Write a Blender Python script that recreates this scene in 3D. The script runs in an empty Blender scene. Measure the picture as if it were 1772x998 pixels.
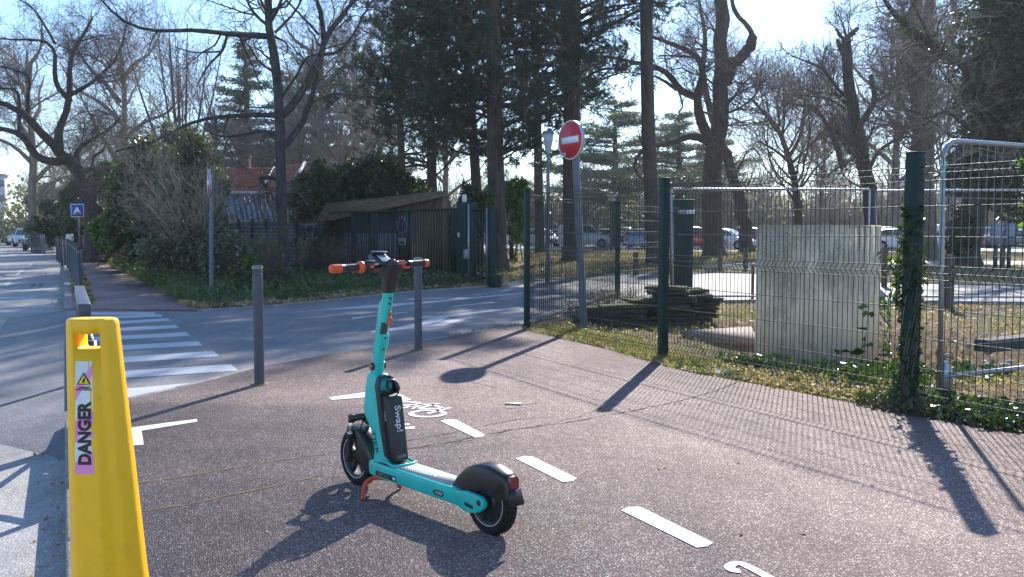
import bpy, bmesh, math, random
import numpy as np
from math import sin, cos, pi, atan, tan, radians, sqrt, atan2
from mathutils import Vector, Matrix
random.seed(7)
RNG = np.random.default_rng(7)
SC = bpy.context.scene
COL = SC.collection

# ---------------------------------------------------------------- camera
FPX, EYE = 1620.0, 1.42
PITCH = atan(103 / FPX)
cam_d = bpy.data.cameras.new('camera')
cam_d.sensor_width = 36.0
cam_d.lens = FPX / 1772 * 36.0
cam_d.clip_start = 0.05
cam_d.clip_end = 3000
cam = bpy.data.objects.new('camera', cam_d)
COL.objects.link(cam)
cam.location = (0, 0, EYE)
cam.rotation_euler = (pi / 2 - PITCH, 0, 0)
SC.camera = cam

# ---------------------------------------------------------------- light
SUN_EL, SUN_AZ = radians(31.2), radians(17.3)      # azimuth measured from +Y towards +X
world = bpy.data.worlds.new('World')
SC.world = world
world.use_nodes = True
wn = world.node_tree
wn.nodes.clear()
wo = wn.nodes.new('ShaderNodeOutputWorld')
wb = wn.nodes.new('ShaderNodeBackground')
ws = wn.nodes.new('ShaderNodeTexSky')
ws.sky_type = 'NISHITA'
ws.sun_disc = False
ws.sun_elevation = SUN_EL
ws.sun_rotation = SUN_AZ
ws.air_density = 1.0
ws.dust_density = 0.15
ws.ozone_density = 3.5
wb.inputs['Strength'].default_value = 0.14
wt = wn.nodes.new('ShaderNodeMix'); wt.data_type = 'RGBA'; wt.blend_type = 'MULTIPLY'; wt.inputs[0].default_value = 1.0
wt.inputs[7].default_value = (0.93, 1.0, 1.08, 1)      # cool white balance of the picture
wn.links.new(ws.outputs[0], wt.inputs[6]); wn.links.new(wt.outputs[2], wb.inputs[0])
wn.links.new(wb.outputs[0], wo.inputs[0])
sun_d = bpy.data.lights.new('sun', 'SUN')
sun_d.energy = 4.8
sun_d.angle = radians(0.53)
sun_d.color = (1.0, 0.94, 0.86)
sun = bpy.data.objects.new('sun', sun_d)
COL.objects.link(sun)
SUNV = Vector((sin(SUN_AZ) * cos(SUN_EL), cos(SUN_AZ) * cos(SUN_EL), sin(SUN_EL)))
sun.rotation_euler = SUNV.to_track_quat('Z', 'Y').to_euler()
sun.location = SUNV * 60
SC.view_settings.view_transform = 'Standard'
SC.view_settings.look = 'None'
SC.view_settings.exposure = 0.93
SC.view_settings.gamma = 1.0
SC.view_settings.use_curve_mapping = False
SC.cycles.max_bounces = 6
SC.cycles.diffuse_bounces = 3
SC.cycles.glossy_bounces = 3
SC.cycles.transmission_bounces = 4
SC.cycles.transparent_max_bounces = 6
SC.cycles.caustics_reflective = False
SC.cycles.caustics_refractive = False

# ---------------------------------------------------------------- survey helpers: where things stand in the world
_FW = np.array([0, cos(PITCH), -sin(PITCH)])
_UP = np.array([0, sin(PITCH), cos(PITCH)])
_C = np.array([0, 0, EYE])
def _ray(px, py):
    return np.array([1., 0, 0]) * (px - 886) / FPX + _UP * (499 - py) / FPX + _FW
def G(px, py, z=0.0):
    d = _ray(px, py)
    return _C + d * ((z - EYE) / d[2])
def D(px, py, Y):
    d = _ray(px, py)
    return _C + d * (Y / d[1])

# ---------------------------------------------------------------- materials
def nodes(name):
    m = bpy.data.materials.new(name)
    m.use_nodes = True
    nt = m.node_tree
    b = nt.nodes['Principled BSDF']
    return m, nt, b
def N(nt, t, **kw):
    n = nt.nodes.new(t)
    for k, v in kw.items():
        if k in n.inputs: n.inputs[k].default_value = v
        else: setattr(n, k, v)
    return n
def ramp(nt, src, stops):
    r = nt.nodes.new('ShaderNodeValToRGB')
    el = r.color_ramp.elements
    while len(el) < len(stops): el.new(0.5)
    for e, (p, c) in zip(el, stops):
        e.position = p
        e.color = (*c, 1) if len(c) == 3 else c
    nt.links.new(src, r.inputs[0])
    return r
def mix(nt, a, b, f, mode='MIX'):
    m = nt.nodes.new('ShaderNodeMix')
    m.data_type = 'RGBA'
    m.blend_type = mode
    for sock, v in ((m.inputs[0], f), (m.inputs[6], a), (m.inputs[7], b)):
        if hasattr(v, 'links'): nt.links.new(v, sock)
        elif isinstance(v, (int, float)): sock.default_value = v
        else: sock.default_value = (*v, 1)
    return m.outputs[2]
def coords(nt, kind='Object', scale=(1, 1, 1)):
    tc = nt.nodes.new('ShaderNodeTexCoord')
    mp = nt.nodes.new('ShaderNodeMapping')
    mp.inputs['Scale'].default_value = scale
    nt.links.new(tc.outputs[kind], mp.inputs[0])
    return mp.outputs[0]
def noise(nt, co, scale, detail=4, rough=0.55, out='Fac'):
    n = nt.nodes.new('ShaderNodeTexNoise')
    n.inputs['Scale'].default_value = scale
    n.inputs['Detail'].default_value = detail
    n.inputs['Roughness'].default_value = rough
    nt.links.new(co, n.inputs['Vector'])
    return n.outputs[out]
def bump(nt, b, h, dist, strength=1.0):
    bp = nt.nodes.new('ShaderNodeBump')
    bp.inputs['Distance'].default_value = dist
    bp.inputs['Strength'].default_value = strength
    nt.links.new(h, bp.inputs['Height'])
    nt.links.new(bp.outputs[0], b.inputs['Normal'])
def geo_co(nt):
    g = nt.nodes.new('ShaderNodeNewGeometry')
    return g.outputs['Position']

def plain(name, col, rough=0.5, metal=0.0, var=0.12, vs=9.0, bmp=0.0, coat=0.0, dirt=None, spec=0.5):
    """paint, plastic or metal with faint wear: colour and gloss both drift over the surface"""
    m, nt, b = nodes(name)
    co = coords(nt)
    n = noise(nt, co, vs, 5, 0.6)
    lo = tuple(c * (1 - var) for c in col); hi = tuple(min(1, c * (1 + var)) for c in col)
    c = ramp(nt, n, [(0.3, lo), (0.7, hi)]).outputs[0]
    if dirt:
        d = ramp(nt, noise(nt, co, vs * 2.7, 6, 0.7), [(0.52, (0, 0, 0)), (0.75, (1, 1, 1))]).outputs[0]
        c = mix(nt, c, dirt, d)
    nt.links.new(c, b.inputs['Base Color'])
    r = ramp(nt, noise(nt, co, vs * 3, 4), [(0.3, (rough * .85,) * 3), (0.7, (min(1, rough * 1.15),) * 3)])
    nt.links.new(r.outputs[0], b.inputs['Roughness'])
    b.inputs['Metallic'].default_value = metal
    b.inputs['Coat Weight'].default_value = coat
    b.inputs['Specular IOR Level'].default_value = spec
    if bmp: bump(nt, b, noise(nt, co, vs * 12, 4), bmp)
    return m

def leafmat(name, c1, c2, trans=0.35, rough=0.45, scale=1.3, c3=None):
    m, nt, b = nodes(name)
    g = geo_co(nt)
    n = noise(nt, g, scale, 2)
    n2 = noise(nt, g, scale * 14, 1)
    stops = [(0.35, c1), (0.65, c2)]
    c = ramp(nt, n, stops).outputs[0]
    c = mix(nt, c, c3 if c3 else tuple(min(1, x * 1.6) for x in c2), ramp(nt, n2, [(0.5, (0, 0, 0)), (0.7, (1, 1, 1))]).outputs[0])
    nt.links.new(c, b.inputs['Base Color'])
    b.inputs['Roughness'].default_value = rough
    tr = nt.nodes.new('ShaderNodeBsdfTranslucent')
    c2_ = mix(nt, c, (1.0, 1.0, 0.35), 0.35, 'MULTIPLY')
    c2_ = mix(nt, c2_, (1.6, 1.7, 0.9), 1.0, 'MULTIPLY')
    nt.links.new(c2_, tr.inputs[0])
    ms = nt.nodes.new('ShaderNodeMixShader')
    ms.inputs[0].default_value = trans
    nt.links.new(b.outputs[0], ms.inputs[1]); nt.links.new(tr.outputs[0], ms.inputs[2])
    nt.links.new(ms.outputs[0], nt.nodes['Material Output'].inputs[0])
    return m

def barkmat(name, c1, c2, sc=6.0, moss=None, mossat=0.6):
    m, nt, b = nodes(name)
    co = coords(nt, 'Object', (1, 1, 0.25))
    n = noise(nt, co, sc, 6, 0.7)
    c = ramp(nt, n, [(0.35, c1), (0.65, c2)]).outputs[0]
    if moss:
        k = ramp(nt, noise(nt, coords(nt), 1.1, 3), [(mossat, (0, 0, 0)), (mossat + .08, (1, 1, 1))]).outputs[0]
        c = mix(nt, c, moss, k)
    nt.links.new(c, b.inputs['Base Color'])
    b.inputs['Roughness'].default_value = 0.9
    bump(nt, b, n, 0.04)
    return m

def asphalt(name, dark, mid, light, grain=210., patch=(0.75, 1.2), rough=0.62, stain=None, bmp=0.004, spec=.2):
    m, nt, b = nodes(name)
    g = geo_co(nt)
    v = nt.nodes.new('ShaderNodeTexVoronoi')
    v.inputs['Scale'].default_value = grain
    nt.links.new(g, v.inputs['Vector'])
    c = ramp(nt, v.outputs['Color'], [(0.0, dark), (0.42, mid), (0.72, mid), (0.86, light), (1.0, light)]).outputs[0]
    big = noise(nt, g, 0.7, 6, 0.62)
    c = mix(nt, c, ramp(nt, big, [(0.3, (patch[0],) * 3), (0.7, (patch[1],) * 3)]).outputs[0], 1.0, 'MULTIPLY')
    w_ = noise(nt, g, 0.23, 4, 0.75)
    c = mix(nt, c, ramp(nt, w_, [(0.38, (0.84, 0.84, 0.85)), (0.5, (1, 1, 1)), (0.64, (1.12, 1.1, 1.07))]).outputs[0], 1.0, 'MULTIPLY')
    mp_ = nt.nodes.new('ShaderNodeMapping'); mp_.inputs['Rotation'].default_value = (0, 0, radians(-25)); mp_.inputs['Scale'].default_value = (2.6, .22, 1); nt.links.new(g, mp_.inputs[0])
    c = mix(nt, c, ramp(nt, noise(nt, mp_.outputs[0], 1.0, 4, .6), [(0.36, (0.9, 0.9, 0.91)), (0.6, (1.07, 1.06, 1.05))]).outputs[0], 1.0, 'MULTIPLY')
    sp = noise(nt, g, 2.6, 7, 0.8)
    c = mix(nt, c, ramp(nt, sp, [(0.60, (1, 1, 1)), (0.68, (0.80, 0.79, 0.78))]).outputs[0], 1.0, 'MULTIPLY')
    md = noise(nt, g, 7.0, 5, 0.7)
    c = mix(nt, c, ramp(nt, md, [(0.35, (0.86, 0.85, 0.85)), (0.7, (1.1, 1.08, 1.06))]).outputs[0], 1.0, 'MULTIPLY')
    if stain:
        k = ramp(nt, noise(nt, g, 1.6, 5, 0.7), [(0.6, (0, 0, 0)), (0.78, (0.55,) * 3)]).outputs[0]
        c = mix(nt, c, stain, k)
    nt.links.new(c, b.inputs['Base Color'])
    b.inputs['Roughness'].default_value = rough
    b.inputs['Specular IOR Level'].default_value = spec
    bump(nt, b, v.outputs['Distance'], bmp, 0.9)
    return m

def paintmat(name, col, wear=0.62, base=(0.06, 0.055, 0.055), rough=0.6):
    """road paint rubbed down to the asphalt in places"""
    m, nt, b = nodes(name)
    g = geo_co(nt)
    k = ramp(nt, noise(nt, g, 60, 5, 0.75), [(wear, (0, 0, 0)), (wear + .07, (1, 1, 1))]).outputs[0]
    tone = ramp(nt, noise(nt, g, 3, 4), [(0.3, tuple(c * .86 for c in col)), (0.7, col)]).outputs[0]
    nt.links.new(mix(nt, tone, base, k), b.inputs['Base Color'])
    b.inputs['Roughness'].default_value = rough
    bump(nt, b, noise(nt, g, 220, 3), 0.003)
    return m

# ---------------------------------------------------------------- mesh building
def np_mesh(name, V, Fs, smooth=False):
    """V (n,3) array, Fs list of (m,k) index arrays"""
    me = bpy.data.meshes.new(name)
    V = np.asarray(V, dtype=np.float32)
    me.vertices.add(len(V)); me.vertices.foreach_set('co', V.ravel())
    loops = np.concatenate([f.ravel() for f in Fs]).astype(np.int32)
    tot = np.concatenate([np.full(len(f), f.shape[1], np.int32) for f in Fs])
    st = np.concatenate([[0], np.cumsum(tot)[:-1]]).astype(np.int32)
    me.loops.add(len(loops)); me.loops.foreach_set('vertex_index', loops)
    me.polygons.add(len(tot)); me.polygons.foreach_set('loop_start', st); me.polygons.foreach_set('loop_total', tot)
    if smooth: me.polygons.foreach_set('use_smooth', np.ones(len(tot), bool))
    me.update(calc_edges=True)
    me.validate()
    return me

def frames(P):
    """parallel-ish frames for polylines P (B,K,3): returns side vectors A,Bv"""
    T = np.empty_like(P)
    T[:, 1:-1] = P[:, 2:] - P[:, :-2]; T[:, 0] = P[:, 1] - P[:, 0]; T[:, -1] = P[:, -1] - P[:, -2]
    T /= np.linalg.norm(T, axis=2, keepdims=True) + 1e-9
    t0 = T.mean(axis=1); ref = np.where(np.abs(t0[:, 2:3]) > 0.8, np.array([[1., 0, 0]]), np.array([[0, 0, 1.]]))
    ref = np.repeat(ref[:, None, :], P.shape[1], 1)
    A = np.cross(T, ref); A /= np.linalg.norm(A, axis=2, keepdims=True) + 1e-9
    Bv = np.cross(T, A)
    return T, A, Bv

class MB:
    def __init__(s): s.V = []; s.F = {}; s.n = 0
    def add(s, V, F):
        V = np.asarray(V, float); s.V.append(V)
        for f in F:
            f = np.asarray(f)
            if f.ndim == 1: f = f[None]
            s.F.setdefault(f.shape[1], []).append(f + s.n)
        s.n += len(V); return s
    def tubes(s, P, R, sides=5, cap=True):
        P = np.asarray(P, float); R = np.asarray(R, float)
        B, K, _ = P.shape
        T, A, Bv = frames(P)
        a = np.arange(sides) * 2 * pi / sides
        ring = P[:, :, None] + R[:, :, None, None] * (A[:, :, None] * np.cos(a)[:, None] + Bv[:, :, None] * np.sin(a)[:, None])
        idx = np.arange(B * K * sides).reshape(B, K, sides)
        i0 = idx[:, :-1]; i1 = idx[:, 1:]
        q = np.stack([i0, np.roll(i0, -1, 2), np.roll(i1, -1, 2), i1], -1).reshape(-1, 4)
        Fs = [q]
        if cap and sides > 2: Fs += [idx[:, 0, ::-1].reshape(-1, sides), idx[:, -1].reshape(-1, sides)]
        return s.add(ring.reshape(-1, 3), Fs)
    def tube(s, path, r, sides=8, cap=True):
        path = np.asarray(path, float); r = np.broadcast_to(np.asarray(r, float), (len(path),))
        return s.tubes(path[None], r[None], sides, cap)
    def box(s, c, size, rz=0, bev=0.0, R=None):
        c = np.asarray(c, float); h = np.asarray(size, float) / 2
        if bev <= 0:
            V = np.array([[x, y, z] for x in (-1, 1) for y in (-1, 1) for z in (-1, 1)]) * h
            F = [[0, 1, 3, 2], [4, 6, 7, 5], [0, 4, 5, 1], [2, 3, 7, 6], [0, 2, 6, 4], [1, 5, 7, 3]]
            F = [np.array(F)]
        else:
            bm = bmesh.new(); bmesh.ops.create_cube(bm, size=1)
            for v in bm.verts: v.co = Vector(v.co[i] * h[i] * 2 for i in range(3))
            bmesh.ops.bevel(bm, geom=bm.edges[:], offset=min(bev, min(h) * .95), segments=2, affect='EDGES', profile=0.6)
            V = np.array([v.co[:] for v in bm.verts]); F = [np.array([v.index for v in f.verts]) for f in bm.faces]; bm.free()
        if R is not None: V = V @ np.asarray(R).T
        if rz: V = V @ np.array([[cos(rz), -sin(rz), 0], [sin(rz), cos(rz), 0], [0, 0, 1]]).T
        return s.add(V + c, F)
    def prism(s, poly, h0, h1, axis=2, frame=None):
        """extrude a 2-D polygon between h0 and h1; frame(p,q,h)->3-D"""
        n = len(poly)
        if frame is None: frame = {2: lambda p, q, h: (p, q, h), 1: lambda p, q, h: (p, h, q), 0: lambda p, q, h: (h, p, q)}[axis]
        V = [frame(p, q, h0) for p, q in poly] + [frame(p, q, h1) for p, q in poly]
        bm = bmesh.new(); vs = [bm.verts.new(v) for v in V]
        bm.faces.new(vs[:n][::-1]); bm.faces.new(vs[n:])
        for i in range(n): bm.faces.new([vs[i], vs[(i + 1) % n], vs[n + (i + 1) % n], vs[n + i]])
        bmesh.ops.triangulate(bm, faces=bm.faces[:2]); bmesh.ops.recalc_face_normals(bm, faces=bm.faces)
        bm.verts.index_update()
        Vv = np.array([v.co[:] for v in bm.verts]); F = [np.array([v.index for v in f.verts]) for f in bm.faces]; bm.free()
        return s.add(Vv, F)
    def sheet(s, poly, z):
        bm = bmesh.new(); f = bm.faces.new([bm.verts.new((p[0], p[1], z if len(p) < 3 else p[2])) for p in poly])
        f.normal_update()
        if f.normal.z < 0: f.normal_flip()
        bmesh.ops.triangulate(bm, faces=[f]); bm.verts.index_update()
        V = np.array([v.co[:] for v in bm.verts]); F = [np.array([v.index for v in q.verts]) for q in bm.faces]; bm.free()
        return s.add(V, F)
    def lathe(s, prof, c=(0, 0, 0), n=20, axis='z', M=None):
        V = []; K = len(prof)
        for i in range(n):
            a = 2 * pi * i / n
            for r, z in prof: V.append((r * cos(a), r * sin(a), z))
        V = np.array(V)
        if axis == 'x': V = V[:, [2, 0, 1]]
        elif axis == 'y': V = V[:, [1, 2, 0]]
        if M is not None: V = V @ np.asarray(M).T
        idx = np.arange(n * K).reshape(n, K); j = np.roll(idx, -1, 0)
        q = np.stack([idx[:, :-1], j[:, :-1], j[:, 1:], idx[:, 1:]], -1).reshape(-1, 4)
        return s.add(V + np.asarray(c, float), [q])
    def quads(s, C, U, W):
        """cards: centre C, half-vectors U,W (n,3)"""
        n = len(C); V = np.stack([C - U - W, C + U - W, C + U + W, C - U + W], 1).reshape(-1, 3)
        return s.add(V, [np.arange(4 * n).reshape(n, 4)])
    def leaves(s, C, size, droop=0.0, elong=1.0, dirs=None):
        """pointed folded leaves, 2 quads each"""
        n = len(C); size = np.broadcast_to(size, (n,))[:, None]
        U = RNG.normal(size=(n, 3)) if dirs is None else dirs + RNG.normal(size=(n, 3)) * .5
        U[:, 2] -= droop
        U /= np.linalg.norm(U, axis=1, keepdims=True)
        W = np.cross(U, RNG.normal(size=(n, 3))); W /= np.linalg.norm(W, axis=1, keepdims=True) + 1e-9
        Nn = np.cross(U, W)
        U = U * size * elong; W = W * size * .5; Nn = Nn * size * .18
        a = C - U * .5; b = C + W * .9 + Nn; c = C + U * .6; d = C - W * .9 + Nn
        V = np.stack([a, b, c, d], 1).reshape(-1, 3); i = np.arange(n)[:, None] * 4
        return s.add(V, [np.concatenate([i + np.array([[0, 1, 2]]), i + np.array([[0, 2, 3]])])])
    def mesh(s, name, smooth=False, off=(0, 0, 0)):
        V = np.concatenate(s.V) - np.asarray(off, float)
        return np_mesh(name, V, [np.concatenate(f) for f in s.F.values()], smooth)
    def build(s, name, mat, parent=None, smooth=False, origin=None, label=None, autosmooth=None):
        """one mesh object; with a parent the coordinates are made relative to it, else to origin"""
        off = origin if origin is not None else ((0, 0, 0) if parent is None or is_local(parent) else tuple(world_loc(parent)))
        me = s.mesh(name, smooth or autosmooth is not None, off)
        if autosmooth is not None: sharp(me, autosmooth)
        me.materials.append(mat)
        o = bpy.data.objects.new(name, me); COL.objects.link(o)
        if origin is not None: o.location = origin
        if parent is not None: o.parent = parent
        if label: o['label'] = label
        return o

def sharp(me, deg):
    bm = bmesh.new(); bm.from_mesh(me)
    a = radians(deg)
    for e in bm.edges:
        if len(e.link_faces) == 2 and e.calc_face_angle(0) > a: e.smooth = False
    bm.to_mesh(me); bm.free()

def is_local(o):
    while o.parent: o = o.parent
    return bool(o.get('_local'))
def world_loc(o):
    v = Vector(o.location)
    while o.parent: o = o.parent; v += Vector(o.location)
    return v
def tag(o, label, cat, group=None):
    o['label'] = label; o['category'] = cat
    if group: o['group'] = group
    return o
def thing(name, loc, label, cat, group=None, rz=0, local=False):
    o = bpy.data.objects.new(name, None); COL.objects.link(o)
    o.empty_display_size = 0.2
    o.location = tuple(float(x) for x in loc); o.rotation_euler = (0, 0, rz)
    if local: o['_local'] = 1
    return tag(o, label, cat, group)
def struct(o, kind='structure'):
    o['kind'] = kind; return o
def kids(o): return [c for c in bpy.data.objects if c.parent == o]
def dup(root, loc=None, rz=None, scale=None, label=None, group=None):
    tree = {}
    for c in bpy.data.objects:
        if c.parent: tree.setdefault(c.parent.name, []).append(c)
    def rec(o, par):
        c = o.copy(); COL.objects.link(c); c.parent = par
        for k in tree.get(o.name, []): rec(k, c)
        return c
    r = rec(root, None)
    if loc is not None: r.location = tuple(float(x) for x in loc)
    if rz is not None: r.rotation_euler = (0, 0, rz)
    if scale is not None: r.scale = (scale,) * 3 if isinstance(scale, (int, float)) else scale
    if label: r['label'] = label
    if group: r['group'] = group
    return r
def text_mesh(txt, size, bold=0.0, ext=0.0008, align='CENTER', sx=1.0, spacing=1.0):
    """flat raised lettering as vertices and faces, in its own x-y plane"""
    cu = bpy.data.curves.new('lettering', 'FONT')
    cu.body = txt; cu.size = size; cu.offset = bold * size; cu.extrude = ext; cu.align_x = align; cu.align_y = 'CENTER'
    cu.space_character = spacing; cu.resolution_u = 3
    ob = bpy.data.objects.new('lettering', cu); COL.objects.link(ob)
    dg = bpy.context.evaluated_depsgraph_get(); dg.update()
    me = bpy.data.meshes.new_from_object(ob.evaluated_get(dg))
    V = np.array([v.co[:] for v in me.vertices]); F = [np.array(p.vertices[:]) for p in me.polygons]
    V[:, 0] *= sx
    bpy.data.objects.remove(ob); bpy.data.curves.remove(cu); bpy.data.meshes.remove(me)
    return V, F
def place_text(mb, txt, size, origin, ex, ey, **kw):
    V, F = text_mesh(txt, size, **kw)
    ex = np.asarray(ex, float); ey = np.asarray(ey, float)
    ex /= np.linalg.norm(ex); ey /= np.linalg.norm(ey); ez = np.cross(ex, ey)
    mb.add(np.asarray(origin, float) + V[:, :1] * ex + V[:, 1:2] * ey + V[:, 2:] * ez, F)
    return mb
# ================================================================ SETTING
KX = lambda y: -1.86 - 0.478 * (y - 3.82)              # kerb line of the avenue
KD = np.array([-0.4313, 0.9022, 0]); KN = np.array([0.9022, 0.4313, 0])
M_AVENUE = asphalt('avenue_asphalt', (0.24, 0.237, 0.23), (0.34, 0.335, 0.325), (0.52, 0.51, 0.5), 110, (0.82, 1.15), 0.7, stain=(0.22, 0.21, 0.19))
M_SIDE = asphalt('side_road_asphalt', (0.13, 0.132, 0.136), (0.20, 0.203, 0.208), (0.31, 0.31, 0.31), 110, (0.85, 1.12), 0.68)
M_PATH = asphalt('reddish_path_asphalt', (0.055, 0.042, 0.041), (0.205, 0.157, 0.149), (0.62, 0.55, 0.52), 165, (0.76, 1.18), 0.8, stain=(0.23, 0.19, 0.17), bmp=0.005, spec=.07)
M_PATH2 = asphalt('far_path_asphalt', (0.15, 0.10, 0.09), (0.26, 0.18, 0.165), (0.45, 0.38, 0.35), 110, (0.8, 1.2), 0.65, stain=(0.16, 0.13, 0.09))
M_CARPARK = asphalt('car_park_asphalt', (0.3, 0.295, 0.285), (0.4, 0.39, 0.38), (0.5, 0.49, 0.48), 60, (0.85, 1.1), 0.75)
def groundmat():
    m, nt, b = nodes('grass_and_earth')
    g = geo_co(nt)
    gr = ramp(nt, noise(nt, g, 9, 5, 0.7), [(0.3, (0.035, 0.055, 0.014)), (0.7, (0.11, 0.14, 0.035))]).outputs[0]
    er = ramp(nt, noise(nt, g, 14, 6, 0.75), [(0.3, (0.07, 0.045, 0.028)), (0.55, (0.2, 0.13, 0.085)), (0.75, (0.34, 0.24, 0.17))]).outputs[0]
    k = ramp(nt, noise(nt, g, 0.35, 5, 0.65), [(0.42, (0, 0, 0)), (0.6, (1, 1, 1))]).outputs[0]
    nt.links.new(mix(nt, gr, er, k), b.inputs['Base Color'])
    b.inputs['Roughness'].default_value = 0.95
    b.inputs['Specular IOR Level'].default_value = 0.1
    bump(nt, b, noise(nt, g, 22, 6, 0.8), 0.05)
    return m
M_GROUND = groundmat()
def leaflitter():
    m, nt, b = nodes('leaf_strewn_earth')
    g = geo_co(nt)
    er = ramp(nt, noise(nt, g, 10, 6, 0.8), [(0.3, (0.08, 0.052, 0.035)), (0.52, (0.27, 0.18, 0.12)), (0.7, (0.5, 0.38, 0.29))]).outputs[0]
    gr = ramp(nt, noise(nt, g, 9, 5, 0.7), [(0.3, (0.05, 0.08, 0.02)), (0.7, (0.14, 0.18, 0.045))]).outputs[0]
    k = ramp(nt, noise(nt, g, 0.8, 5, 0.65), [(0.5, (0, 0, 0)), (0.6, (.8, .8, .8))]).outputs[0]
    nt.links.new(mix(nt, er, gr, k), b.inputs['Base Color'])
    b.inputs['Roughness'].default_value = 0.95; b.inputs['Specular IOR Level'].default_value = 0.1
    bump(nt, b, noise(nt, g, 25, 6, 0.8), 0.05)
    return m
M_LITTER = leaflitter()
M_KERB = plain('kerb_stone', (0.27, 0.26, 0.245), 0.85, var=0.3, vs=5, bmp=0.01, dirt=(0.11, 0.105, 0.09), spec=0.2)
M_WHITE = paintmat('road_paint', (0.76, 0.755, 0.74), 0.57, (0.12, 0.1, 0.1))
M_WHITE_WORN_SHADED = paintmat('worn_shaded_road_paint', (0.5, 0.52, 0.54), 0.54, (0.17, 0.17, 0.175))  # rubbed paint, its colour also dulled for the tree shade on the crossing
M_WHITE_OLD = paintmat('faded_road_paint', (0.50, 0.51, 0.52), 0.55, (0.13, 0.13, 0.13))

mb = MB(); hp = [(1.2, 8.4), (7.2, 8.4), (7.2, 14.4), (1.2, 14.4)]; op = [(-900, -60), (900, -60), (900, 1500), (-900, 1500)]
for k in range(4): mb.sheet([op[k], op[(k + 1) % 4], hp[(k + 1) % 4], hp[k]], -0.135)
struct(mb.build('ground', M_GROUND))
Y0, Y1 = -12.0, 300.0
kx = lambda y, off=0: KX(y) + off
# avenue: from its right kerb 10 m to the left
mb = MB(); mb.sheet([(KX(Y0) + .0, Y0), (KX(Y1), Y1), (KX(Y1) - 11, Y1), (KX(Y0) - 11, Y0)], -0.12)
struct(mb.build('road', M_AVENUE))
# raised land to the right of the avenue
DIPC, DIPR = np.array([4.25, 11.45]), 2.75  # added hollow: sinks the cabinet so its shadow stays off the path
def GZ(x, y):
    """how far the ground dips in the hollow added under the concrete cabinet"""
    d = np.sqrt((np.asarray(x) - DIPC[0]) ** 2 + (np.asarray(y) - DIPC[1]) ** 2)
    k = np.clip((DIPR - d) / (DIPR - 1.15), 0, 1); return -.42 * k * k * (3 - 2 * k)
YV = -1.8
HX0, HX1, HY0, HY1 = 1.3, 7.1, 8.5, 14.3
mb = MB()
for poly in ([(KX(YV) + .1, YV), (HX0, YV), (HX0, Y1), (KX(Y1) + .1, Y1)], [(HX1, YV), (500, YV), (500, Y1), (HX1, Y1)], [(HX0, YV), (HX1, YV), (HX1, HY0), (HX0, HY0)], [(HX0, HY1), (HX1, HY1), (HX1, Y1), (HX0, Y1)]): mb.sheet(poly, -.035)
a_, b_ = np.array([KX(YV) + .1, YV]), np.array([KX(Y1) + .1, Y1])
mb.add([(a_[0], a_[1], -.13), (b_[0], b_[1], -.13), (b_[0], b_[1], -.035), (a_[0], a_[1], -.035)], [np.array([[3, 2, 1, 0]])])
gx, gy = np.meshgrid(np.linspace(HX0, HX1, 60), np.linspace(HY0, HY1, 60), indexing='ij'); i_ = np.arange(3600).reshape(60, 60)
mb.add(np.stack([gx, gy, -.035 + GZ(gx, gy)], -1).reshape(-1, 3), [np.stack([i_[:-1, :-1], i_[1:, :-1], i_[1:, 1:], i_[:-1, 1:]], -1).reshape(-1, 4)])
struct(mb.build('verge', M_LITTER))
# side road
SR_near = [(-3.75, 7.6), (-3.24, 7.77), (-3.01, 8.33), (-2.8, 8.98), (-2.65, 9.6), (-2.12, 10.55), (-1.63, 11.17), (-.86, 12.3), (.09, 14.0), (.9, 15.6), (1.6, 16.9), (2.6, 18.0), (5, 18.5), (8, 18.2), (12.5, 17.6), (30, 16.0), (90, 10)]
SR_far = [(90, 16), (30, 20.5), (20, 22), (12.7, 23.4), (10, 25.5), (8.2, 30), (6, 31), (3.5, 29.5), (1.5, 27), (.2, 25), (-.66, 23.2), (-2.4, 21.1), (-3.7, 18.6), (-4.66, 16.9), (-5.5, 16.3)]
mb = MB()
mb.sheet([(KX(7.45) + .02, 7.45)] + SR_near[1:] + SR_far + [(KX(16.6) + .02, 16.6)], -0.02)
struct(mb.build('side_road', M_SIDE))
mb = MB()                                             # asphalt fillet down to the avenue at the crossing
a, b_ = (KX(7.5), 7.5), (KX(16.6), 16.6)
V = [(a[0] + .2, a[1], -0.023), (b_[0] + .2, b_[1], -0.023), (b_[0] - .8, b_[1] - .38, -0.119), (a[0] - .8, a[1] - .38, -0.119), (KX(6.2) - .01, 6.2, -.119), (KX(6.9) + .17, 6.9, -.024), (KX(17.6) - .01, 17.6, -.119)]
mb.add(V, [np.array([[0, 1, 2, 3]]), np.array([[5, 0, 3], [5, 3, 4], [1, 6, 2]])]); struct(mb.build('road_ramp', M_SIDE))
# foreground shared path
edge_r = [G(*p)[:2] for p in [(905, 570), (950, 580), (1000, 591), (1060, 607), (1100, 618), (1146, 632), (1200, 645), (1270, 657), (1330, 668), (1400, 681), (1480, 697), (1560, 714), (1640, 727), (1710, 741), (1790, 752)]]
edge_r = [(float(x) + RNG.normal() * .012, float(y) + RNG.normal() * .012) for x, y in edge_r]
FD = np.array([1.54, -2.79]) / np.linalg.norm([1.54, -2.79])
last = np.array(edge_r[-1])
path_poly = [(KX(Y0) + .16, Y0), (KX(7.5) + .16, 7.5)] + SR_near[1:9] + [(.12, 13.9)] + edge_r + [tuple(last + FD * 3), tuple(last + FD * 8), (9, Y0)]
mb = MB(); mb.prism(path_poly, -0.034, 0.0)
struct(mb.build('pavement', M_PATH))
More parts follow.
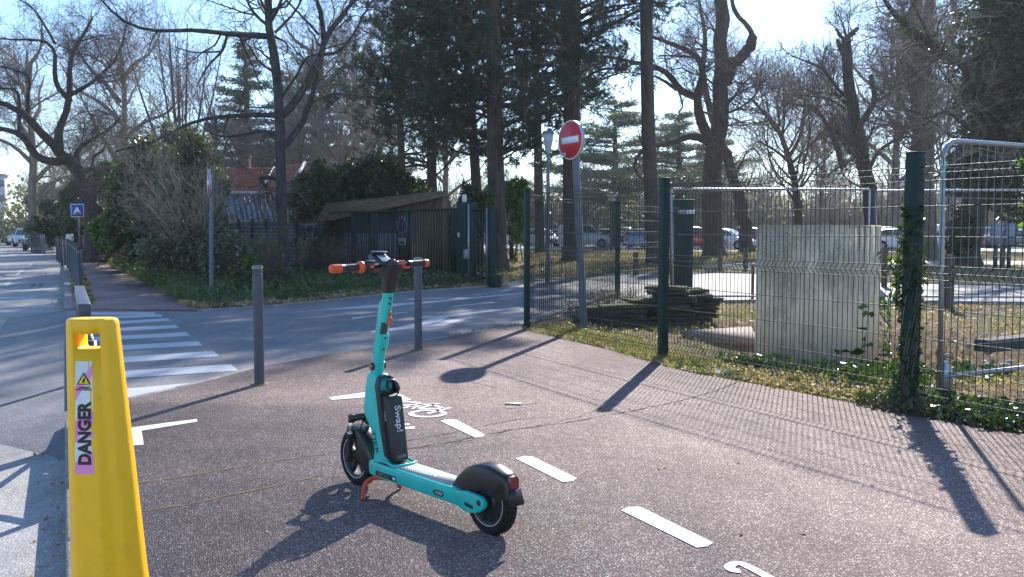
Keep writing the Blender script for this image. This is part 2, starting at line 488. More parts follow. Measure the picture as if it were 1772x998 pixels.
# far pavement beyond the side road
fp = [(KX(16.8) + .16, 16.75), (-6.4, 16.7), (-5.45, 16.5), (-6.6, 18.6), (-9.4, 24.5), (-14.9, 36), (-21, 48.5), (-29, 66), (-56, 120), (KX(120) + .16, 120)]
mb = MB(); mb.prism(fp, -0.034, 0.0); struct(mb.build('far_pavement', M_PATH2))
# kerbs
def kerb(y0, y1, name='kerb'):
    mb = MB(); y = y0
    while y < y1:
        e = min(y + .88, y1)
        p = np.array([KX(y), y, -.063]); q = np.array([KX(e), e, -.063]); c = (p + q) / 2 + KN * .075
        mb.box(c + np.array([0, 0, RNG.normal() * .002]), (np.linalg.norm(q - p) - .012, .15, .135), rz=atan2(KD[1], KD[0]), bev=.018)
        y += .9
    struct(mb.build(name, M_KERB))
kerb(Y0, 6.9); kerb(16.8, 130)
def kerbline(pts, w=.1, z0=-.1, z1=.004, name='kerb'):
    mb = MB(); P = np.array(pts, float)
    for p, q in zip(P[:-1], P[1:]):
        d = q - p; L = np.linalg.norm(d); k = max(1, int(L / .95))
        for i in range(k):
            c = p + d * (i + .5) / k
            mb.box((c[0], c[1], (z0 + z1) / 2), (L / k - .01, w, z1 - z0), rz=atan2(d[1], d[0]), bev=.01)
    struct(mb.build(name, M_KERB))
kerbline(SR_near[1:9], .07, -.1, 0.003)
kerbline(SR_near[9:16], .1, -.1, .03)
kerbline(SR_far[1:15], .1, -.1, .02)
# car park and path through the grass
mb = MB(); mb.sheet([(-30, 62), (130, 54), (150, 120), (-40, 120)], -0.028); struct(mb.build('car_park', M_CARPARK))
mb = MB(); mb.sheet([(8.6, 33), (13, 37.5), (24, 38), (60, 34), (60, 38), (24, 42.5), (12, 43), (7.2, 36)], -0.028); struct(mb.build('path', M_CARPARK))
# grass sheets on the verge (uneven)
def grass_sheet(x0, x1, y0, y1, nx, ny, name, inside, z=-.012, amp=.03):
    xs = np.linspace(x0, x1, nx); ys = np.linspace(y0, y1, ny)
    X, Yv = np.meshgrid(xs, ys, indexing='ij')
    Z = z + amp * (np.sin(X * 2.1 + Yv) * .4 + np.sin(X * .7 - Yv * 1.7) * .4 + RNG.normal(size=X.shape) * .25)
    V = np.stack([X, Yv, Z], -1).reshape(-1, 3); i = np.arange(nx * ny).reshape(nx, ny)
    q = np.stack([i[:-1, :-1], i[1:, :-1], i[1:, 1:], i[:-1, 1:]], -1).reshape(-1, 4)
    c = V[q].mean(1); q = q[inside(c[:, 0], c[:, 1])]
    me = np_mesh(name, V, [q], True); me.materials.append(M_GROUND)
    o = bpy.data.objects.new(name, me); COL.objects.link(o); struct(o)

# ---------------------------------------------------------------- road markings
def mark(polys, mat, name='road_marking', zoff=.004, z=0.0):
    mb = MB()
    for p in polys: mb.sheet([tuple(G(*q, z)[:2]) for q in p], z + zoff)
    return struct(mb.build(name, mat))
# zebra crossing: stripes square to the walking direction
mb = MB()
rows = [540.5, 548.5, 560, 571.5, 585.5, 603, 624, 649, 684]
for k, py in enumerate(rows):
    c = G(206, py, -.02); Yc = c[1]
    base = np.array([c[0], c[1]])
    u = np.array([.9022, .4313 * .95]); u /= np.linalg.norm(u); v = np.array([-.4313, .9022])
    # right end on the line x = -2.67-.478*(y-9.09), left end 0.15 m right of the kerb line
    def hit(off): # intersection of base+t*u with kerb line shifted
        t = (KX(base[1]) + off - base[0]) / (u[0] + .478 * u[1]); return base + t * u
    r = G([268, 280, 293, 307, 326, 346, 374, 406, 366][k], [542.5, 546, 553, 565, 578, 594, 612, 636, 663][k], -.02)[:2]
    l = hit(.22); h = .25 if k < 8 else .24
    if k == 8: poly = [l - v * .3, G(208, 693, -.02)[:2], G(300, 675, -.02)[:2], G(364, 660, -.02)[:2], l + v * .3]; poly = [G(140, 701, -.02)[:2], G(208, 692, -.02)[:2], G(262, 683, -.02)[:2], G(304, 673, -.02)[:2], G(362, 660, -.02)[:2], G(140, 680, -.02)[:2]]
    else: poly = [l - v * h, r - v * h, r + v * h, l + v * h]
    mb.sheet([tuple(p) for p in poly], -.016)
struct(mb.build('zebra_crossing', M_WHITE_WORN_SHADED))
# side road lines
mark([[(490, 542), (560, 535.5), (640, 528), (760, 520), (905, 506), (905, 508), (760, 523), (650, 533), (560, 536.5)],
      [(609, 550), (703, 539.5), (704, 541), (610, 552)],
      [(782, 529.5), (855, 522.5), (856, 524), (783, 531)],
      [(641, 573.5), (713, 563), (740, 552), (760, 546.5), (900, 531), (900, 533), (775, 549), (762, 555.5), (826, 548), (768, 563), (730, 567), (645, 575.5)]],
     M_WHITE_OLD, z=-.02)
# foreground path marks
def rrect(p0, p1, p2, p3): return [p0, p1, p2, p3]
mark([[(762, 729), (772, 726), (790, 727), (839, 753), (835, 757), (822, 757.5)],
      [(892, 794), (908, 789.5), (922, 791), (998, 828), (992, 833), (974, 835)],
      [(1075, 884), (1088, 878), (1108, 878), (1234, 940), (1226, 946), (1206, 948.5)],
      [(569, 688), (634, 679), (660, 676), (684, 679), (712, 692), (700, 695), (672, 685), (574, 692.5)],
      [(160, 747), (214, 742), (340, 725.5), (342, 730), (245, 746), (249, 770), (214, 773), (150, 771)],
      [(676, 741), (717, 738.5), (719, 742), (677, 745)], [(676, 735), (708, 733), (710, 736), (677, 738)]], M_WHITE)
# bicycle symbol beside the battery: two wheels and a frame
mb = MB()
def ringsheet(mb, c, rx, ry, w, ang, a0=0, a1=2 * pi, n=28, z=.004):
    t = np.linspace(a0, a1, n); V = []
    ca, sa = cos(ang), sin(ang)
    for r in (1, 0):
        for q in t:
            x = (rx - (0 if r else w)) * cos(q); y = (ry - (0 if r else w)) * sin(q)
            V.append((c[0] + x * ca - y * sa, c[1] + x * sa + y * ca, z))
    i = np.arange(n - 1)
    mb.add(V, [np.stack([i, i + 1, i + 1 + n, i + n], 1)[:, ::-1]])
def strip2(mb, p, q, w, z=.004):
    p = np.array(p[:2], float); q = np.array(q[:2], float); d = q - p; d /= np.linalg.norm(d); nrm = np.array([-d[1], d[0]]) * w / 2
    mb.sheet([tuple(p - nrm), tuple(q - nrm), tuple(q + nrm), tuple(p + nrm)], z)
w1, w2 = G(740, 716)[:2], G(705, 703)[:2]
bd = (w1 - w2); bl = np.linalg.norm(bd); ang = atan2(bd[1], bd[0])
w2 = w1 - bd / bl * .42
e = bd / bl; f_ = np.array([-e[1], e[0]])
if f_[1] < 0: f_ = -f_
ringsheet(mb, w1, .15, .15, .045, ang); ringsheet(mb, w2, .15, .15, .045, ang)
m_ = (w1 + w2) / 2 - f_ * .0
for p, q in ((w1, w1 - e * .12 + f_ * .26), (w1 - e * .12 + f_ * .2, m_), (m_, w2), (w2, w2 + e * .1 + f_ * .2), (w2 + e * .1 + f_ * .2, w1 - e * .1 + f_ * .2), (m_, w2 + e * .09 + f_ * .27)):
    strip2(mb, p, q, .042)
struct(mb.build('bicycle_marking', M_WHITE))
# next bicycle symbol, cut by the lower edge of the view: its handlebar and front wheel
mb = MB()
hb = [G(*p)[:2] for p in [(1262, 982), (1268, 976), (1280, 974), (1296, 982), (1312, 990), (1330, 1000), (1352, 1012)]]
def ribbon(mb, P, w, z=.004):
    P = np.array([tuple(p) + (0,) for p in P]); P = smooth2(P); d = np.gradient(P[:, :2], axis=0); d /= np.linalg.norm(d, axis=1, keepdims=True); n = np.stack([-d[:, 1], d[:, 0]], 1) * w / 2
    V = np.concatenate([P[:, :2] - n, P[:, :2] + n]); V = np.c_[V, np.full(len(V), z)]; i = np.arange(len(P) - 1); mb.add(V, [np.stack([i, i + 1, i + 1 + len(P), i + len(P)], 1)])
def smooth2(P):
    d = np.r_[0, np.cumsum(np.linalg.norm(np.diff(P, axis=0), axis=1))]; s = np.linspace(0, d[-1], 40); Q = np.stack([np.interp(s, d, P[:, i]) for i in range(3)], 1)
    for _ in range(6): Q[1:-1] = (Q[:-2] + 2 * Q[1:-1] + Q[2:]) / 4
    return Q
ribbon(mb, [G(1281, 989)[:2], G(1268, 989)[:2], G(1260, 982)[:2]] + hb[1:], .045)
c2 = G(1400, 1060)[:2]; ringsheet(mb, c2, .17, .17, .045, 0)
struct(mb.build('bicycle_marking', M_WHITE))
# avenue markings
mark([[(22, 478), (30, 478), (44, 465), (38, 465)], [(4, 495), (14, 495), (22, 486), (14, 486)], [(46, 462), (50, 462), (58, 455), (55, 455)]], M_WHITE_WORN_SHADED, z=-.12)
mark([[(53, 495.5), (60, 495.5), (63, 490.5), (56, 490.5)], [(66, 495.5), (73, 495.5), (75, 490.5), (69, 490.5)], [(67, 474.6), (71, 474.6), (73, 472.2), (69, 472.2)], [(77, 474.6), (81, 474.6), (82, 472.2), (78, 472.2)]],
     plain('bitumen_patch', (.03, .03, .032), .6), 'road_patch', z=-.12)
mark([[(-40, 519), (60, 517), (62, 513.5), (-40, 514)]], M_WHITE_OLD, z=-.12)
mark([[(-30, 441.2), (86, 441.8), (90, 440.2), (-30, 439.8)]], M_WHITE_WORN_SHADED, z=-.12)
# joints and cracks in the path
def crack(pts, w, col, name='pavement_joint', jit=.008, z=.003):
    P = [G(*p)[:2] for p in pts]; Q = [P[0]]
    for a, b in zip(P[:-1], P[1:]):
        k = max(2, int(np.linalg.norm(b - a) / .05))
        for i in range(1, k + 1): Q.append(a + (b - a) * i / k + RNG.normal(size=2) * jit)
    Q = np.array(Q); d = np.gradient(Q, axis=0); d /= np.linalg.norm(d, axis=1, keepdims=True) + 1e-9
    n = np.stack([-d[:, 1], d[:, 0]], 1); ww = (w * (.25 + RNG.random(len(Q)) * 1.1))[:, None] / 2
    V = np.concatenate([Q - n * ww, Q + n * ww]); V = np.c_[V, np.full(len(V), z)]
    i = np.arange(len(Q) - 1); mb = MB(); mb.add(V, [np.stack([i, i + 1, i + 1 + len(Q), i + len(Q)], 1)])
    return struct(mb.build(name, col))
M_CRACK = plain('crack_dirt', (.035, .028, .026), .95, var=.4, spec=.1)
M_MOSS = plain('joint_moss', (.21, .16, .075), .95, var=.35, vs=20, spec=.1)
crack([(225, 838), (330, 823), (440, 803), (560, 786)], .016, M_MOSS)
crack([(225, 887), (330, 872), (450, 846), (560, 822)], .013, M_MOSS)
crack([(560, 786), (640, 772), (740, 757), (800, 745), (846, 735), (900, 725), (960, 722)], .008, M_CRACK)
crack([(700, 778), (760, 770), (840, 752), (900, 742), (990, 730), (1060, 717), (1080, 714), (1140, 702), (1200, 688), (1240, 676), (1280, 660)], .012, M_CRACK)
crack([(700, 779), (780, 768), (842, 754)], .012, plain('joint_sand', (.3, .25, .19), .95, spec=.1))
crack([(1060, 700), (1000, 722), (905, 741)], .005, M_CRACK)
crack([(760, 650), (820, 662), (860, 672)], .006, M_CRACK)
# yellow-green stains beside the stud and the fence
def blot(px, py, r, mat, squash=1.0):
    c = G(px, py); t = np.linspace(0, 2 * pi, 22)[:-1]; mb = MB()
    mb.sheet([(c[0] + r * cos(a) * (1 + RNG.normal() * .16), c[1] + squash * r * sin(a) * (1 + RNG.normal() * .16)) for a in t], .0025)
    struct(mb.build('pavement_stain', mat))
def stainmat(name, col, base=(.185, .142, .136)):
    m, nt, b = nodes(name); g = geo_co(nt)
    k = ramp(nt, noise(nt, g, 55, 5, .8), [(.45, (0, 0, 0)), (.6, (1, 1, 1))]).outputs[0]
    nt.links.new(mix(nt, base, col, k), b.inputs['Base Color']); b.inputs['Roughness'].default_value = .9
    return m
M_ST = stainmat('lichen_stain', (.3, .26, .1))
blot(903, 697, .1, M_ST, .8)
blot(886, 704, .075, stainmat('sand_stain', (.33, .28, .22)), .8)
mb = MB(); c = G(888, 700); mb.box((c[0], c[1], .007), (.13, .05, .012), rz=-.15, bev=.004)
o = tag(mb.build('survey_stud', plain('dull_steel', (.3, .3, .29), .5, .8), origin=(float(c[0]), float(c[1]), 0)), 'small dull metal stud set in the reddish path on a lichen stain', 'stud')
# ================================================================ FENCES
M_GREEN = plain('dark_green_coating', (.006, .03, .026), .5, var=.2, vs=14, dirt=(.016, .03, .024), spec=.18)
M_WIRE = plain('green_wire', (.012, .028, .025), .6, var=.2, metal=.0, spec=.2)
M_GALV = plain('galvanised_steel', (.33, .36, .40), .42, .75, var=.22, vs=18, bmp=.001)
M_GREYPAINT = plain('slate_grey_paint', (.05, .062, .085), .42, var=.2, vs=9, bmp=.001, dirt=(.085, .095, .115))
def vpath(z0, z1):
    """profile of a folded mesh panel: (height, bulge)"""
    return [(.02, 0), (.06, 0), (.115, .045), (.17, 0), (.31, 0), (.55, 0), (.79, 0), (1.02, 0), (1.075, .045), (1.13, 0), (1.36, 0), (1.6, 0), (1.8, 0), (1.855, .045), (1.91, 0), (1.975, 0)]
def mesh_panel(p, q, parent, step=.055, r=.0033, side=1, name='mesh_panel'):
    p = np.array(p, float); q = np.array(q, float); d = q - p; L = np.linalg.norm(d); d /= L; nrm = np.array([-d[1], d[0]]) * side
    n = int(L / step); mb = MB(); prof = vpath(0, 0)
    P = np.zeros((n - 1, len(prof), 3))
    for i in range(1, n):
        b = p + d * (i * L / n)
        for k, (z, o) in enumerate(prof): P[i - 1, k] = (b[0] + nrm[0] * o, b[1] + nrm[1] * o, z)
    mb.tubes(P, np.full(P.shape[:2], r), 4, False)
    zs = [.06, .115, .17, .31, .55, .79, 1.02, 1.075, 1.13, 1.36, 1.6, 1.8, 1.855, 1.91]
    Hh = []
    for z in zs:
        o = dict(prof)[z] - .005
        Hh.append([(p[0] + nrm[0] * o, p[1] + nrm[1] * o, z), ((p + q)[0] / 2 + nrm[0] * o, (p + q)[1] / 2 + nrm[1] * o, z - .004), (q[0] + nrm[0] * o, q[1] + nrm[1] * o, z)])
    mb.tubes(np.array(Hh), np.full((len(zs), 3), r * 1.1), 4, False)
    return mb.build(name, M_WIRE, parent)
def fpost(p, parent, h=1.98, w=.062, rz=0, name='post'):
    mb = MB(); mb.box((p[0], p[1], h / 2 - .05), (w, w, h + .1), rz=rz, bev=.006); mb.box((p[0], p[1], h + .006), (w + .008, w + .008, .014), rz=rz, bev=.004)
    return mb.build(name, M_GREEN, parent)
A = G(912, 569)[:2]; B = G(1147, 617)[:2]; Cc = G(1572, 700)[:2]
rzf = atan2(*(B - A)[::-1])
E1 = Cc + (Cc - B); E2 = E1 + (Cc - B)
fr = thing('mesh_fence', (*A, 0), 'dark green folded wire mesh fence along the right edge of the reddish path', 'fence')
for k, (p, q) in enumerate([(A, B), (B, Cc), (Cc, E1)]):
    dd = (q - p) / np.linalg.norm(q - p) * .035
    mesh_panel(p + dd, q - dd, fr, side=-1)
for p, h, w in ((A, 1.98, .075), (B, 1.97, .088), (Cc, 2.02, .1), (E1, 1.98, .08)): fpost(p, fr, h, w, rzf)
A2 = G(1068, 515)[:2]; A3 = G(1195, 497)[:2]
fb = thing('mesh_fence', (*A2, 0), 'dark green wire mesh fence going back from the path corner towards the thick green pillar', 'fence')
for p, q in ((A, (A + A2) / 2), ((A + A2) / 2, A2), (A2, A3)):
    d = (q - p) / np.linalg.norm(q - p) * .04
    mesh_panel(p + d, q - d, fb, side=-1)
fpost(A2, fb, 1.97, .09); fpost(A3, fb, 1.92, .09)
# thick pillar with a white plate
pc = G(1178, 497.5)[:2]
pil = thing('gate_pillar', (*pc, 0), 'thick dark green steel pillar behind the fence with a white plate near its top', 'pillar')
mb = MB(); mb.box((pc[0], pc[1], 1.05), (.5, .35, 2.1), bev=.012); mb.box((pc[0], pc[1], 2.11), (.54, .39, .03), bev=.008); mb.build('column', M_GREEN, pil)
mb = MB(); mb.box((pc[0] + .08, pc[1] - .2, 1.83), (.4, .015, .09), bev=.004); mb.build('plate', plain('white_plate', (.7, .72, .72), .5), pil)

# temporary galvanised barriers inside the site
def site_barrier(x0, y0, x1, y1, h, label, low=.18, wires=True, c=.16, r=.021, group='temporary site barriers'):
    t = thing('site_barrier', (x0, y0, 0), label, 'barrier', group)
    p = np.array([x0, y0]); q = np.array([x1, y1]); L = np.linalg.norm(q - p); d = (q - p) / L
    def at(s, z): return (p[0] + d[0] * s, p[1] + d[1] * s, z)
    path = [at(.0, -.02), at(-.03, h * .5), at(-.05, h - c)] + [at(-.05 + c * (1 - cos(a)), h - c + c * sin(a)) for a in (.4, .8, 1.2, pi / 2)] + [at(L - c, h)] + [at(L - c + c * sin(a), h - c + c * cos(a)) for a in (.4, .8, 1.2, pi / 2)] + [at(L, 0)]
    mb = MB(); mb.tube(path, r, 12); mb.build('tube_frame', M_GALV, t, smooth=True)
    mb = MB(); mb.tube([at(.02, low), at(L, low)], r * .85, 10); mb.build('bottom_rail', M_GALV, t, smooth=True)
    mb = MB(); c0 = at(.08, low + .03); mb.prism([(0.0, -.13), (.13, -.13), (.13, .05), (.05, .13), (0, .13)], -.003, .003, frame=lambda a, b, hh: (p[0] + d[0] * (a + .02) - d[1] * hh, p[1] + d[1] * (a + .02) + d[0] * hh, low + b)); mb.build('gusset', M_GALV, t)
    if wires:
        n = int(L / .105); P = np.array([[at(s, low), at(s, h - .01)] for s in np.linspace(.1, L - .05, n)])
        mb = MB(); mb.tubes(P, np.full((n, 2), .0017), 4, False)
        zs = np.arange(low + .25, h, .25); P = np.array([[at(0, z), at(L, z)] for z in zs]); mb.tubes(P, np.full((len(zs), 2), .0017), 4, False)
        mb.build('wire_grid', M_GALV, t)
    return t
site_barrier(3.6, 7.8, 6.9, 9.6, 2.15, 'near galvanised tube barrier with rounded corner standing behind the ivy covered fence post')
site_barrier(2.97, 17.2, 6.62, 17.4, 2.15, 'far galvanised tube barrier at the road edge behind the concrete cabinet', r=.022, c=.03, wires=False)
site_barrier(6.75, 17.3, 10.4, 16.9, 2.12, 'galvanised tube barrier at the road edge to the right of the concrete cabinet', r=.022, c=.03, wires=False)

# ================================================================ BOLLARDS, POSTS, BARRIER
def bollard(px, py, h, label):
    c = G(px, py); t = thing('bollard', (c[0], c[1], 0), label, 'bollard', 'slate grey steel bollards on the path edge')
    r = .046
    prof = [(r, -.05), (r, h - .075), (r * .86, h - .072), (r * .86, h - .062), (r, h - .059), (r, h - .046), (r * .86, h - .043), (r * .86, h - .034), (r, h - .031), (r, h - .008), (r * .93, h), (0, h)]
    mb = MB(); mb.lathe(prof, (c[0], c[1], 0), 28); mb.build('tube', M_GREYPAINT, t, autosmooth=35)
    mb = MB(); mb.lathe([(r + .003, h - .03), (r + .003, h - .012), (r + .0015, h - .009)], (c[0], c[1], 0), 28); mb.build('band', plain('pale_band', (.2, .21, .22), .45), t, smooth=True)
    mb = MB(); mb.lathe([(.085, -.01), (.08, .006), (r + .004, .010)], (c[0], c[1], 0), 20); mb.build('base_patch', M_MOSS, t)
    return t
bollard(449, 665, 1.09, 'slate grey steel bollard at the zebra crossing, left of the scooter')
bollard(724, 605, 1.09, 'slate grey steel bollard directly behind the right handlebar grip of the scooter')
# two-post railing at the kerb, right behind the yellow cone
t = thing('kerb_railing', (-3.1, 6.72, 0), 'slate grey flat topped railing at the kerb behind the yellow cone', 'railing')
P0 = np.array([-3.08, 6.72]); P1 = P0 + KD[:2] * 2.3; Pn = P0 - KD[:2] * 1.62
mb = MB(); cc = (P0 + P1) / 2
mb.box((cc[0], cc[1], .835), (2.42, .085, .1), rz=atan2(KD[1], KD[0]), bev=.008); mb.build('top_rail', M_GREYPAINT, t)
for p in (P0, P1):
    mb = MB(); mb.box((p[0], p[1], .36), (.07, .07, .84), rz=atan2(KD[1], KD[0]), bev=.006); mb.build('post', M_GREYPAINT, t)
# lower cross railing hidden behind the cone; its shadow lies over the kerb and gutter
t2 = thing('cross_railing', (Pn[0], Pn[1], 0), 'slate grey crossed bar railing low behind the yellow cone, throwing its shadow over the kerb', 'railing')
for p in (P0 + KD[:2] * -.08, Pn):
    mb = MB(); mb.tube([(p[0], p[1], -.03), (p[0], p[1], .79)], .032, 12); mb.build('post', M_GREYPAINT, t2, smooth=True)
a, b = P0 - KD[:2] * .08, Pn
for z in (.16, .76):
    mb = MB(); mb.tube([(a[0], a[1], z), (b[0], b[1], z)], .028, 12); mb.build('rail', M_GREYPAINT, t2, smooth=True)
for z0, z1 in ((.16, .76), (.76, .16)):
    mb = MB(); mb.tube([(a[0], a[1], z0), (b[0], b[1], z1)], .022, 10); mb.build('cross_bar', M_GREYPAINT, t2, smooth=True)
# row of posts along the far kerb
post0 = None
ordinal = ['nearest', 'second nearest', 'third nearest', 'fourth nearest', 'fifth nearest', 'sixth nearest', 'seventh nearest', 'eighth nearest', 'ninth nearest', 'tenth nearest']
pys = [(139, 511), (134, 496), (130, 486), (126, 477), (122, 470), (118, 464), (113, 459), (107, 455), (103, 451), (99, 448)]
for k, (px, py) in enumerate(pys):
    c = G(px, py); lab = ordinal[k] + ' dark grey post in the row between the avenue kerb and the far path'
    if k == 0:
        post0 = thing('kerb_post', (0, 0, 0), lab, 'post', 'dark posts along the avenue kerb', local=True)
        mb = MB(); mb.lathe([(.05, -.1), (.05, .98), (.043, .985), (.043, 1.0), (.05, 1.005), (.05, 1.05), (.042, 1.065), (0, 1.068)], n=16); mb.build('tube', plain('dark_grey_paint', (.035, .042, .055), .45), post0, smooth=True)
        mb = MB(); mb.lathe([(.052, .9), (.052, .955)], n=16); mb.build('band', plain('grey_band', (.12, .13, .14), .5), post0, smooth=True)
        post0.location = (c[0], c[1], 0)
    else:
        dup(post0, (c[0], c[1], 0), label=lab)
ch = thing('power_box', (*G(112, 452)[:2], 0), 'small white box on a post among the dark kerb posts', 'box')
c = G(112, 452); mb = MB(); mb.box((c[0] + .35, c[1] - .2, 1.05), (.26, .22, .3), bev=.03); mb.build('box_body', plain('white_box', (.6, .62, .64), .5), ch)
mb = MB(); mb.tube([(c[0] + .35, c[1] - .2, -.05), (c[0] + .35, c[1] - .2, .97)], .05, 10); mb.build('post', M_GREYPAINT, ch)
# low wooden-look pickets by the parked cars
for k in range(7):
    x = 55 + k * 3.6; c = G(x, 434 - k * -.4); lab = ['leftmost', 'second', 'third', 'fourth', 'fifth', 'sixth', 'seventh'][k] + ' dark post from the left in the short row beside the parked cars'
    dup(post0, (c[0], c[1], -.05), label=lab, scale=1.1, group='dark posts by the cars on the avenue')
c = G(85, 431.5); t = thing('meter_column', (c[0], c[1], 0), 'grey square column beside the cars parked on the avenue', 'column')
mb = MB(); mb.box((c[0], c[1], .8), (.5, .4, 1.7), bev=.03); mb.build('body', plain('column_grey', (.16, .18, .21), .5), t)
mb = MB(); mb.box((c[0], c[1], 1.68), (.56, .46, .07), bev=.02); mb.build('cap', plain('column_cap', (.4, .42, .45), .5), t)

# ================================================================ SIGNS AND LAMPS
M_RED = plain('sign_red', (.50, .018, .028), .38, var=.12, vs=6)
M_SIGNWHITE = plain('sign_white', (.72, .74, .78), .4)
M_SIGNBACK = plain('sign_back_grey', (.34, .38, .43), .4, .3)
M_POLE = plain('pole_grey_blue', (.10, .125, .16), .45, .2, var=.12)
def noentry(c, rad, rz, tilt, base, polew, label, back=True, sticker=False, bent=0, topz=None):
    """round no entry sign: c centre of the face, rz rotation of the face normal from -Y"""
    t = thing('no_entry_sign', (base[0], base[1], 0), label, 'sign')
    R = (Matrix.Rotation(rz, 3, 'Z') @ Matrix.Rotation(tilt, 3, 'Y'))
    Rn = np.array(R)
    def put(mb, V, F): mb.add(np.asarray(V) @ Rn.T + np.array(c), F)
    def disc(r0, y0, y1, n=48, inner=None):
        m = MB(); prof = [(0, y0), (r0, y0), (r0, y1), (0, y1)] if inner is None else [(inner, y0), (r0, y0), (r0, y1), (inner, y1), (inner, y0)]
        m.lathe(prof, n=n, axis='y'); return np.concatenate(m.V), [np.concatenate(f) for f in m.F.values()]
    mb = MB(); put(mb, *disc(rad, -.012, .028)); mb.build('plate', M_SIGNBACK, t, autosmooth=30)
    mb = MB(); put(mb, *disc(rad * .985, -.016, -.0125, inner=rad * .945)); mb.build('rim', M_SIGNWHITE, t)
    mb = MB(); put(mb, *disc(rad * .943, -.0155, -.0122)); mb.build('red_face', M_RED, t)
    mb = MB(); m2 = MB(); m2.box((0, -.0175, 0), (rad * 1.36, .003, rad * .33)); put(mb, np.concatenate(m2.V), [np.concatenate(f) for f in m2.F.values()]); mb.build('white_bar', M_SIGNWHITE, t)
    if sticker:
        m2 = MB(); m2.lathe([(0, -.0165), (.035, -.0165), (.035, -.018), (0, -.018)], (-rad * .5, 0, -rad * .72), 20, 'y'); mb = MB(); put(mb, np.concatenate(m2.V), [np.concatenate(f) for f in m2.F.values()])
        st = mb.build('sticker', plain('sticker_blue', (.35, .5, .65), .5), t)
        m2 = MB(); m2.lathe([(0, -.0182), (.016, -.0182), (.016, -.0188), (0, -.0188)], (-rad * .5, 0, -rad * .72), 12, 'y'); mb = MB(); put(mb, np.concatenate(m2.V), [np.concatenate(f) for f in m2.F.values()]); mb.build('sticker_spot', plain('sticker_dark', (.05, .07, .1), .5), st)
    bk = np.array(c) + Rn @ np.array([0, .055, 0])
    for dz in (-.12, .12):
        m2 = MB(); m2.box((0, .04, dz), (.12, .03, .035), bev=.004); mb = MB(); put(mb, np.concatenate(m2.V), m2_f(m2)); mb.build('bracket', M_GALV, t)
    top = bk + np.array([0, 0, rad * .85]); bs = np.array([base[0], base[1], -.05])
    mb = MB(); P = [bs + (top - bs) * s for s in (0, .35, .7, 1)]
    mb.tube(P, polew / 2, 16); mb.build('pole', M_POLE, t, autosmooth=40)
    return t
def m2_f(m): return [f for fs in m.F.values() for f in fs]
b = G(1011, 566)
fc = D(988, 242, 13.25)
noentry(fc, .275, radians(-55), radians(-2), (b[0], b[1]), .105, 'no entry sign with a small round sticker on a leaning grey pole beside the fence', sticker=True)
b = G(365.5, 521)
fc = D(361.5, 316, 18.35)
noentry(fc, .265, radians(-67), 0, (b[0], b[1]), .075, 'no entry sign seen almost edge on, at the bushes across the side road')
# blue speed hump sign
c = G(139, 461); t = thing('speed_hump_sign', (c[0], c[1], 0), 'square blue sign with a white hump triangle on a post above the far path', 'sign')
Ys = c[1]; sc_ = D(134, 364, Ys - .05)
mb = MB(); mb.box(sc_, (.5, .02, .5), bev=.008); mb.build('plate', M_SIGNBACK, t)
mb = MB(); mb.box(sc_ + np.array([0, -.012, 0]), (.49, .004, .49)); mb.build('border', M_SIGNWHITE, t)
mb = MB(); mb.box(sc_ + np.array([0, -.016, 0]), (.44, .004, .44)); mb.build('blue_face', plain('sign_blue', (.015, .09, .36), .4), t)
def on(x, z, y=0): return (sc_[0] + x, sc_[1] - .0185 - y, sc_[2] + z)
mb = MB(); mb.prism([(-.16, -.14), (.16, -.14), (.03, .13), (-.03, .13)], 0, .002, frame=lambda a, q, h: on(a, q, h)); mb.build('triangle', M_SIGNWHITE, t)
mb = MB(); mb.prism([(-.12, -.125), (.12, -.125), (.07, -.085), (.03, -.062), (-.03, -.062), (-.07, -.085)], .0025, .004, frame=lambda a, q, h: on(a, q, h)); mb.build('hump', plain('sign_black', (.02, .02, .025), .5), t)
mb = MB(); mb.tube([(c[0], c[1], -.05), (sc_[0], c[1], sc_[2] + .22)], .03, 12); mb.build('pole', M_POLE, t, smooth=True)
# street lamps
M_LAMPGLASS = plain('lamp_diffuser', (.33, .35, .39), .25, var=.1)
def lamp(px, py, topy, label, w=.2):
    b = G(px, py); Y = b[1]; top = D(px, topy, Y)[2]
    t = thing('street_lamp', (b[0], b[1], 0), label, 'street lamp', 'conical street lamps in the car park')
    s = w / .2
    mb = MB(); mb.lathe([(.07, -.05), (.07, .5), (.052, .52), (.045, top - .62)], (b[0], b[1], 0), 14); mb.build('pole', M_POLE, t, autosmooth=40)
    mb = MB(); mb.lathe([(.075 * s, top - .62), (.085 * s, top - .6), (.15 * s, top - .3), (.185 * s, top - .12), (.17 * s, top - .11)], (b[0], b[1], 0), 20); mb.build('diffuser', M_LAMPGLASS, t, smooth=True)
    mb = MB(); mb.lathe([(.2 * s, top - .12), (.205 * s, top - .09), (.17 * s, top - .04), (.05 * s, top - .02), (0, top)], (b[0], b[1], 0), 20); mb.build('cap', plain('lamp_cap', (.12, .13, .15), .5), t, smooth=True)
    return t
lamp(948, 488, 224, 'conical street lamp on a slim grey pole left of the no entry sign', .16)
lamp(1058, 434, 332, 'distant conical street lamp seen between two tree trunks over the car park', .42)

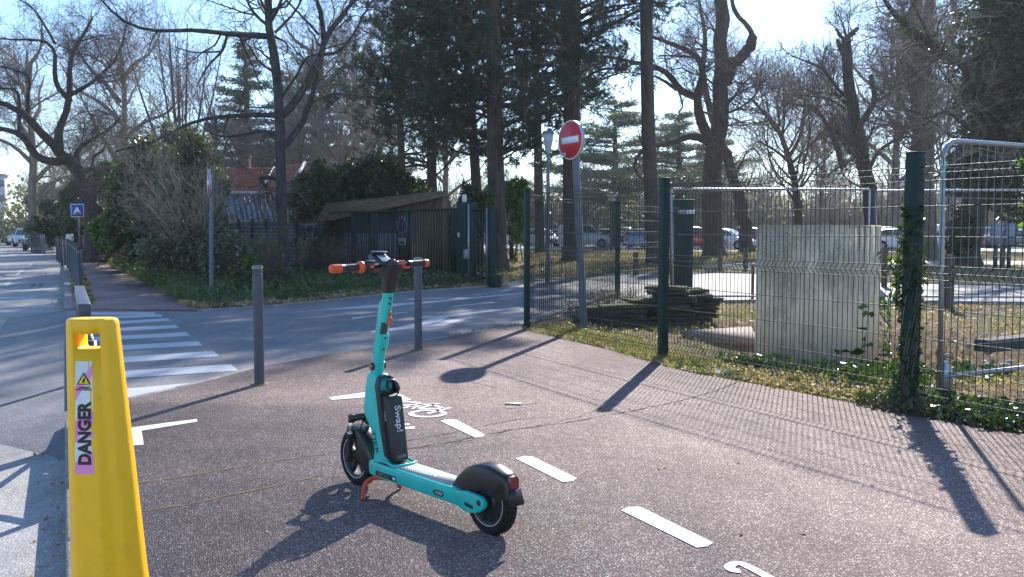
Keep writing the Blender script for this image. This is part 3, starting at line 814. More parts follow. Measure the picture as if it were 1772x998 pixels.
# ================================================================ CONCRETE CABINET
def concrete():
    m, nt, b = nodes('stained_concrete')
    co = coords(nt)
    base = ramp(nt, noise(nt, co, 3, 5, .6), [(.3, (.80, .61, .42)), (.7, (.92, .72, .51))]).outputs[0]
    st = noise(nt, coords(nt, 'Object', (1, 1, .45)), 2.3, 6, .75)
    # lichen grows in patches over the middle of the panel
    sx = nt.nodes.new('ShaderNodeSeparateXYZ'); tc = nt.nodes.new('ShaderNodeTexCoord'); nt.links.new(tc.outputs['Object'], sx.inputs[0])
    mr = nt.nodes.new('ShaderNodeMapRange'); mr.inputs[1].default_value = .25; mr.inputs[2].default_value = .85; nt.links.new(sx.outputs[2], mr.inputs[0])
    ad = nt.nodes.new('ShaderNodeMath'); ad.operation = 'MULTIPLY_ADD'; ad.inputs[1].default_value = .22; nt.links.new(mr.outputs[0], ad.inputs[0]); nt.links.new(st, ad.inputs[2])
    k = ramp(nt, ad.outputs[0], [(.54, (0, 0, 0)), (.72, (.85,) * 3)]).outputs[0]
    sp = ramp(nt, noise(nt, co, 45, 3, .8), [(.35, (.45,) * 3), (.6, (1,) * 3)]).outputs[0]
    k2 = mix(nt, k, sp, 1.0, 'MULTIPLY')
    nt.links.new(mix(nt, base, (.22, .19, .14), k2), b.inputs['Base Color'])
    b.inputs['Roughness'].default_value = .93; b.inputs['Specular IOR Level'].default_value = .15
    bump(nt, b, noise(nt, co, 60, 5, .7), .004)
    return m
M_CONC = concrete()
cl, cm, cr = G(1305, 637, -.38)[:2], G(1457, 652, -.42)[:2], G(1520, 629, -.40)[:2]
hh = 1.465
t = thing('concrete_cabinet', (*cm, 0), 'tall ribbed concrete utility cabinet with dark lichen stains behind the fence', 'cabinet')
def ribbed(p, q, nr, name):
    d = (q - p); L = np.linalg.norm(d); d /= L; n = np.array([d[1], -d[0]])
    if n[1] > 0 and name == 'front_panel': n = -n
    pts = []
    for i in range(nr):
        a = L * i / nr; w = L / nr
        pts += [(a + w * .03, .0), (a + w * .05, .003), (a + w * .95, .003), (a + w * .97, 0)]
    poly = [(0, -.06)] + [(x, y) for x, y in pts] + [(L, -.06)]
    mb = MB(); mb.prism([(x, y) for x, y in poly], .0, hh - .02, frame=lambda a, b, h: (p[0] + d[0] * a + n[0] * b, p[1] + d[1] * a + n[1] * b, h - .5 if h < .5 else h)); return mb.build(name, M_CONC, t)
ribbed(cl + 0, cm + 0, 9, 'front_panel')
def outn(p, q):
    d = (q - p) / np.linalg.norm(q - p); return np.array([d[1], -d[0]])
ribbed(cm + outn(cl, cm) * -.03, cr, 6, 'side_panel')
bk = cl + (cr - cm)
poly = [cl - outn(cl, cm) * .05, cm - outn(cl, cm) * .05, cr, bk]
mb = MB(); mb.prism([tuple(p) for p in poly], -.5, hh - .03); mb.build('core', M_CONC, t)
cen = sum(poly) / 4
mb = MB(); mb.prism([tuple(cen + (np.array(p) - cen) * 1.0) for p in (cl, cm, cr, bk)], hh - .022, hh + .004); mb.build('lid', M_CONC, t)

# ================================================================ STACKED SLABS
M_SLAB = plain('old_dark_slabs', (.09, .088, .08), .9, var=.5, vs=8, bmp=.02, dirt=(.03, .05, .02), spec=.2)
M_SLABMOSS = plain('mossy_slabs', (.12, .13, .05), .95, var=.5, vs=8, bmp=.02, dirt=(.04, .04, .03), spec=.1)
protos = []
for k in range(5):
    bm = bmesh.new(); bmesh.ops.create_cube(bm, size=1)
    bmesh.ops.subdivide_edges(bm, edges=bm.edges[:], cuts=3, use_grid_fill=True)
    for v in bm.verts: v.co = Vector((v.co.x * .62 + RNG.normal() * .013, v.co.y * .42 + RNG.normal() * .013, v.co.z * .05 + RNG.normal() * .004))
    me = bpy.data.meshes.new('stone_slab'); bm.to_mesh(me); bm.free(); me.materials.append(M_SLAB); protos.append(me)
me_m = protos[0].copy(); me_m.materials.clear(); me_m.materials.append(M_SLABMOSS)
stacks = [((1042, 560), 4, 'low leftmost stack'), ((1082, 564), 5, 'second stack from the left'), ((1122, 559), 6, 'middle stack'), ((1166, 561), 9, 'tall stack right of middle'), ((1207, 558), 8, 'rightmost tall stack')]
lev = ['bottom', 'second from bottom', 'third from bottom', 'fourth from bottom', 'fifth from bottom', 'sixth from bottom', 'seventh from bottom', 'eighth from bottom', 'ninth from bottom']
for (px, py), n, nm in stacks:
    c = G(px, py); c = c + np.array([0, .35, 0])
    for k in range(n):
        o = bpy.data.objects.new('stone_slab', me_m if k == n - 1 else protos[RNG.integers(5)]); COL.objects.link(o)
        o.location = (c[0] + RNG.normal() * .06, c[1] + RNG.normal() * .045, .01 + k * .064); o.rotation_euler = (RNG.normal() * .012, RNG.normal() * .022, RNG.normal() * .13 + (.15 if k % 2 else 0))
        p = 'top' if k == n - 1 else lev[k]
        tag(o, p + (' mossy' if p == 'top' else ' dark') + ' slab of the ' + nm + ' behind the fence', 'stone slab', 'old dark slabs stacked on the grass')

# flat concrete cover and dark kerb block on the ground inside the site
def GG(px, py):
    z = 0.
    for _ in range(12): p = G(px, py, z); z = .5 * z + .5 * float(GZ(p[0], p[1]))
    return G(px, py, z)
cc_ = [GG(*q) for q in ((1180, 577), (1240, 588), (1312, 594), (1300, 569))]; c4 = cc_[1]
mb = MB(); mb.add([p + np.array([0, 0, .04]) for p in cc_] + [p + np.array([0, 0, -.04]) for p in cc_], [np.array([[0, 1, 2, 3], [0, 4, 5, 1], [1, 5, 6, 2], [2, 6, 7, 3], [3, 7, 4, 0]])])
tag(mb.build('concrete_cover', plain('pinkish_concrete', (.25, .20, .17), .9, var=.25, bmp=.005), origin=tuple(float(v) for v in c4)), 'flat pinkish concrete cover lying on the grass left of the cabinet', 'cover')
c1, c2 = G(1700, 607)[:2], G(1800, 596)[:2]
mb = MB(); mid = (c1 + c2) / 2; mb.box((mid[0], mid[1], .06), (np.linalg.norm(c2 - c1), .22, .14), rz=atan2(*(c2 - c1)[::-1]), bev=.01)
tag(mb.build('kerb_block', plain('dark_block', (.06, .058, .055), .85, var=.3, bmp=.01), origin=(float(c1[0]), float(c1[1]), 0)), 'long dark block lying on the dry earth at the right edge', 'block')
# wooden and metal posts by the side road
M_WOOD = barkmat('weathered_wood', (.07, .05, .04), (.17, .13, .1), 14)
for px, py, h, w, lab in [(1641, 534, .95, .13, 'square brown wooden post in the grass behind the near tube barrier'),
                          (1530, 496, .95, .11, 'grey wooden post just right of the concrete cabinet, at the road edge'),
                          (1596, 474, .8, .11, 'wooden post left of the ivy clad tree, across the side road'),
                          (1734, 468, .75, .13, 'wooden post right of the ivy clad tree, across the side road'),
                          (1302, 517, .7, .05, 'short dark post touching the left edge of the cabinet'),
                          (1246, 468, .75, .12, 'wooden post in front of the forked tree trunk'),
                          (1290, 468, .75, .12, 'wooden post in front of the leaning tree trunk'),
                          (1100, 476, .7, .12, 'wooden post on the grass left of the second pine trunk')]:
    c = G(px, py, -.02); mb = MB(); mb.box((c[0], c[1], h / 2 - .06), (w, w, h + .1), rz=.3, bev=.012); mb.box((c[0], c[1], h - .01), (w * .9, w * .9, .03), rz=.3, bev=.01)
    tag(mb.build('wooden_post', M_WOOD, origin=(float(c[0]), float(c[1]), 0)), lab, 'post', 'low posts around the grass')
c = G(847, 493); t = thing('slim_post', (c[0], c[1], 0), 'slim grey metal post at the road edge right of the sliding gate', 'post')
mb = MB(); mb.tube([(c[0], c[1], -.05), (c[0], c[1], 1.25)], .03, 12); mb.build('tube', M_GALV, t, smooth=True)
mb = MB(); mb.lathe([(.034, 1.24), (.034, 1.27), (0, 1.285)], (c[0], c[1], 0), 12); mb.build('cap', M_POLE, t)
# grey boxes on legs across the road at the right
for px, py, lab in ((1722, 466, 'left grey metal box on a post across the side road'), (1745, 466, 'right grey metal box on a post across the side road')):
    c = G(px, py); t = thing('utility_box', (c[0], c[1], 0), lab, 'box', 'grey boxes across the road')
    mb = MB(); mb.box((c[0], c[1], 1.25), (.34, .25, .75), bev=.02); mb.build('casing', plain('box_grey', (.2, .22, .25), .5), t)
    mb = MB(); mb.box((c[0], c[1], .42), (.1, .1, .95)); mb.build('leg', M_GREYPAINT, t)
    mb = MB(); mb.box((c[0], c[1] - .127, 1.25), (.28, .006, .66)); mb.build('door', plain('box_door', (.25, .27, .3), .45), t)
# ================================================================ SLIDING GATE, SHED, HOUSE
g0 = G(800, 491)[:2]; g1 = G(574, 474)[:2]
gd = (g1 - g0); gL = np.linalg.norm(gd); gd /= gL; gz = atan2(gd[1], gd[0])
def gp(s, o=0): return g0 + gd * s + np.array([-gd[1], gd[0]]) * o
t = thing('sliding_gate', (*g0, 0), 'dark green vertical bar sliding gate in front of the wooden shed', 'gate')
mb = MB()
for z, h in ((.17, .12), (1.93, .07)):
    c = gp(gL / 2); mb.box((c[0], c[1], z), (gL, .07, h), rz=gz, bev=.006)
for s in (.35, gL * .36, gL * .62, gL * .8, gL - .1):
    c = gp(s); mb.box((c[0], c[1], 1.05), (.09, .068, 1.7), rz=gz)
mb.build('gate_frame', M_GREEN, t)
mb = MB(); n = int(gL / .125)
for i in range(1, n): c = gp(i * gL / n); mb.box((c[0], c[1], 1.06), (.028, .028, 1.66), rz=gz)
mb.build('bars', M_GREEN, t)
# gate posts with guide
t = thing('gate_post', (*g0, 0), 'broad dark green gate post with intercom at the right end of the sliding gate', 'gate post')
c = gp(-.18); mb = MB(); mb.box((c[0], c[1], 1.02), (.4, .34, 2.16), rz=gz, bev=.01); mb.build('column', M_GREEN, t)
mb = MB(); c = gp(-.1, .19); mb.box((c[0], c[1], 1.27), (.07, .02, .12), rz=gz, bev=.004); mb.build('intercom', plain('intercom_grey', (.5, .52, .53), .5), t)
mb = MB(); c = gp(-.42, .19); mb.box((c[0], c[1], .78), (.13, .08, .24), rz=gz, bev=.01); mb.build('lock_case', M_GALV, t)
mb = MB(); c = gp(-.43, .12); mb.box((c[0], c[1], 1.05), (.035, .035, 2.0), rz=gz); mb.build('guide_rail', M_GALV, t)
mb = MB(); c = gp(-.1); mb.lathe([(.05, 2.1), (.06, 2.16), (.06, 2.25), (.04, 2.3), (0, 2.31)], (c[0], c[1], 0), 14); mb.build('beacon', plain('beacon_white', (.6, .6, .58), .4), t, smooth=True)
# narrow side leaf
t = thing('side_panel', (*gp(-.75), 0), 'narrow green barred panel with a grey rail right of the gate post', 'fence panel')
mb = MB()
for z in (.2, 1.9): c = gp(-.82); mb.box((c[0], c[1], z), (.7, .06, .08), rz=gz)
for s in (-.55, -.7, -.85, -1.0): c = gp(s); mb.box((c[0], c[1], 1.05), (.03, .03, 1.66), rz=gz)
mb.build('bars', M_GREEN, t)
mb = MB(); c = gp(-1.2); mb.box((c[0], c[1], .98), (.16, .16, 2.0), rz=gz, bev=.01); mb.build('end_post', M_GREEN, t)
mb = MB(); c = gp(-1.16, .1); mb.box((c[0], c[1], .98), (.03, .03, 1.9), rz=gz); mb.build('guide_rail', M_GALV, t)
mb = MB(); c = gp(-1.45, .05); mb.box((c[0], c[1], .14), (.22, .22, .3), rz=gz, bev=.02); mb.build('motor_box', M_GREEN, t)
# no parking sign with tow-away plate on the gate
kq = (695 - 886) / 1620.; sg = (g0[0] - kq * g0[1]) / (kq * gd[1] - gd[0]); Yg = gp(sg)[1] + .14
c = D(695, 389, Yg); gn = np.array([gd[1], -gd[0], 0.]);
if gn[1] > 0: gn = -gn
# the sign is bolted through the bars
foot = gp(2.35)
t = thing('no_parking_sign', (float(c[0]), float(c[1]), float(c[2])), 'round no parking sign with a tow away plate hung on the green gate', 'sign')
def gframe(mb, V, F):
    V = np.asarray(V); R = np.array([[cos(gz + pi), -sin(gz + pi), 0], [sin(gz + pi), cos(gz + pi), 0], [0, 0, 1]])
    mb.add(V @ R.T + c, F)
def gdisc(r1, y0, y1, inner=0.0, name='', mat=None, par=None):
    m = MB(); prof = [(inner, y0), (r1, y0), (r1, y1), (inner, y1)] + ([(inner, y0)] if inner else [])
    m.lathe(prof, n=36, axis='y'); mb = MB(); gframe(mb, np.concatenate(m.V), m2_f(m)); return mb.build(name, mat, par or t)
gdisc(.245, .0, .02, name='plate', mat=M_SIGNBACK); gdisc(.243, -.003, -.0005, .225, 'rim', M_SIGNWHITE); gdisc(.224, -.003, -.0004, .17, 'red_ring', M_RED); gdisc(.169, -.003, -.0003, 0, 'blue_face', plain('parking_blue', (.02, .07, .35), .4))
m = MB(); m.box((0, -.006, 0), (.36, .003, .05), R=np.array(Matrix.Rotation(radians(45), 3, 'Y'))); mb = MB(); gframe(mb, np.concatenate(m.V), m2_f(m)); mb.build('slash', M_RED, t)
m = MB(); m.box((0, .003, -.47), (.4, .02, .21), bev=.005); mb = MB(); gframe(mb, np.concatenate(m.V), m2_f(m)); pl = mb.build('tow_plate', M_SIGNWHITE, t)
m = MB(); m.prism([(-.16, -.03), (-.05, -.03), (-.05, .0), (-.02, .03), (.02, .02), (.04, -.01), (.16, -.02), (.16, -.05), (.02, -.05), (-.16, -.06)], -.0095, -.008, frame=lambda a, b_, h: (a, h, -.47 + b_)); mb = MB(); gframe(mb, np.concatenate(m.V), m2_f(m)); mb.build('tow_symbol', plain('tow_black', (.02, .02, .02), .5), pl)

# shed
M_DARKWOOD = barkmat('dark_shed_boards', (.10, .06, .04), (.22, .13, .085), 9)
M_TILEMOSS = plain('mossy_roof_felt', (.20, .145, .08), .95, var=.4, vs=7, bmp=.02, dirt=(.07, .075, .025), spec=.1)
Ysh = 28.6
def S(px, py, dy=0): return D(px, py, Ysh + dy)
t = thing('wooden_shed', (*S(690, 420)[:2], 0), 'low wooden shed with a sloping mossy roof behind the green gate', 'shed')
pr = S(775, 333); plh = S(548, 381)
mb = MB(); f0 = plh; f1 = pr
dpt = np.array([-.5, 4.0, 0.2])
th = np.array([0, 0, -.05])
V = [f0, f1, f1 + dpt + np.array([0, 0, .0]), f0 + dpt + np.array([0, 0, .42])]; V = V + [v + th for v in V]
mb.add(V, [np.array([[0, 1, 2, 3], [7, 6, 5, 4], [0, 4, 5, 1], [1, 5, 6, 2], [2, 6, 7, 3], [3, 7, 4, 0]])]); roof = mb.build('roof', M_TILEMOSS, t)
mb = MB(); dirr = f1 - f0
for k in range(9):                                     # laths and ridges of the covering
    a = f0 + dirr * .01 + dpt * (k / 9.) + np.array([0, 0, .012 + .42 * k / 9.]); b_ = f0 + dirr * .99 + dpt * (k / 9.) + np.array([0, 0, .012]); mb.tube([a, b_], .02, 5)
for k in range(26):
    u_, v_ = RNG.random(2); a = f0 + dirr * u_ + dpt * v_ + np.array([0, 0, .02 + .42 * v_ * (1 - u_)]); mb.box(a, (.2 * RNG.random() + .06, .16, .022), rz=RNG.random() * 3)
mb.build('moss_ridges', M_TILEMOSS, roof)
mb = MB(); a = f0 + np.array([0, -.02, -.06]); b_ = f1 + np.array([0, -.02, -.06]); c = (a + b_) / 2; L = np.linalg.norm(b_ - a); ang = atan2(b_[2] - a[2], b_[0] - a[0])
mb.box(c, (L, .03, .09), R=np.array(Matrix.Rotation(-ang, 3, 'Y'))); mb.build('fascia', M_DARKWOOD, t)
wl, wr = S(588, 400)[0], S(762, 345)[0]
def roofz(x): return f0[2] + (f1[2] - f0[2]) * (x - f0[0]) / (f1[0] - f0[0]) - .12
xm = S(690, 400)[0]
mb = MB(); n = 16
for i in range(n):
    x0 = xm + (wr - xm) * i / n; x1 = xm + (wr - xm) * (i + 1) / n - .012
    mb.prism([(x0, -.05), (x1, -.05), (x1, roofz(x1)), (x0, roofz(x0))], Ysh + .3, Ysh + .33, axis=1)
mb.build('front_boards', M_DARKWOOD, t)
mb = MB(); mb.box((wr + .02, Ysh + 2.1, 1.2), (.08, 3.6, 2.4)); mb.build('side_wall', M_DARKWOOD, t)
mb = MB()
x = wl
while x < xm - .1:
    mb.prism([(x, 0), (x + .04, .03), (x + .1, .03), (x + .14, 0)], 0, 1.28, frame=lambda a, b_, h: (a, Ysh + .6 - b_, h)); x += .14
mb.build('corrugated_panel', plain('grey_fibre_cement', (.32, .35, .38), .8, var=.2, bmp=.005), t)
mb = MB(); mb.box(((wl + xm) / 2, Ysh + .75, 1.45), (xm - wl, .08, .3)); mb.build('beam', M_DARKWOOD, t)
for px in (590, 640, 688):
    x = S(px, 400)[0]; mb = MB(); mb.box((x, Ysh + .5, (roofz(x)) / 2), (.09, .09, roofz(x))); mb.build('post', M_DARKWOOD, t)
mb = MB(); mb.box(((wl + xm) / 2, Ysh + 3.2, 1.0), (xm - wl, .06, 2.0)); mb.build('back_wall', M_DARKWOOD, t)

# fence between house and gate: posts and boards
t = thing('panel_fence', (*D(470, 440, 33)[:2], 0), 'dark slatted garden fence running left from the sliding gate below the tiled house', 'fence')
pA = D(392, 440, 33.5)[:2]; pB = D(570, 440, 29.5)[:2]; dv = pB - pA; L = np.linalg.norm(dv); dv /= L
mb = MB()
for k in range(12): c = (pA + pB) / 2; mb.box((c[0], c[1], .25 + k * .12), (L, .02, .095), rz=atan2(dv[1], dv[0]))
mb.build('slats', plain('grey_blue_slats', (.075, .09, .115), .7, var=.25), t)
for k in range(8): c = pA + dv * (L * k / 7.); mb = MB(); mb.box((c[0], c[1] - .06, .86), (.1, .1, 1.8), bev=.008); mb.build('post', M_GREEN, t)
# green barrel/bin at the fence
c = D(548, 400, 28.9); t = thing('water_butt', (c[0], c[1], 0), 'dark green round water butt between the slatted fence and the shed', 'water butt')
mb = MB(); mb.lathe([(.42, 0), (.45, .5), (.45, 1.35), (.47, 1.38), (.47, 1.44)], (c[0], c[1], 0), 20); mb.build('barrel', M_GREEN, t, smooth=True)
mb = MB(); mb.lathe([(.48, 1.44), (.49, 1.5), (.3, 1.56), (0, 1.58)], (c[0], c[1], 0), 20); mb.build('lid', M_GREEN, t, smooth=True)

# house
def tiles():
    m, nt, b = nodes('red_roof_tiles'); co = coords(nt)
    w = nt.nodes.new('ShaderNodeTexBrick'); w.inputs['Scale'].default_value = 1.0; w.inputs['Brick Width'].default_value = .27; w.inputs['Row Height'].default_value = .2; w.inputs['Mortar Size'].default_value = .012
    w.inputs['Color1'].default_value = (.50, .15, .08, 1); w.inputs['Color2'].default_value = (.32, .10, .06, 1); w.inputs['Mortar'].default_value = (.05, .03, .025, 1)
    nt.links.new(co, w.inputs['Vector'])
    c = mix(nt, w.outputs['Color'], (.09, .08, .06), ramp(nt, noise(nt, co, 1.5, 5, .7), [(.5, (0, 0, 0)), (.7, (.6,) * 3)]).outputs[0])
    nt.links.new(c, b.inputs['Base Color']); b.inputs['Roughness'].default_value = .8
    return m
M_TILES = tiles(); M_RENDER = plain('pale_render', (.38, .36, .33), .9, var=.1, bmp=.004)
YH = 45.
def Hh_(px, py, dy=0): return D(px, py, YH + dy)
t = thing('tiled_house', (*Hh_(460, 400)[:2], 0), 'small house with red tiled roof and grey lean-to behind the garden fence', 'house')
eL, eR = Hh_(330, 330), Hh_(478, 330); zr = Hh_(400, 290, 4)[2]; ze = eL[2]
mb = MB()
def tile_roof(p0, p1, q1, q0, step=.32):
    """rows of overlapping round tiles between eave p0-p1 and ridge q0-q1"""
    p0, p1, q1, q0 = [np.array(v, float) for v in (p0, p1, q1, q0)]
    rows = int(np.linalg.norm(q0 - p0) / step)
    up = (q0 - p0) / rows; nrm = np.cross(p1 - p0, q0 - p0); nrm /= np.linalg.norm(nrm); nrm *= np.sign(nrm[2])
    for r in range(rows):
        a = p0 + up * r; f = r / rows; b_ = p1 + (q1 - p1) * f; a = p0 + (q0 - p0) * f
        a2 = p0 + (q0 - p0) * (f + 1.15 / rows); b2 = p1 + (q1 - p1) * (f + 1.15 / rows)
        n = max(2, int(np.linalg.norm(b_ - a) / .13)); s = np.linspace(0, 1, n)
        wv = .03 * np.abs(np.sin(np.arange(n) * pi / 2))[:, None] * nrm
        lo = a + (b_ - a) * s[:, None] + wv + nrm * .05; hi = a2 + (b2 - a2) * s[:, None] + wv
        V = np.concatenate([lo, hi, lo - nrm * .04]); i = np.arange(n - 1)
        mb.add(V, [np.stack([i, i + 1, i + 1 + n, i + n], 1), np.stack([i + 2 * n, i + 1 + 2 * n, i + 1, i], 1)])
rp0 = Hh_(330, 291, 4); rp1 = Hh_(474, 291, 4)
tile_roof(eL, Hh_(448, 331, 0), rp1, rp0)
mb.build('main_roof', M_TILES, t)
mb = MB()  # cross gable: its eave faces the camera's right
tile_roof(Hh_(449, 331, 0), Hh_(497, 331, -1.2), Hh_(527, 282, 1.5), Hh_(474, 291, 4))
mb.build('gable_roof', M_TILES, t)
mb = MB(); mb.tube([Hh_(449, 330, -.1), Hh_(474, 290, 3.9)], .07, 8); mb.build('valley_flashing', plain('zinc', (.10, .15, .22), .6), t)
mb = MB(); mb.tube([Hh_(498, 331, -1.25), Hh_(528, 281, 1.45)], .1, 6); mb.tube([Hh_(394, 333, -.15), Hh_(500, 333, -1.1)], .08, 6); mb.build('fascia', plain('pale_fascia', (.45, .45, .45), .6), t)
wx0, wx1 = eL[0], eR[0]
mb = MB(); mb.prism([(wx0, YH + .3), (wx1 + .3, YH + .3), (wx1 + .3, YH + 7), (wx0, YH + 7)], -.1, ze - .05); mb.build('wall', M_RENDER, t)
gt = zr
mb = MB(); mb.prism([(wx0, -.1 + ze), (wx0 + .02, ze), (wx0 + .02, zr - .05), (wx0, zr)], YH + 3.6, YH + 4.4, axis=1); mb.build('gable_wall', M_RENDER, t)
# lean-to with metal roof
l0, l1 = Hh_(388, 381, -3.0), Hh_(515, 381, -3.0); u0, u1 = Hh_(380, 336, -.1), Hh_(506, 336, -.1)
mb = MB(); V = [l0, l1, u1, u0]; V = V + [v - np.array([0, 0, .06]) for v in V]
mb.add(V, [np.array([[0, 1, 2, 3], [7, 6, 5, 4], [0, 4, 5, 1], [1, 5, 6, 2], [2, 6, 7, 3], [3, 7, 4, 0]])])
lr = mb.build('lean_to_roof', plain('old_metal_roof', (.32, .33, .31), .7, .2, var=.4, vs=2, dirt=(.1, .09, .07)), t)
mb = MB()
for k in range(14): s = (k + .5) / 14; a = l0 + (l1 - l0) * s; b_ = u0 + (u1 - u0) * s; mb.tube([a + np.array([0, 0, .03]), b_ + np.array([0, 0, .03])], .045, 6)
mb.build('roof_ridges', plain('ridge_metal', (.09, .1, .1), .7, .2), lr)
mb = MB(); mb.prism([(l0[0] + .3, YH - 2.7), (l1[0] - .1, YH - 2.7), (l1[0] - .1, YH + .2), (l0[0] + .3, YH + .2)], -.1, l0[2] - .07); mb.build('lean_to_wall', plain('bluish_grey_wall', (.26, .29, .34), .85, var=.12), t)
mb = MB(); c = Hh_(424, 285, 4.6); mb.box((c[0], c[1], c[2]-.1), (.5, .5, 1.0), bev=.02); mb.box((c[0], c[1], c[2] + .42), (.58, .58, .07)); mb.build('chimney', plain('chimney_brick', (.14,.085,.065), .9), t)
# ================================================================ SCOOTER
RC = G(850, 922); FC = G(622, 837)
sd = FC - RC; srz = atan2(sd[1], sd[0])
M_TEAL = plain('teal_powder_coat', (.015, .52, .45), .34, var=.09, vs=7, coat=.2)
def dusty(m, col, sc=40., lo=.6):
    nt = m.node_tree; b = nt.nodes['Principled BSDF']; src = b.inputs['Base Color'].links[0].from_socket
    d = ramp(nt, noise(nt, coords(nt), sc, 8, .85), [(lo, (0, 0, 0)), (lo + .1, (.5,) * 3)]).outputs[0]; nt.links.new(mix(nt, src, col, d), b.inputs['Base Color'])
dusty(M_TEAL, (.10, .30, .27), 26.)
M_TEAL.node_tree.nodes['Principled BSDF'].inputs['Coat Roughness'].default_value = .25
M_BLK = plain('black_plastic', (.014, .015, .018), .42, var=.25, vs=16, bmp=.0008, dirt=(.028, .026, .024))
M_BLKS = plain('satin_black', (.012, .012, .014), .3, var=.2, vs=12)
M_RUB = plain('tyre_rubber', (.012, .012, .012), .8, var=.4, vs=12, bmp=.002, dirt=(.04, .037, .034), spec=.3)
M_ORG = plain('orange_plastic', (.78, .095, .02), .38, var=.1, vs=20)
M_KICK = plain('orange_red_paint', (.52, .06, .018), .4, var=.15, vs=16, dirt=(.25, .06, .03))
M_SILV = plain('polished_steel', (.6, .6, .6), .2, 1.0)
M_WHT = plain('white_print', (.75, .77, .78), .5)
M_DECK = None
def deckmat():
    m, nt, b = nodes('grip_mat'); co = coords(nt)
    w = nt.nodes.new('ShaderNodeTexWave'); w.wave_type = 'BANDS'; w.bands_direction = 'DIAGONAL'; w.inputs['Scale'].default_value = 38; w.inputs['Distortion'].default_value = 0
    mp = nt.nodes.new('ShaderNodeMapping'); mp.inputs['Scale'].default_value = (1, 1.6, 0); nt.links.new(co, mp.inputs[0]); nt.links.new(mp.outputs[0], w.inputs['Vector'])
    c = ramp(nt, w.outputs['Fac'], [(.35, (.3, .29, .275)), (.55, (.6, .58, .55))]).outputs[0]
    c = mix(nt, c, (.5, .46, .41), ramp(nt, noise(nt, co, 30, 6, .8), [(.5, (0, 0, 0)), (.75, (.6,) * 3)]).outputs[0])
    nt.links.new(c, b.inputs['Base Color']); b.inputs['Roughness'].default_value = .6
    bump(nt, b, w.outputs['Fac'], .002); return m
sc = thing('electric_scooter', (RC[0], RC[1], 0), 'teal and black electric scooter with orange grip ends standing on the reddish path', 'scooter', rz=srz, local=True)
def rot_y(a): return np.array(Matrix.Rotation(a, 3, 'Y'))
def wheel(cx, name, spokes):
    cz = .156; R = .156
    mb = MB(); prof = [(.112, -.026), (.125, -.033), (.143, -.033), (.152, -.026), (.156, -.014), (.1575, 0), (.156, .014), (.152, .026), (.143, .033), (.125, .033), (.112, .026)]
    mb.lathe(prof, (cx, 0, cz), 56, 'y'); w = mb.build(name, M_RUB, sc, smooth=True)
    mb = MB()                                                # tread blocks
    for i in range(64):
        a = 2 * pi * i / 64
        for s_ in (-1, 0, 1):
            aa = a + (.035 if s_ else 0); mb.box((cx + cos(aa) * .1572, s_ * .0165, cz + sin(aa) * .1572), (.004, .0125, .009), R=rot_y(-aa))
    mb.build('tread', M_RUB, w)
    mb = MB(); mb.lathe([(.1, -.02), (.113, -.029), (.117, -.029), (.117, .029), (.113, .029), (.1, .02), (.1, -.02)], (cx, 0, cz), 48, 'y')
    if spokes:
        for i in range(5):
            a = 2 * pi * i / 5 + .35; mb.box((cx + cos(a) * .068, 0, cz + sin(a) * .068), (.085, .026, .026), R=rot_y(-a), bev=.004)
        mb.lathe([(0, -.04), (.032, -.04), (.04, -.03), (.04, .03), (.032, .04), (0, .04)], (cx, 0, cz), 24, 'y')
    else:
        mb.lathe([(0, -.036), (.05, -.036), (.062, -.024), (.104, -.018), (.104, .018), (.062, .024), (.05, .036), (0, .036)], (cx, 0, cz), 40, 'y')
        for i in range(10):
            a = 2 * pi * i / 10; mb.box((cx + cos(a) * .075, .022, cz + sin(a) * .075), (.05, .01, .006), R=rot_y(-a))
    mb.build('rim', M_BLK, w, autosmooth=35)
    for s_ in (1, -1):
        mb = MB(); y = s_ * .0296; mb.lathe([(.1128, y), (.1165, y), (.1165, y + .0012 * s_), (.1128, y + .0012 * s_), (.1128, y)], (cx, 0, cz), 64, 'y'); mb.build('reflective_ring', plain('ring_white', (.6, .62, .63), .3), w, smooth=False)
    return w
rw = wheel(0, 'rear_wheel', False); fw = wheel(1.134, 'front_wheel', True)
mb = MB(); mb.box((.012, .033, .205), (.022, .004, .03), bev=.001); mb.build('rim_label', plain('pale_label', (.35, .36, .33), .5), rw)

def shell_profile(name, pts_fn, mat, parent, n=None, **kw): pass
def loft(mb, rings, close=True, caps=True):
    """rings (m,k,3) closed cross-sections joined in order"""
    Rr = np.array(rings, float); m, k, _ = Rr.shape; i = np.arange(m * k).reshape(m, k); j = np.roll(i, -1, 1)
    Fs = [np.stack([i[:-1], j[:-1], j[1:], i[1:]], -1).reshape(-1, 4)]
    if caps: Fs += [i[0][::-1][None], i[-1][None]]
    return mb.add(Rr.reshape(-1, 3), Fs)
def rrect2(hx, hy, r, n=4):
    P = []
    for cx, cy, a0 in ((hx - r, hy - r, 0), (-hx + r, hy - r, pi / 2), (-hx + r, -hy + r, pi), (hx - r, -hy + r, 1.5 * pi)):
        for i in range(n + 1): a = a0 + pi / 2 * i / n; P.append((cx + r * cos(a), cy + r * sin(a)))
    return np.array(P)
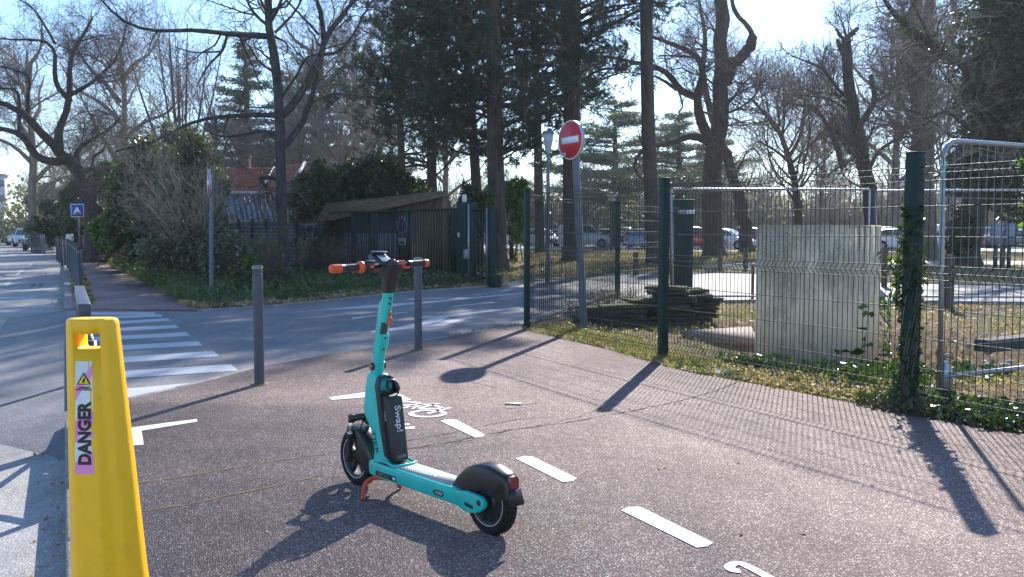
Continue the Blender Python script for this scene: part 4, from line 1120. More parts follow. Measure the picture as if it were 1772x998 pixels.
# arched covers over the wheels
def fender(cx, stations, mat, name, half=.05):
    """stations: (angle, outer radius, inner radius of the skirt)"""
    mb = MB(); rings = []
    for a, ro, ri, hw in stations:
        u = np.array([cos(a), 0, sin(a)]); c = np.array([cx, 0, .156])
        pr = [(ri, hw), (ro - .022, hw), (ro - .007, hw * .88), (ro, hw * .62), (ro, -hw * .62), (ro - .007, -hw * .88), (ro - .022, -hw), (ri, -hw), (ri, -hw + .006), (ro - .018, -hw + .007), (ro - .01, 0), (ro - .018, hw - .007), (ri, hw - .006)]
        rings.append([c + u * r + np.array([0, y, 0]) for r, y in pr])
    loft(mb, rings); return mb.build(name, mat, sc, autosmooth=50)
d = radians
fender(0, [(d(-10), .262, .15, .046), (d(4), .256, .11, .05), (d(20), .226, .085, .048), (d(40), .198, .06, .049), (d(60), .181, .055, .049), (d(80), .176, .052, .049), (d(100), .176, .045, .049), (d(115), .181, .04, .048), (d(126), .190, .04, .046), (d(134), .199, .04, .046), (d(142), .192, .05, .043), (d(153), .178, .075, .042), (d(165), .171, .1, .042)], M_BLKS, 'rear_fender')
mb = MB(); loft(mb, [[(-.125, y, z) for y, z in ((.024, .240), (.027, .246), (.026, .290), (.021, .298), (-.021, .298), (-.026, .290), (-.027, .246), (-.024, .240))], [(-.166, y * .94, z - .001) for y, z in ((.024, .240), (.027, .246), (.026, .290), (.021, .298), (-.021, .298), (-.026, .290), (-.027, .246), (-.024, .240))]])
mb.build('tail_light', plain('tail_light_red', (.17, .012, .015), .22, coat=.6), sc, autosmooth=40)
mb = MB(); mb.prism([(-.03, .0), (.03, 0), (.045, -.06), (.043, -.075), (-.043, -.075), (-.045, -.06)], -.004, .004, frame=lambda a, b, h: (-.168 + h + b * .12, a, .243 + b)); mb.build('mud_flap', M_BLK, sc)
fender(1.134, [(d(72), .178, .15, .05), (d(90), .18, .145, .051), (d(108), .182, .11, .052), (d(128), .184, .075, .053), (d(150), .186, .06, .054), (d(172), .187, .07, .054), (d(190), .186, .1, .052), (d(200), .184, .13, .05)], M_BLKS, 'front_fender')
# deck
ss = [(.12, .066, .1), (.2, .08, .108), (.3, .084, .11), (.7, .084, .11), (.86, .084, .108), (.92, .074, .112), (.955, .052, .12), (.965, .03, .135)]
mb = MB(); rings = []
for s_, hw, zb in ss:
    zt = .188 if s_ < .9 else .188 - (s_ - .9) * .2; zt = zt - .012 if s_ < .15 else zt
    pr = rrect2(hw, (zt - zb) / 2, .013, 3); rings.append([(s_, y, (zt + zb) / 2 + z) for y, z in pr])
loft(mb, rings); deck = mb.build('deck', M_TEAL, sc, autosmooth=40)
mb = MB(); mb.prism([(.235, -.062), (.235, .062), (.6, .066), (.69, .066), (.74, .03), (.74, -.03), (.69, -.066), (.6, -.066)], .1865, .1905); mb.build('grip_mat', deckmat(), deck)
mb = MB(); mb.prism([(.3, -.0005 - .001), (.3, .001), (.3035, .001), (.3035, -.001)], .1907, .191); 
mb = MB(); place_text(mb, 'TIER', .075, (.50, .0, .1912), (-1, 0, 0), (0, -1, 0), bold=.012, sx=1.35, ext=.0004); mb.build('deck_lettering', plain('pale_teal_print', (.36, .55, .5), .6), deck)
mb = MB(); mb.prism([(.705, .077), (.83, .077), (.85, .05), (.78, .045), (.74, .06), (.70, .074)], .188, .1895); mb.build('deck_inlay', M_BLK, deck)
# markings on the side rail
mb = MB(); mb.box((.745, .0843, .137), (.19, .0012, .026)); mb.build('dark_strip', M_BLK, deck)
mb = MB(); mb.box((.672, .0852, .136), (.028, .001, .014)); mb.build('white_label', M_WHT, deck)
mb = MB(); mb.prism([(.275, 0), (.285, .013), (.345, .013), (.36, 0), (.345, -.013), (.285, -.013)], .0842, .0855, frame=lambda a, b, h: (a - .02, h, .143 + b)); mb.build('reflector', M_BLK, deck)
mb = MB(); place_text(mb, '◀▮▮', .012, (.295, .0857, .143), (-1, 0, 0), (0, 0, 1), ext=.0003)
mb = MB(); mb.prism([(.322, 0), (.31, .007), (.31, -.007)], .0856, .0862, frame=lambda a, b, h: (a, h, .143 + b)); mb.box((.283, .0859, .147), (.04, .0008, .0035)); mb.box((.283, .0859, .139), (.04, .0008, .0035)); mb.build('reflector_marks', M_WHT, deck)
mb = MB(); mb.box((.79, .0853, .14), (.03, .0006, .003)); mb.box((.74, .0853, .134), (.05, .0006, .003)); mb.box((.8, .0853, .133), (.05, .0006, .003)); mb.build('strip_text', plain('grey_print', (.3, .32, .32), .5), deck)
# rear brackets holding the axle
for s_ in (1, -1):
    mb = MB(); mb.prism([(.17, .118), (.17, .182), (.13, .187), (.09, .195), (.0, .192), (-.03, .185), (-.045, .165), (-.04, .14), (-.012, .116), (.05, .1), (.1, .1)], s_ * .058, s_ * .086, axis=1)
    o = mb.build('axle_bracket', M_TEAL, sc)
    bv = o.modifiers.new('b', 'BEVEL'); bv.width = .006; bv.segments = 3; bv.limit_method = 'ANGLE'
    mb = MB(); mb.prism(list(map(tuple, rrect2(.032, .0085, .008, 4))), s_ * .0855, s_ * .0875, frame=lambda a, b, h: (.06 + a, h, .135 + b + a * .12)); mb.build('slot', M_BLK, o)
    mb = MB(); mb.lathe([(0, s_ * .0855), (.0145, s_ * .0855), (.0145, s_ * .088), (.0115, s_ * .09), (0, s_ * .09)], (-.012, 0, .162), 20, 'y'); mb.build('axle_cap', M_BLK, o)
    mb = MB(); mb.lathe([(.0095, s_ * .0902), (.0115, s_ * .0902)], (-.012, 0, .162), 20, 'y'); mb.build('axle_ring', M_SILV, o)
# main body: teal shell from deck to steering tube
mb = MB(); rings = []
for z, sf, sr, hw in [(.135, .955, .73, .06), (.165, .925, .735, .062), (.19, .905, .755, .06), (.24, .90, .79, .058), (.32, .925, .835, .057), (.38, .955, .855, .057), (.42, 1.0, .862, .055), (.46, 1.01, .875, .054), (.52, 1.0, .88, .052), (.57, .995, .865, .049), (.605, .992, .86, .045), (.632, .99, .885, .042), (.645, .985, .9, .038)]:
    c = (sf + sr) / 2; pr = rrect2((sf - sr) / 2, hw, .015, 4); rings.append([(c + a, b, z) for a, b in pr])
loft(mb, rings); body = mb.build('body_shell', M_TEAL, sc, autosmooth=45)
# black recess frame around the battery and the battery itself
def oval(k, s0, z0, z1, hw, off):
    """outline on the slanting rear face"""
    P = []
    zc0, zc1 = z0 + hw * .75, z1 - hw
    for i in range(13): a = pi * i / 12; P.append((hw * cos(a), zc1 + hw * sin(a)))
    for i in range(9): a = pi + pi * i / 8; P.append((hw * cos(a) , zc0 + hw * .75 * sin(a)))
    return [(rear_s(z) - off, y, z) for y, z in P]
def rear_s(z): return float(np.interp(z, [.17, .19, .24, .32, .40, .46, .52, .57, .605, .64], [.735, .75, .785, .83, .855, .868, .872, .862, .862, .88]))
mb = MB(); r0 = oval(0, 0, .192, .645, .062, -.014); r1 = oval(0, 0, .192, .645, .062, .018); r2 = oval(0, 0, .2, .636, .052, .02); r3 = oval(0, 0, .2, .636, .052, -.03)
loft(mb, [r0, r1, r2, r3]); mb.add(oval(0, 0, .2, .636, .053, -.012), [np.arange(22)]); mb.build('battery_frame', M_BLK, body, autosmooth=40)
mb = MB(); r4 = oval(0, 0, .19, .30, .066, .024); 
# pale lip at the foot of the recess
lip = [(.70 - .022 * sin(a), .072 * cos(a), .195) for a in np.linspace(0, pi, 14)]
mb = MB(); mb.tube([(.80, .066, .205)] + lip + [(.80, -.066, .205)], .0075, 8); mb.build('recess_lip', M_TEAL, body, smooth=True)
mb = MB(); rings = []
def bat_s(z): return .718 + .17 * (z - .2)
for z, g in [(.2, -.012), (.206, -.004), (.215, 0), (.3, 0), (.4, 0), (.5, 0), (.53, 0), (.542, -.006), (.548, -.016)]:
    s0 = bat_s(z); s1 = max(s0 + .09, rear_s(z) + .0) + .01; c = (s0 + s1) / 2; pr = rrect2((s1 - s0) / 2 + g, .05 + g * .6, .018, 4); rings.append([(c + a, b, z) for a, b in pr])
loft(mb, rings); bat = mb.build('battery', M_BLK, sc, autosmooth=45)
mb = MB(); mb.tube([(.80, -.034, .535), (.796, -.034, .575), (.806, -.03, .6), (.815, -.018, .615), (.818, 0, .62), (.815, .018, .615), (.806, .03, .6), (.796, .034, .575), (.80, .034, .535)], .011, 10)
mb.build('battery_handle', M_BLKS, bat, smooth=True)
mb = MB(); place_text(mb, 'Swap!', .052, (bat_s(.425) - .0022, -.004, .425), (-.17, 0, -1), (0, -1, 0), bold=.015, sx=1.15, ext=.0006); mb.build('battery_lettering', plain('pale_print', (.55, .57, .6), .5), bat)
mb = MB(); place_text(mb, 'TIER', .02, (.80, .0507, .44), (-.17, 0, -1), (-1, 0, .0), bold=.01, sx=1.5, ext=.0004); mb.build('battery_brand', plain('pale_print2', (.45, .47, .5), .5), bat)
mb = MB(); mb.box((bat_s(.232) - .001, 0, .232), (.0015, .055, .016)); mb.build('battery_label', plain('label_grey', (.12, .13, .14), .5), bat)
mb = MB(); place_text(mb, 'TIER', .046, (.845, .0588, .275), (-.36, 0, -1), (-1, 0, .36), bold=.008, sx=1.45, ext=.0006)
for V in mb.V: V[:, 0] += .040; V[:, 2] += .012; V[:, 1] -= .0008
mb.build('body_lettering', M_BLKS, body)
# steering tube
ax = lambda z: .955 - .262 * (z - .62)
mb = MB(); rings = []
for z, hs, hu in [(.635, .036, .037), (.66, .036, .036), (.70, .034, .033), (.715, .034, .033), (.716, .032, .031), (.80, .031, .03), (.9, .0305, .029), (1.0, .03, .029), (1.10, .0295, .028)]:
    pr = [(hs * cos(q), hu * sin(q)) for q in np.linspace(0, 2 * pi, 33)[:-1]]; rings.append([(ax(z) + a, b, z + a * .25) for a, b in pr])
loft(mb, rings); tube = mb.build('steering_tube', M_TEAL, sc, autosmooth=45)
mb = MB(); rings = []
for z, g in [(.74, -.006), (.75, 0), (1.03, 0), (1.045, -.006)]:
    pr = rrect2(.012 + g, .017 + g, .006, 3); rings.append([(ax(z) + .037 + a, b, z) for a, b in pr])
loft(mb, rings); mb.build('cable_cover', M_TEAL, tube, autosmooth=45)
def tp(z, ang, r=.0305):
    """point on the leaning tube: angle from forward round to the left side"""
    a = radians(ang); e = r * cos(a); return np.array([ax(z) + e, r * sin(a), z + e * .25])
mb = MB(); rings = []
for z, g in [(.775, .0), (.785, .007), (.86, .007), (.872, 0)]:
    rings.append([tp(z, q, .029) for q in (150, 240)][::-1] + [tp(z, q, .031 + g) for q in np.linspace(150, 240, 8)])
loft(mb, rings); mb.build('clamp', M_TEAL, tube, autosmooth=40)
for z, q in ((1.064, 168), (1.035, 168), (.852, 172), (.79, 172)):
    p = tp(z, q, .030 if z > .9 else .037); n_ = np.array([cos(radians(q)), sin(radians(q)), 0]); mb = MB(); mb.tube([p, p + n_ * .003], .0058, 12); mb.build('bolt', M_BLK, tube)
mb = MB(); mb.tube([tp(z, 186, .0302) for z in np.linspace(.93, 1.08, 6)], .0013, 6); mb.build('seam', M_BLK, tube)
def tpatch(z0, z1, q0, q1, r, mat, name, par):
    qs = np.linspace(q0, q1, 9); V = [tp(z0, q, r) for q in qs] + [tp(z1, q, r) for q in qs]; i = np.arange(8); mb = MB(); mb.add(V, [np.stack([i, i + 1, i + 10, i + 9], 1)]); return mb.build(name, mat, par, smooth=True)
lb = tpatch(.868, .932, 118, 184, .0316, M_BLK, 'info_label', tube)
for k in range(5): tpatch(.920 - k * .011, .9225 - k * .011, 126, 172, .0319, plain('label_print', (.2, .21, .21), .5), 'label_line', lb)
hp_ = lambda z, r_: tp(z, 188, .031 + r_)
mb = MB(); mb.tube([hp_(.935, .0) + (0, .012, 0), hp_(.93, .012) + (0, .01, 0), hp_(.938, .02), hp_(.955, .016), hp_(.965, .006), hp_(.985, .006), hp_(.993, .004)], [.007, .009, .011, .010, .009, .009, .006], 10); mb.build('bag_hook', M_ORG, tube, smooth=True)
for s_ in (1, -1):
    z = .685; mb = MB(); mb.lathe([(0, s_ * .033), (.021, s_ * .033), (.021, s_ * .04), (.017, s_ * .044), (0, s_ * .044)], (ax(z) + .002, 0, z), 24, 'y'); il = mb.build('side_reflector', M_BLK, tube, autosmooth=40)
    mb = MB(); mb.lathe([(0, s_ * .0442), (.015, s_ * .0442), (.013, s_ * .0465), (0, s_ * .0465)], (ax(z) + .002, 0, z), 24, 'y'); mb.build('amber_lens', plain('amber_lens', (.35, .12, .012), .2, coat=.5), il, smooth=True)
# head
mb = MB(); rings = []
for z, hs, hu, off in [(1.085, .0325, .031, 0), (1.12, .034, .033, 0), (1.15, .038, .037, .002), (1.18, .046, .042, .008), (1.205, .058, .046, .016), (1.225, .066, .048, .024), (1.238, .066, .046, .026)]:
    pr = rrect2(hs, hu, .022, 5); rings.append([(ax(z) + off + a, b, z) for a, b in pr])
loft(mb, rings); head = mb.build('head', M_BLK, sc, autosmooth=50)
mb = MB(); mb.prism([(.80, 1.19), (.795, 1.228), (.83, 1.24), (.925, 1.29), (.945, 1.292), (.957, 1.28), (.952, 1.235), (.93, 1.2), (.88, 1.18)], -.044, .044, axis=1)
o = mb.build('display_housing', M_BLK, head); bv = o.modifiers.new('b', 'BEVEL'); bv.width = .01; bv.segments = 3; bv.limit_method = 'ANGLE'
sl = atan2(.05, .095)
mb = MB(); mb.box((.868, 0, 1.2645), (.07, .058, .003), R=rot_y(-sl), bev=.001); mb.build('screen', plain('screen_glass', (.35, .35, .36), .12, coat=1), o)
mb = MB(); mb.box((.917, 0, 1.296), (.042, .085, .012), R=rot_y(-sl * .3), bev=.005); mb.build('display_visor', M_BLKS, o)
mb = MB(); mb.lathe([(.020, 1.226), (.034, 1.226), (.040, 1.236), (.040, 1.25), (.035, 1.254), (.030, 1.248), (.028, 1.236), (.0, 1.236)], (.805, -.004, 0), 28); mb.build('phone_cup', M_BLKS, head, smooth=True)
mb = MB(); mb.tube([(.785, -.02, 1.25), (.80, -.005, 1.262), (.82, .012, 1.252)], .005, 8); mb.tube([(.79, .015, 1.25), (.803, 0, 1.261), (.822, -.015, 1.25)], .004, 8); mb.build('clamp_spring', M_BLKS, head, smooth=True)
# handlebar, slightly lower on the left
HB = lambda u: np.array([.842, u, 1.2285 - .028 * u])
def bar(name, u0, u1, r, mat, par, n=18, prof=None):
    mb = MB(); us = np.linspace(u0, u1, 5) if prof is None else [u0 + (u1 - u0) * p[0] for p in prof]; rr = [r] * 5 if prof is None else [r * p[1] for p in prof]
    mb.tube([HB(u) for u in us], rr, n); return mb.build(name, mat, par, autosmooth=40)
hb = bar('handlebar', -.24, .30, .0125, M_BLK, sc)
bar('left_grip', .284, .178, .021, M_BLK, hb, prof=[(0, 1), (.1, 1), (.12, .94), (.3, .97), (.5, .94), (.7, .97), (.9, .94), (1, 1)])
lc = bar('grip_end', .344, .283, .0225, M_ORG, hb, prof=[(0, .45), (.04, .8), (.14, .97), (.3, 1), (.9, 1), (1, 1)])
mb = MB(); mb.tube([HB(.3436), HB(.3446)], .004, 10); mb.build('end_hole', M_BLK, lc)
bar('throttle_collar', .182, .146, .031, M_ORG, hb, prof=[(0, .7), (.15, .92), (.4, 1), (.7, 1), (.9, .85), (1, .6)])
mb = MB(); mb.box(HB(.115) + np.array([.0, 0, .002]), (.04, .055, .046), bev=.008); mb.box(HB(.115) + np.array([0, -.005, .026]), (.034, .05, .01), bev=.004); sb = mb.build('switch_block', M_BLK, hb)
mb = MB(); mb.box(HB(.106) + np.array([-.021, 0, .0]), (.008, .022, .018), bev=.003); mb.build('indicator_button', M_ORG, sb)
mb = MB(); mb.tube([HB(.13) + np.array([.01, 0, -.018]), HB(.08) + np.array([.03, 0, -.05]), HB(.04) + np.array([.03, 0, -.045])], .004, 8); mb.build('cable', M_BLK, hb, smooth=True)
bar('right_grip', -.132, -.238, .02, M_BLK, hb, prof=[(0, 1), (.1, 1), (.12, .94), (.3, .97), (.5, .94), (.7, .97), (.9, .94), (1, 1)])
bar('grip_end', -.268, -.236, .0215, M_ORG, hb, prof=[(0, .5), (.08, .85), (.3, 1), (.9, 1), (1, 1)])
M_ORR = plain('red_lever', (.72, .05, .035), .35)
mb = MB(); mb.box(HB(-.087) + np.array([0, 0, .004]), (.042, .036, .036), bev=.008); mb.box(HB(-.115) + np.array([-.012, 0, -.016]), (.016, .04, .014), bev=.005); mb.tube([HB(-.095) + np.array([.012, 0, -.01]), HB(-.16) + np.array([.04, 0, -.012]), HB(-.21) + np.array([.045, 0, -.012])], .006, 8)
mb.build('brake_lever', M_ORR, hb, autosmooth=40)
mb = MB(); mb.tube([HB(.10) + np.array([.03, 0, -.005]), HB(.17) + np.array([.045, 0, -.012]), HB(.24) + np.array([.05, 0, -.012])], .006, 8); mb.build('brake_lever', M_BLK, hb, smooth=True)
# fork
mb = MB()
pr = [(.965, .36), (.96, .43), (1.0, .432), (1.05, .412), (1.07, .402), (1.07, .38), (1.05, .372), (1.01, .355)]
mb.prism(pr, -.03, .03, axis=1)
for s_ in (1, -1):
    mb.tube([(1.03, s_ * .02, .40), (1.06, s_ * .045, .395), (1.09, s_ * .06, .385), (1.105, s_ * .064, .375)], [.02, .02, .018, .018], 12); mb.tube([(1.104, s_ * .064, .36), (1.1045, s_ * .064, .405)], .0195, 16)
o = mb.build('fork_crown', M_BLK, sc); bv = o.modifiers.new('b', 'BEVEL'); bv.width = .006; bv.segments = 2; bv.limit_method = 'ANGLE'
for s_ in (1, -1):
    y = s_ * .064; top = np.array([1.104, y, .41]); bot = np.array([1.134, y, .15])
    f = lambda k: top + (bot - top) * k
    mb = MB(); mb.tube([f(.02), f(.55)], .0105, 14); leg = mb.build('fork_stanchion', M_SILV, sc, smooth=True)
    mb = MB(); mb.tube([f(.42), f(.44), f(.5), f(.52), f(.9), f(1.03)], [.015, .0195, .0195, .0165, .0165, .019], 14); mb.build('fork_lower', M_BLK, leg, autosmooth=40)
    mb = MB(); mb.lathe([(.0185, 0), (.0185, .006), (.011, .007)], f(.42) + np.array([0, 0, -.002]), 16); mb.build('dust_seal', M_SILV, leg, smooth=True)
    mb = MB(); mb.lathe([(0, s_ * .06), (.018, s_ * .06), (.018, s_ * .085), (.012, s_ * .09), (0, s_ * .09)], (1.134, 0, .156), 18, 'y'); mb.build('axle_nut', M_BLK, leg)
mb = MB(); mb.tube([(1.04, .03, .38), (1.06, .045, .31), (1.02, .05, .27), (.98, .04, .25)], .005, 8); mb.build('brake_hose', M_BLK, sc, smooth=True)
# stand
for path in ([(.79, .05, .108), (.84, .085, .112), (.86, .12, .1), (.868, .142, .07), (.86, .15, .035), (.852, .155, .015), (.835, .17, .012)], [(.79, -.05, .108), (.84, -.07, .105), (.875, -.085, .085), (.885, -.09, .05), (.885, -.094, .02), (.897, -.112, .012)]):
    t_ = np.array(path); u_ = np.linspace(0, 1, len(t_)); uu = np.linspace(0, 1, 22); P = np.stack([np.interp(uu, u_, t_[:, i]) for i in range(3)], 1)
    for _ in range(3): P[1:-1] = (P[:-2] + P[1:-1] * 2 + P[2:]) / 4
    mb = MB(); mb.tube(P, .0115, 12); mb.build('stand_leg', M_KICK, sc, smooth=True)

# ================================================================ YELLOW CONE
M_YEL = plain('yellow_plastic', (.95, .50, .002), .42, var=.05, vs=5, bmp=.0008, dirt=(.86, .42, .004))
def scuffed(m, col):
    nt = m.node_tree; b = nt.nodes['Principled BSDF']; src = b.inputs['Base Color'].links[0].from_socket
    a = ramp(nt, noise(nt, coords(nt, 'Object', (22, 22, 3.5)), 2.2, 7, .8), [(.66, (0, 0, 0)), (.72, (.75,) * 3)]).outputs[0]
    d = ramp(nt, noise(nt, coords(nt, 'Object', (1, 1, 1)), 26, 6, .85), [(.64, (0, 0, 0)), (.7, (.6,) * 3)]).outputs[0]
    c = mix(nt, mix(nt, src, col, a), col, d); nt.links.new(c, b.inputs['Base Color'])
scuffed(M_YEL, (.42, .27, .05))
yy = 2.9
ctop = D(155, 553, yy); cb = np.array([-1.275, yy, 0])
t = thing('warning_cone', (float(cb[0]), yy, 0), 'tall yellow plastic warning cone with a pink and white danger sticker and a hand hole', 'cone')
sec = np.array([(-.074, .03), (-.074, -.006), (-.046, -.036), (.014, -.040), (.034, -.024), (.058, -.020), (.076, .012), (.076, .042), (.05, .062), (-.05, .062)])
def sub(sec, r=.006):
    out = []
    n = len(sec)
    for i in range(n):
        p, c, q = sec[i - 1], sec[i], sec[(i + 1) % n]
        a = (p - c) / np.linalg.norm(p - c); b = (q - c) / np.linalg.norm(q - c)
        out += [c + a * r, c + (a + b) * r * .28, c + b * r]
    return np.array(out)
sec = sub(sec)
ztop = ctop[2] + .004
mb = MB(); rings = []
for z, s_ in [(0.03, 1.82), (.06, 1.72), (.342, 1.46), (.6, 1.31), (.9, 1.13), (1.06, 1.035), (ztop - .022, 1.0), (ztop - .01, .985), (ztop - .003, .94), (ztop, .86)]:
    cx = cb[0] + (ctop[0] - cb[0]) * z / ztop; rings.append([(cx + a * s_, yy + b * s_, z) for a, b in sec])
rings.insert(0, [(cb[0] + a * 1.9, yy + b * 1.9, -.0) for a, b in sec])
loft(mb, rings)
bodyc = mb.build('cone_body', M_YEL, t, autosmooth=28)
# hand hole cut through
def cone_off(px, py): return D(px, py, yy - .04)
hl, hr_ = cone_off(125, 578), cone_off(170, 606)
cut = MB(); c_ = (hl + hr_) / 2; w_, h_ = abs(hr_[0] - hl[0]), abs(hl[2] - hr_[2])
cut.prism([(c_[0] + a, c_[2] + b) for a, b in rrect2(w_ / 2, h_ / 2, .008, 4)], yy - .2, yy + .3, axis=1)
cm_ = cut.mesh('cut', off=tuple(t.location)); co_ = bpy.data.objects.new('cut', cm_); COL.objects.link(co_); co_.location = t.location
bm_ = bodyc.modifiers.new('hole', 'BOOLEAN'); bm_.object = co_; bm_.solver = 'EXACT'
bpy.context.view_layer.update(); dg = bpy.context.evaluated_depsgraph_get(); dg.update()
new = bpy.data.meshes.new_from_object(bodyc.evaluated_get(dg)); bodyc.modifiers.clear(); bodyc.data = new
bpy.data.objects.remove(co_)
# foot plate
mb = MB(); mb.box((cb[0], yy, .02), (.46, .42, .04), bev=.012); mb.build('cone_foot', M_YEL, t)
# sticker on the flat front facet
def fplane(px, py, off=.0): # point on the front facet
    z0, s0 = .342, 1.46; z1, s1 = 1.06, 1.035
    y = yy - .043
    for _ in range(4):
        p = D(px, py, y); s_ = np.interp(p[2], [z0, .6, .9, z1], [s0, 1.31, 1.13, s1]); y = yy - .0383 * s_ - off
    return D(px, py, y)
sa, sb_, sc2, sd_ = fplane(130.5, 625, .0012), fplane(159.5, 625, .0012), fplane(163, 820, .0012), fplane(129.5, 820, .0012)
def stk(u, v, off=0):
    """u 0..1 across, v 0..1 down the sticker"""
    a = sa + (sb_ - sa) * u; b = sd_ + (sc2 - sd_) * u; p = a + (b - a) * v; return p + np.array([0, -off, 0])
M_PINK = plain('pink_sticker', (.80, .26, .50), .35, var=.08)
mb = MB(); V = [stk(0, 0), stk(1, 0), stk(1, 1), stk(0, 1)]; V2 = [v + np.array([0, .0015, 0]) for v in V]
mb.add(V + V2, [np.array([[3, 2, 1, 0], [4, 5, 6, 7]])]); st = mb.build('sticker', plain('sticker_white_base', (.66, .68, .70), .35), t)
mb = MB()
for poly in ([(1, .03), (1, .12), (0, .35), (0, .22)], [(1, .44), (1, .55), (0, .70), (0, .53)], [(1, .62), (1, .67), (0, .72), (0, .70)], [(1, .80), (1, 1), (0, 1), (0, .90)]):
    mb.add([stk(u, v, .0006) for u, v in poly], [np.arange(len(poly))[::-1]])
mb.build('pink_stripes', M_PINK, st)
exu = (stk(1, .5) - stk(0, .5)); W_ = np.linalg.norm(exu); exu /= W_; eyd = stk(.5, 1) - stk(.5, 0); Ls = np.linalg.norm(eyd); eyd /= Ls
mb = MB(); tri = [(.5, .095), (.08, .205), (.92, .205)]
mb.add([stk(u, v, .0012) for u, v in tri], [np.array([0, 1, 2])]); mb.build('triangle_border', M_BLKS, st)
mb = MB(); tri = [(.5, .118), (.2, .197), (.8, .197)]; mb.add([stk(u, v, .0018) for u, v in tri], [np.array([0, 1, 2])]); mb.build('triangle_fill', plain('sign_yellow', (.8, .6, .02), .4), st)
mb = MB(); bolt = [(.545, .14), (.44, .166), (.51, .166), (.455, .182), (.43, .179), (.455, .192), (.54, .184), (.505, .182), (.58, .16), (.51, .16)]
mb.prism(bolt, .0021, .0026, frame=lambda a, b, h: tuple(stk(a, b, h))); mb.build('lightning_bolt', M_BLKS, st)
mb = MB(); V, F = text_mesh('DANGER', .066, bold=.05, ext=.0003)
tw = V[:, 0].max() - V[:, 0].min(); thh = V[:, 1].max() - V[:, 1].min(); V[:, 0] *= Ls * .565 / tw; V[:, 1] *= W_ * .76 / thh; V[:, 1] -= (V[:, 1].max() + V[:, 1].min()) / 2; V[:, 0] -= (V[:, 0].max() + V[:, 0].min()) / 2
o_ = stk(.52, .635, .0012); mb.add(o_ + V[:, :1] * (-eyd) + V[:, 1:2] * (-exu) + V[:, 2:] * np.array([0, -1, 0]), F); mb.build('danger_lettering', M_BLKS, st)
mb = MB()
for txt, v in (('DANGER', .232), ('ELECTRIQUE', .25)):
    V, F = text_mesh(txt, .0085, bold=.02, ext=.0003); tw = V[:, 0].max() - V[:, 0].min(); V[:, 0] *= W_ * (.62 if v < .24 else .86) / tw
    mb.add(stk(.5, v, .0012) + V[:, :1] * exu + V[:, 1:2] * (-eyd) + V[:, 2:] * np.array([0, -1, 0]), F)
mb.build('small_lettering', M_BLKS, st)
# ================================================================ CARS
M_GLASS = plain('car_glass', (.03, .045, .055), .06, coat=1.0, var=.3)
M_TYRE = M_RUB
M_ALLOY = plain('alloy', (.4, .41, .42), .35, .8)
M_HEADL = plain('headlight', (.6, .63, .66), .1, coat=1)
M_TAILL = plain('tail_lamp', (.4, .015, .015), .2, coat=1)
M_TRIM = plain('black_trim', (.02, .02, .022), .5)
CARPAINT = {}
def paint(name, col):
    if name not in CARPAINT: CARPAINT[name] = plain(name + '_car_paint', col, .28, .15, var=.05, coat=1.0)
    return CARPAINT[name]
SHAPES = {
 # L, W, lower-body stations (x, half width, zbottom, ztop); roof line (x, z); belt z; greenhouse foot x0,x1
 'hatch': dict(L=4.0, W=1.74, low=[(-2.0, .70, .34, .78), (-1.93, .80, .24, .93), (-1.5, .86, .2, .95), (0, .87, .2, .93), (.95, .87, .2, .92), (1.45, .85, .2, .84), (1.85, .78, .22, .70), (2.0, .64, .3, .58)], gh=[(-1.92, .95), (-1.55, 1.4), (-.9, 1.49), (0, 1.49), (.35, 1.42), (1.12, .93)], wheels=(-1.25, 1.27), r=.31),
 'sedan': dict(L=4.4, W=1.78, low=[(-2.2, .70, .34, .85), (-2.1, .82, .24, .96), (-1.4, .88, .2, .97), (0, .89, .2, .93), (1.0, .89, .2, .9), (1.6, .86, .2, .82), (2.05, .78, .22, .70), (2.2, .62, .3, .56)], gh=[(-1.85, .96), (-1.15, 1.36), (-.6, 1.44), (.1, 1.43), (.4, 1.36), (1.2, .91)], wheels=(-1.35, 1.38), r=.32),
 'suv': dict(L=4.3, W=1.84, low=[(-2.15, .74, .4, .95), (-2.08, .86, .3, 1.05), (-1.5, .91, .25, 1.06), (0, .92, .25, 1.05), (1.0, .92, .25, 1.04), (1.5, .9, .26, .98), (1.95, .84, .3, .86), (2.12, .72, .38, .66)], gh=[(-2.05, 1.05), (-1.75, 1.5), (-1.1, 1.63), (.1, 1.62), (.4, 1.55), (1.12, 1.05)], wheels=(-1.3, 1.35), r=.35),
 'van': dict(L=4.2, W=1.82, low=[(-2.1, .80, .35, 1.0), (-2.08, .88, .26, 1.1), (-1.5, .9, .24, 1.1), (0, .91, .24, 1.08), (1.0, .9, .24, 1.06), (1.5, .87, .24, .98), (1.95, .8, .26, .84), (2.1, .66, .36, .66)], gh=[(-2.08, 1.1), (-2.02, 1.72), (-1.6, 1.82), (.2, 1.82), (.6, 1.72), (1.35, 1.06)], wheels=(-1.3, 1.38), r=.32, van=1),
}
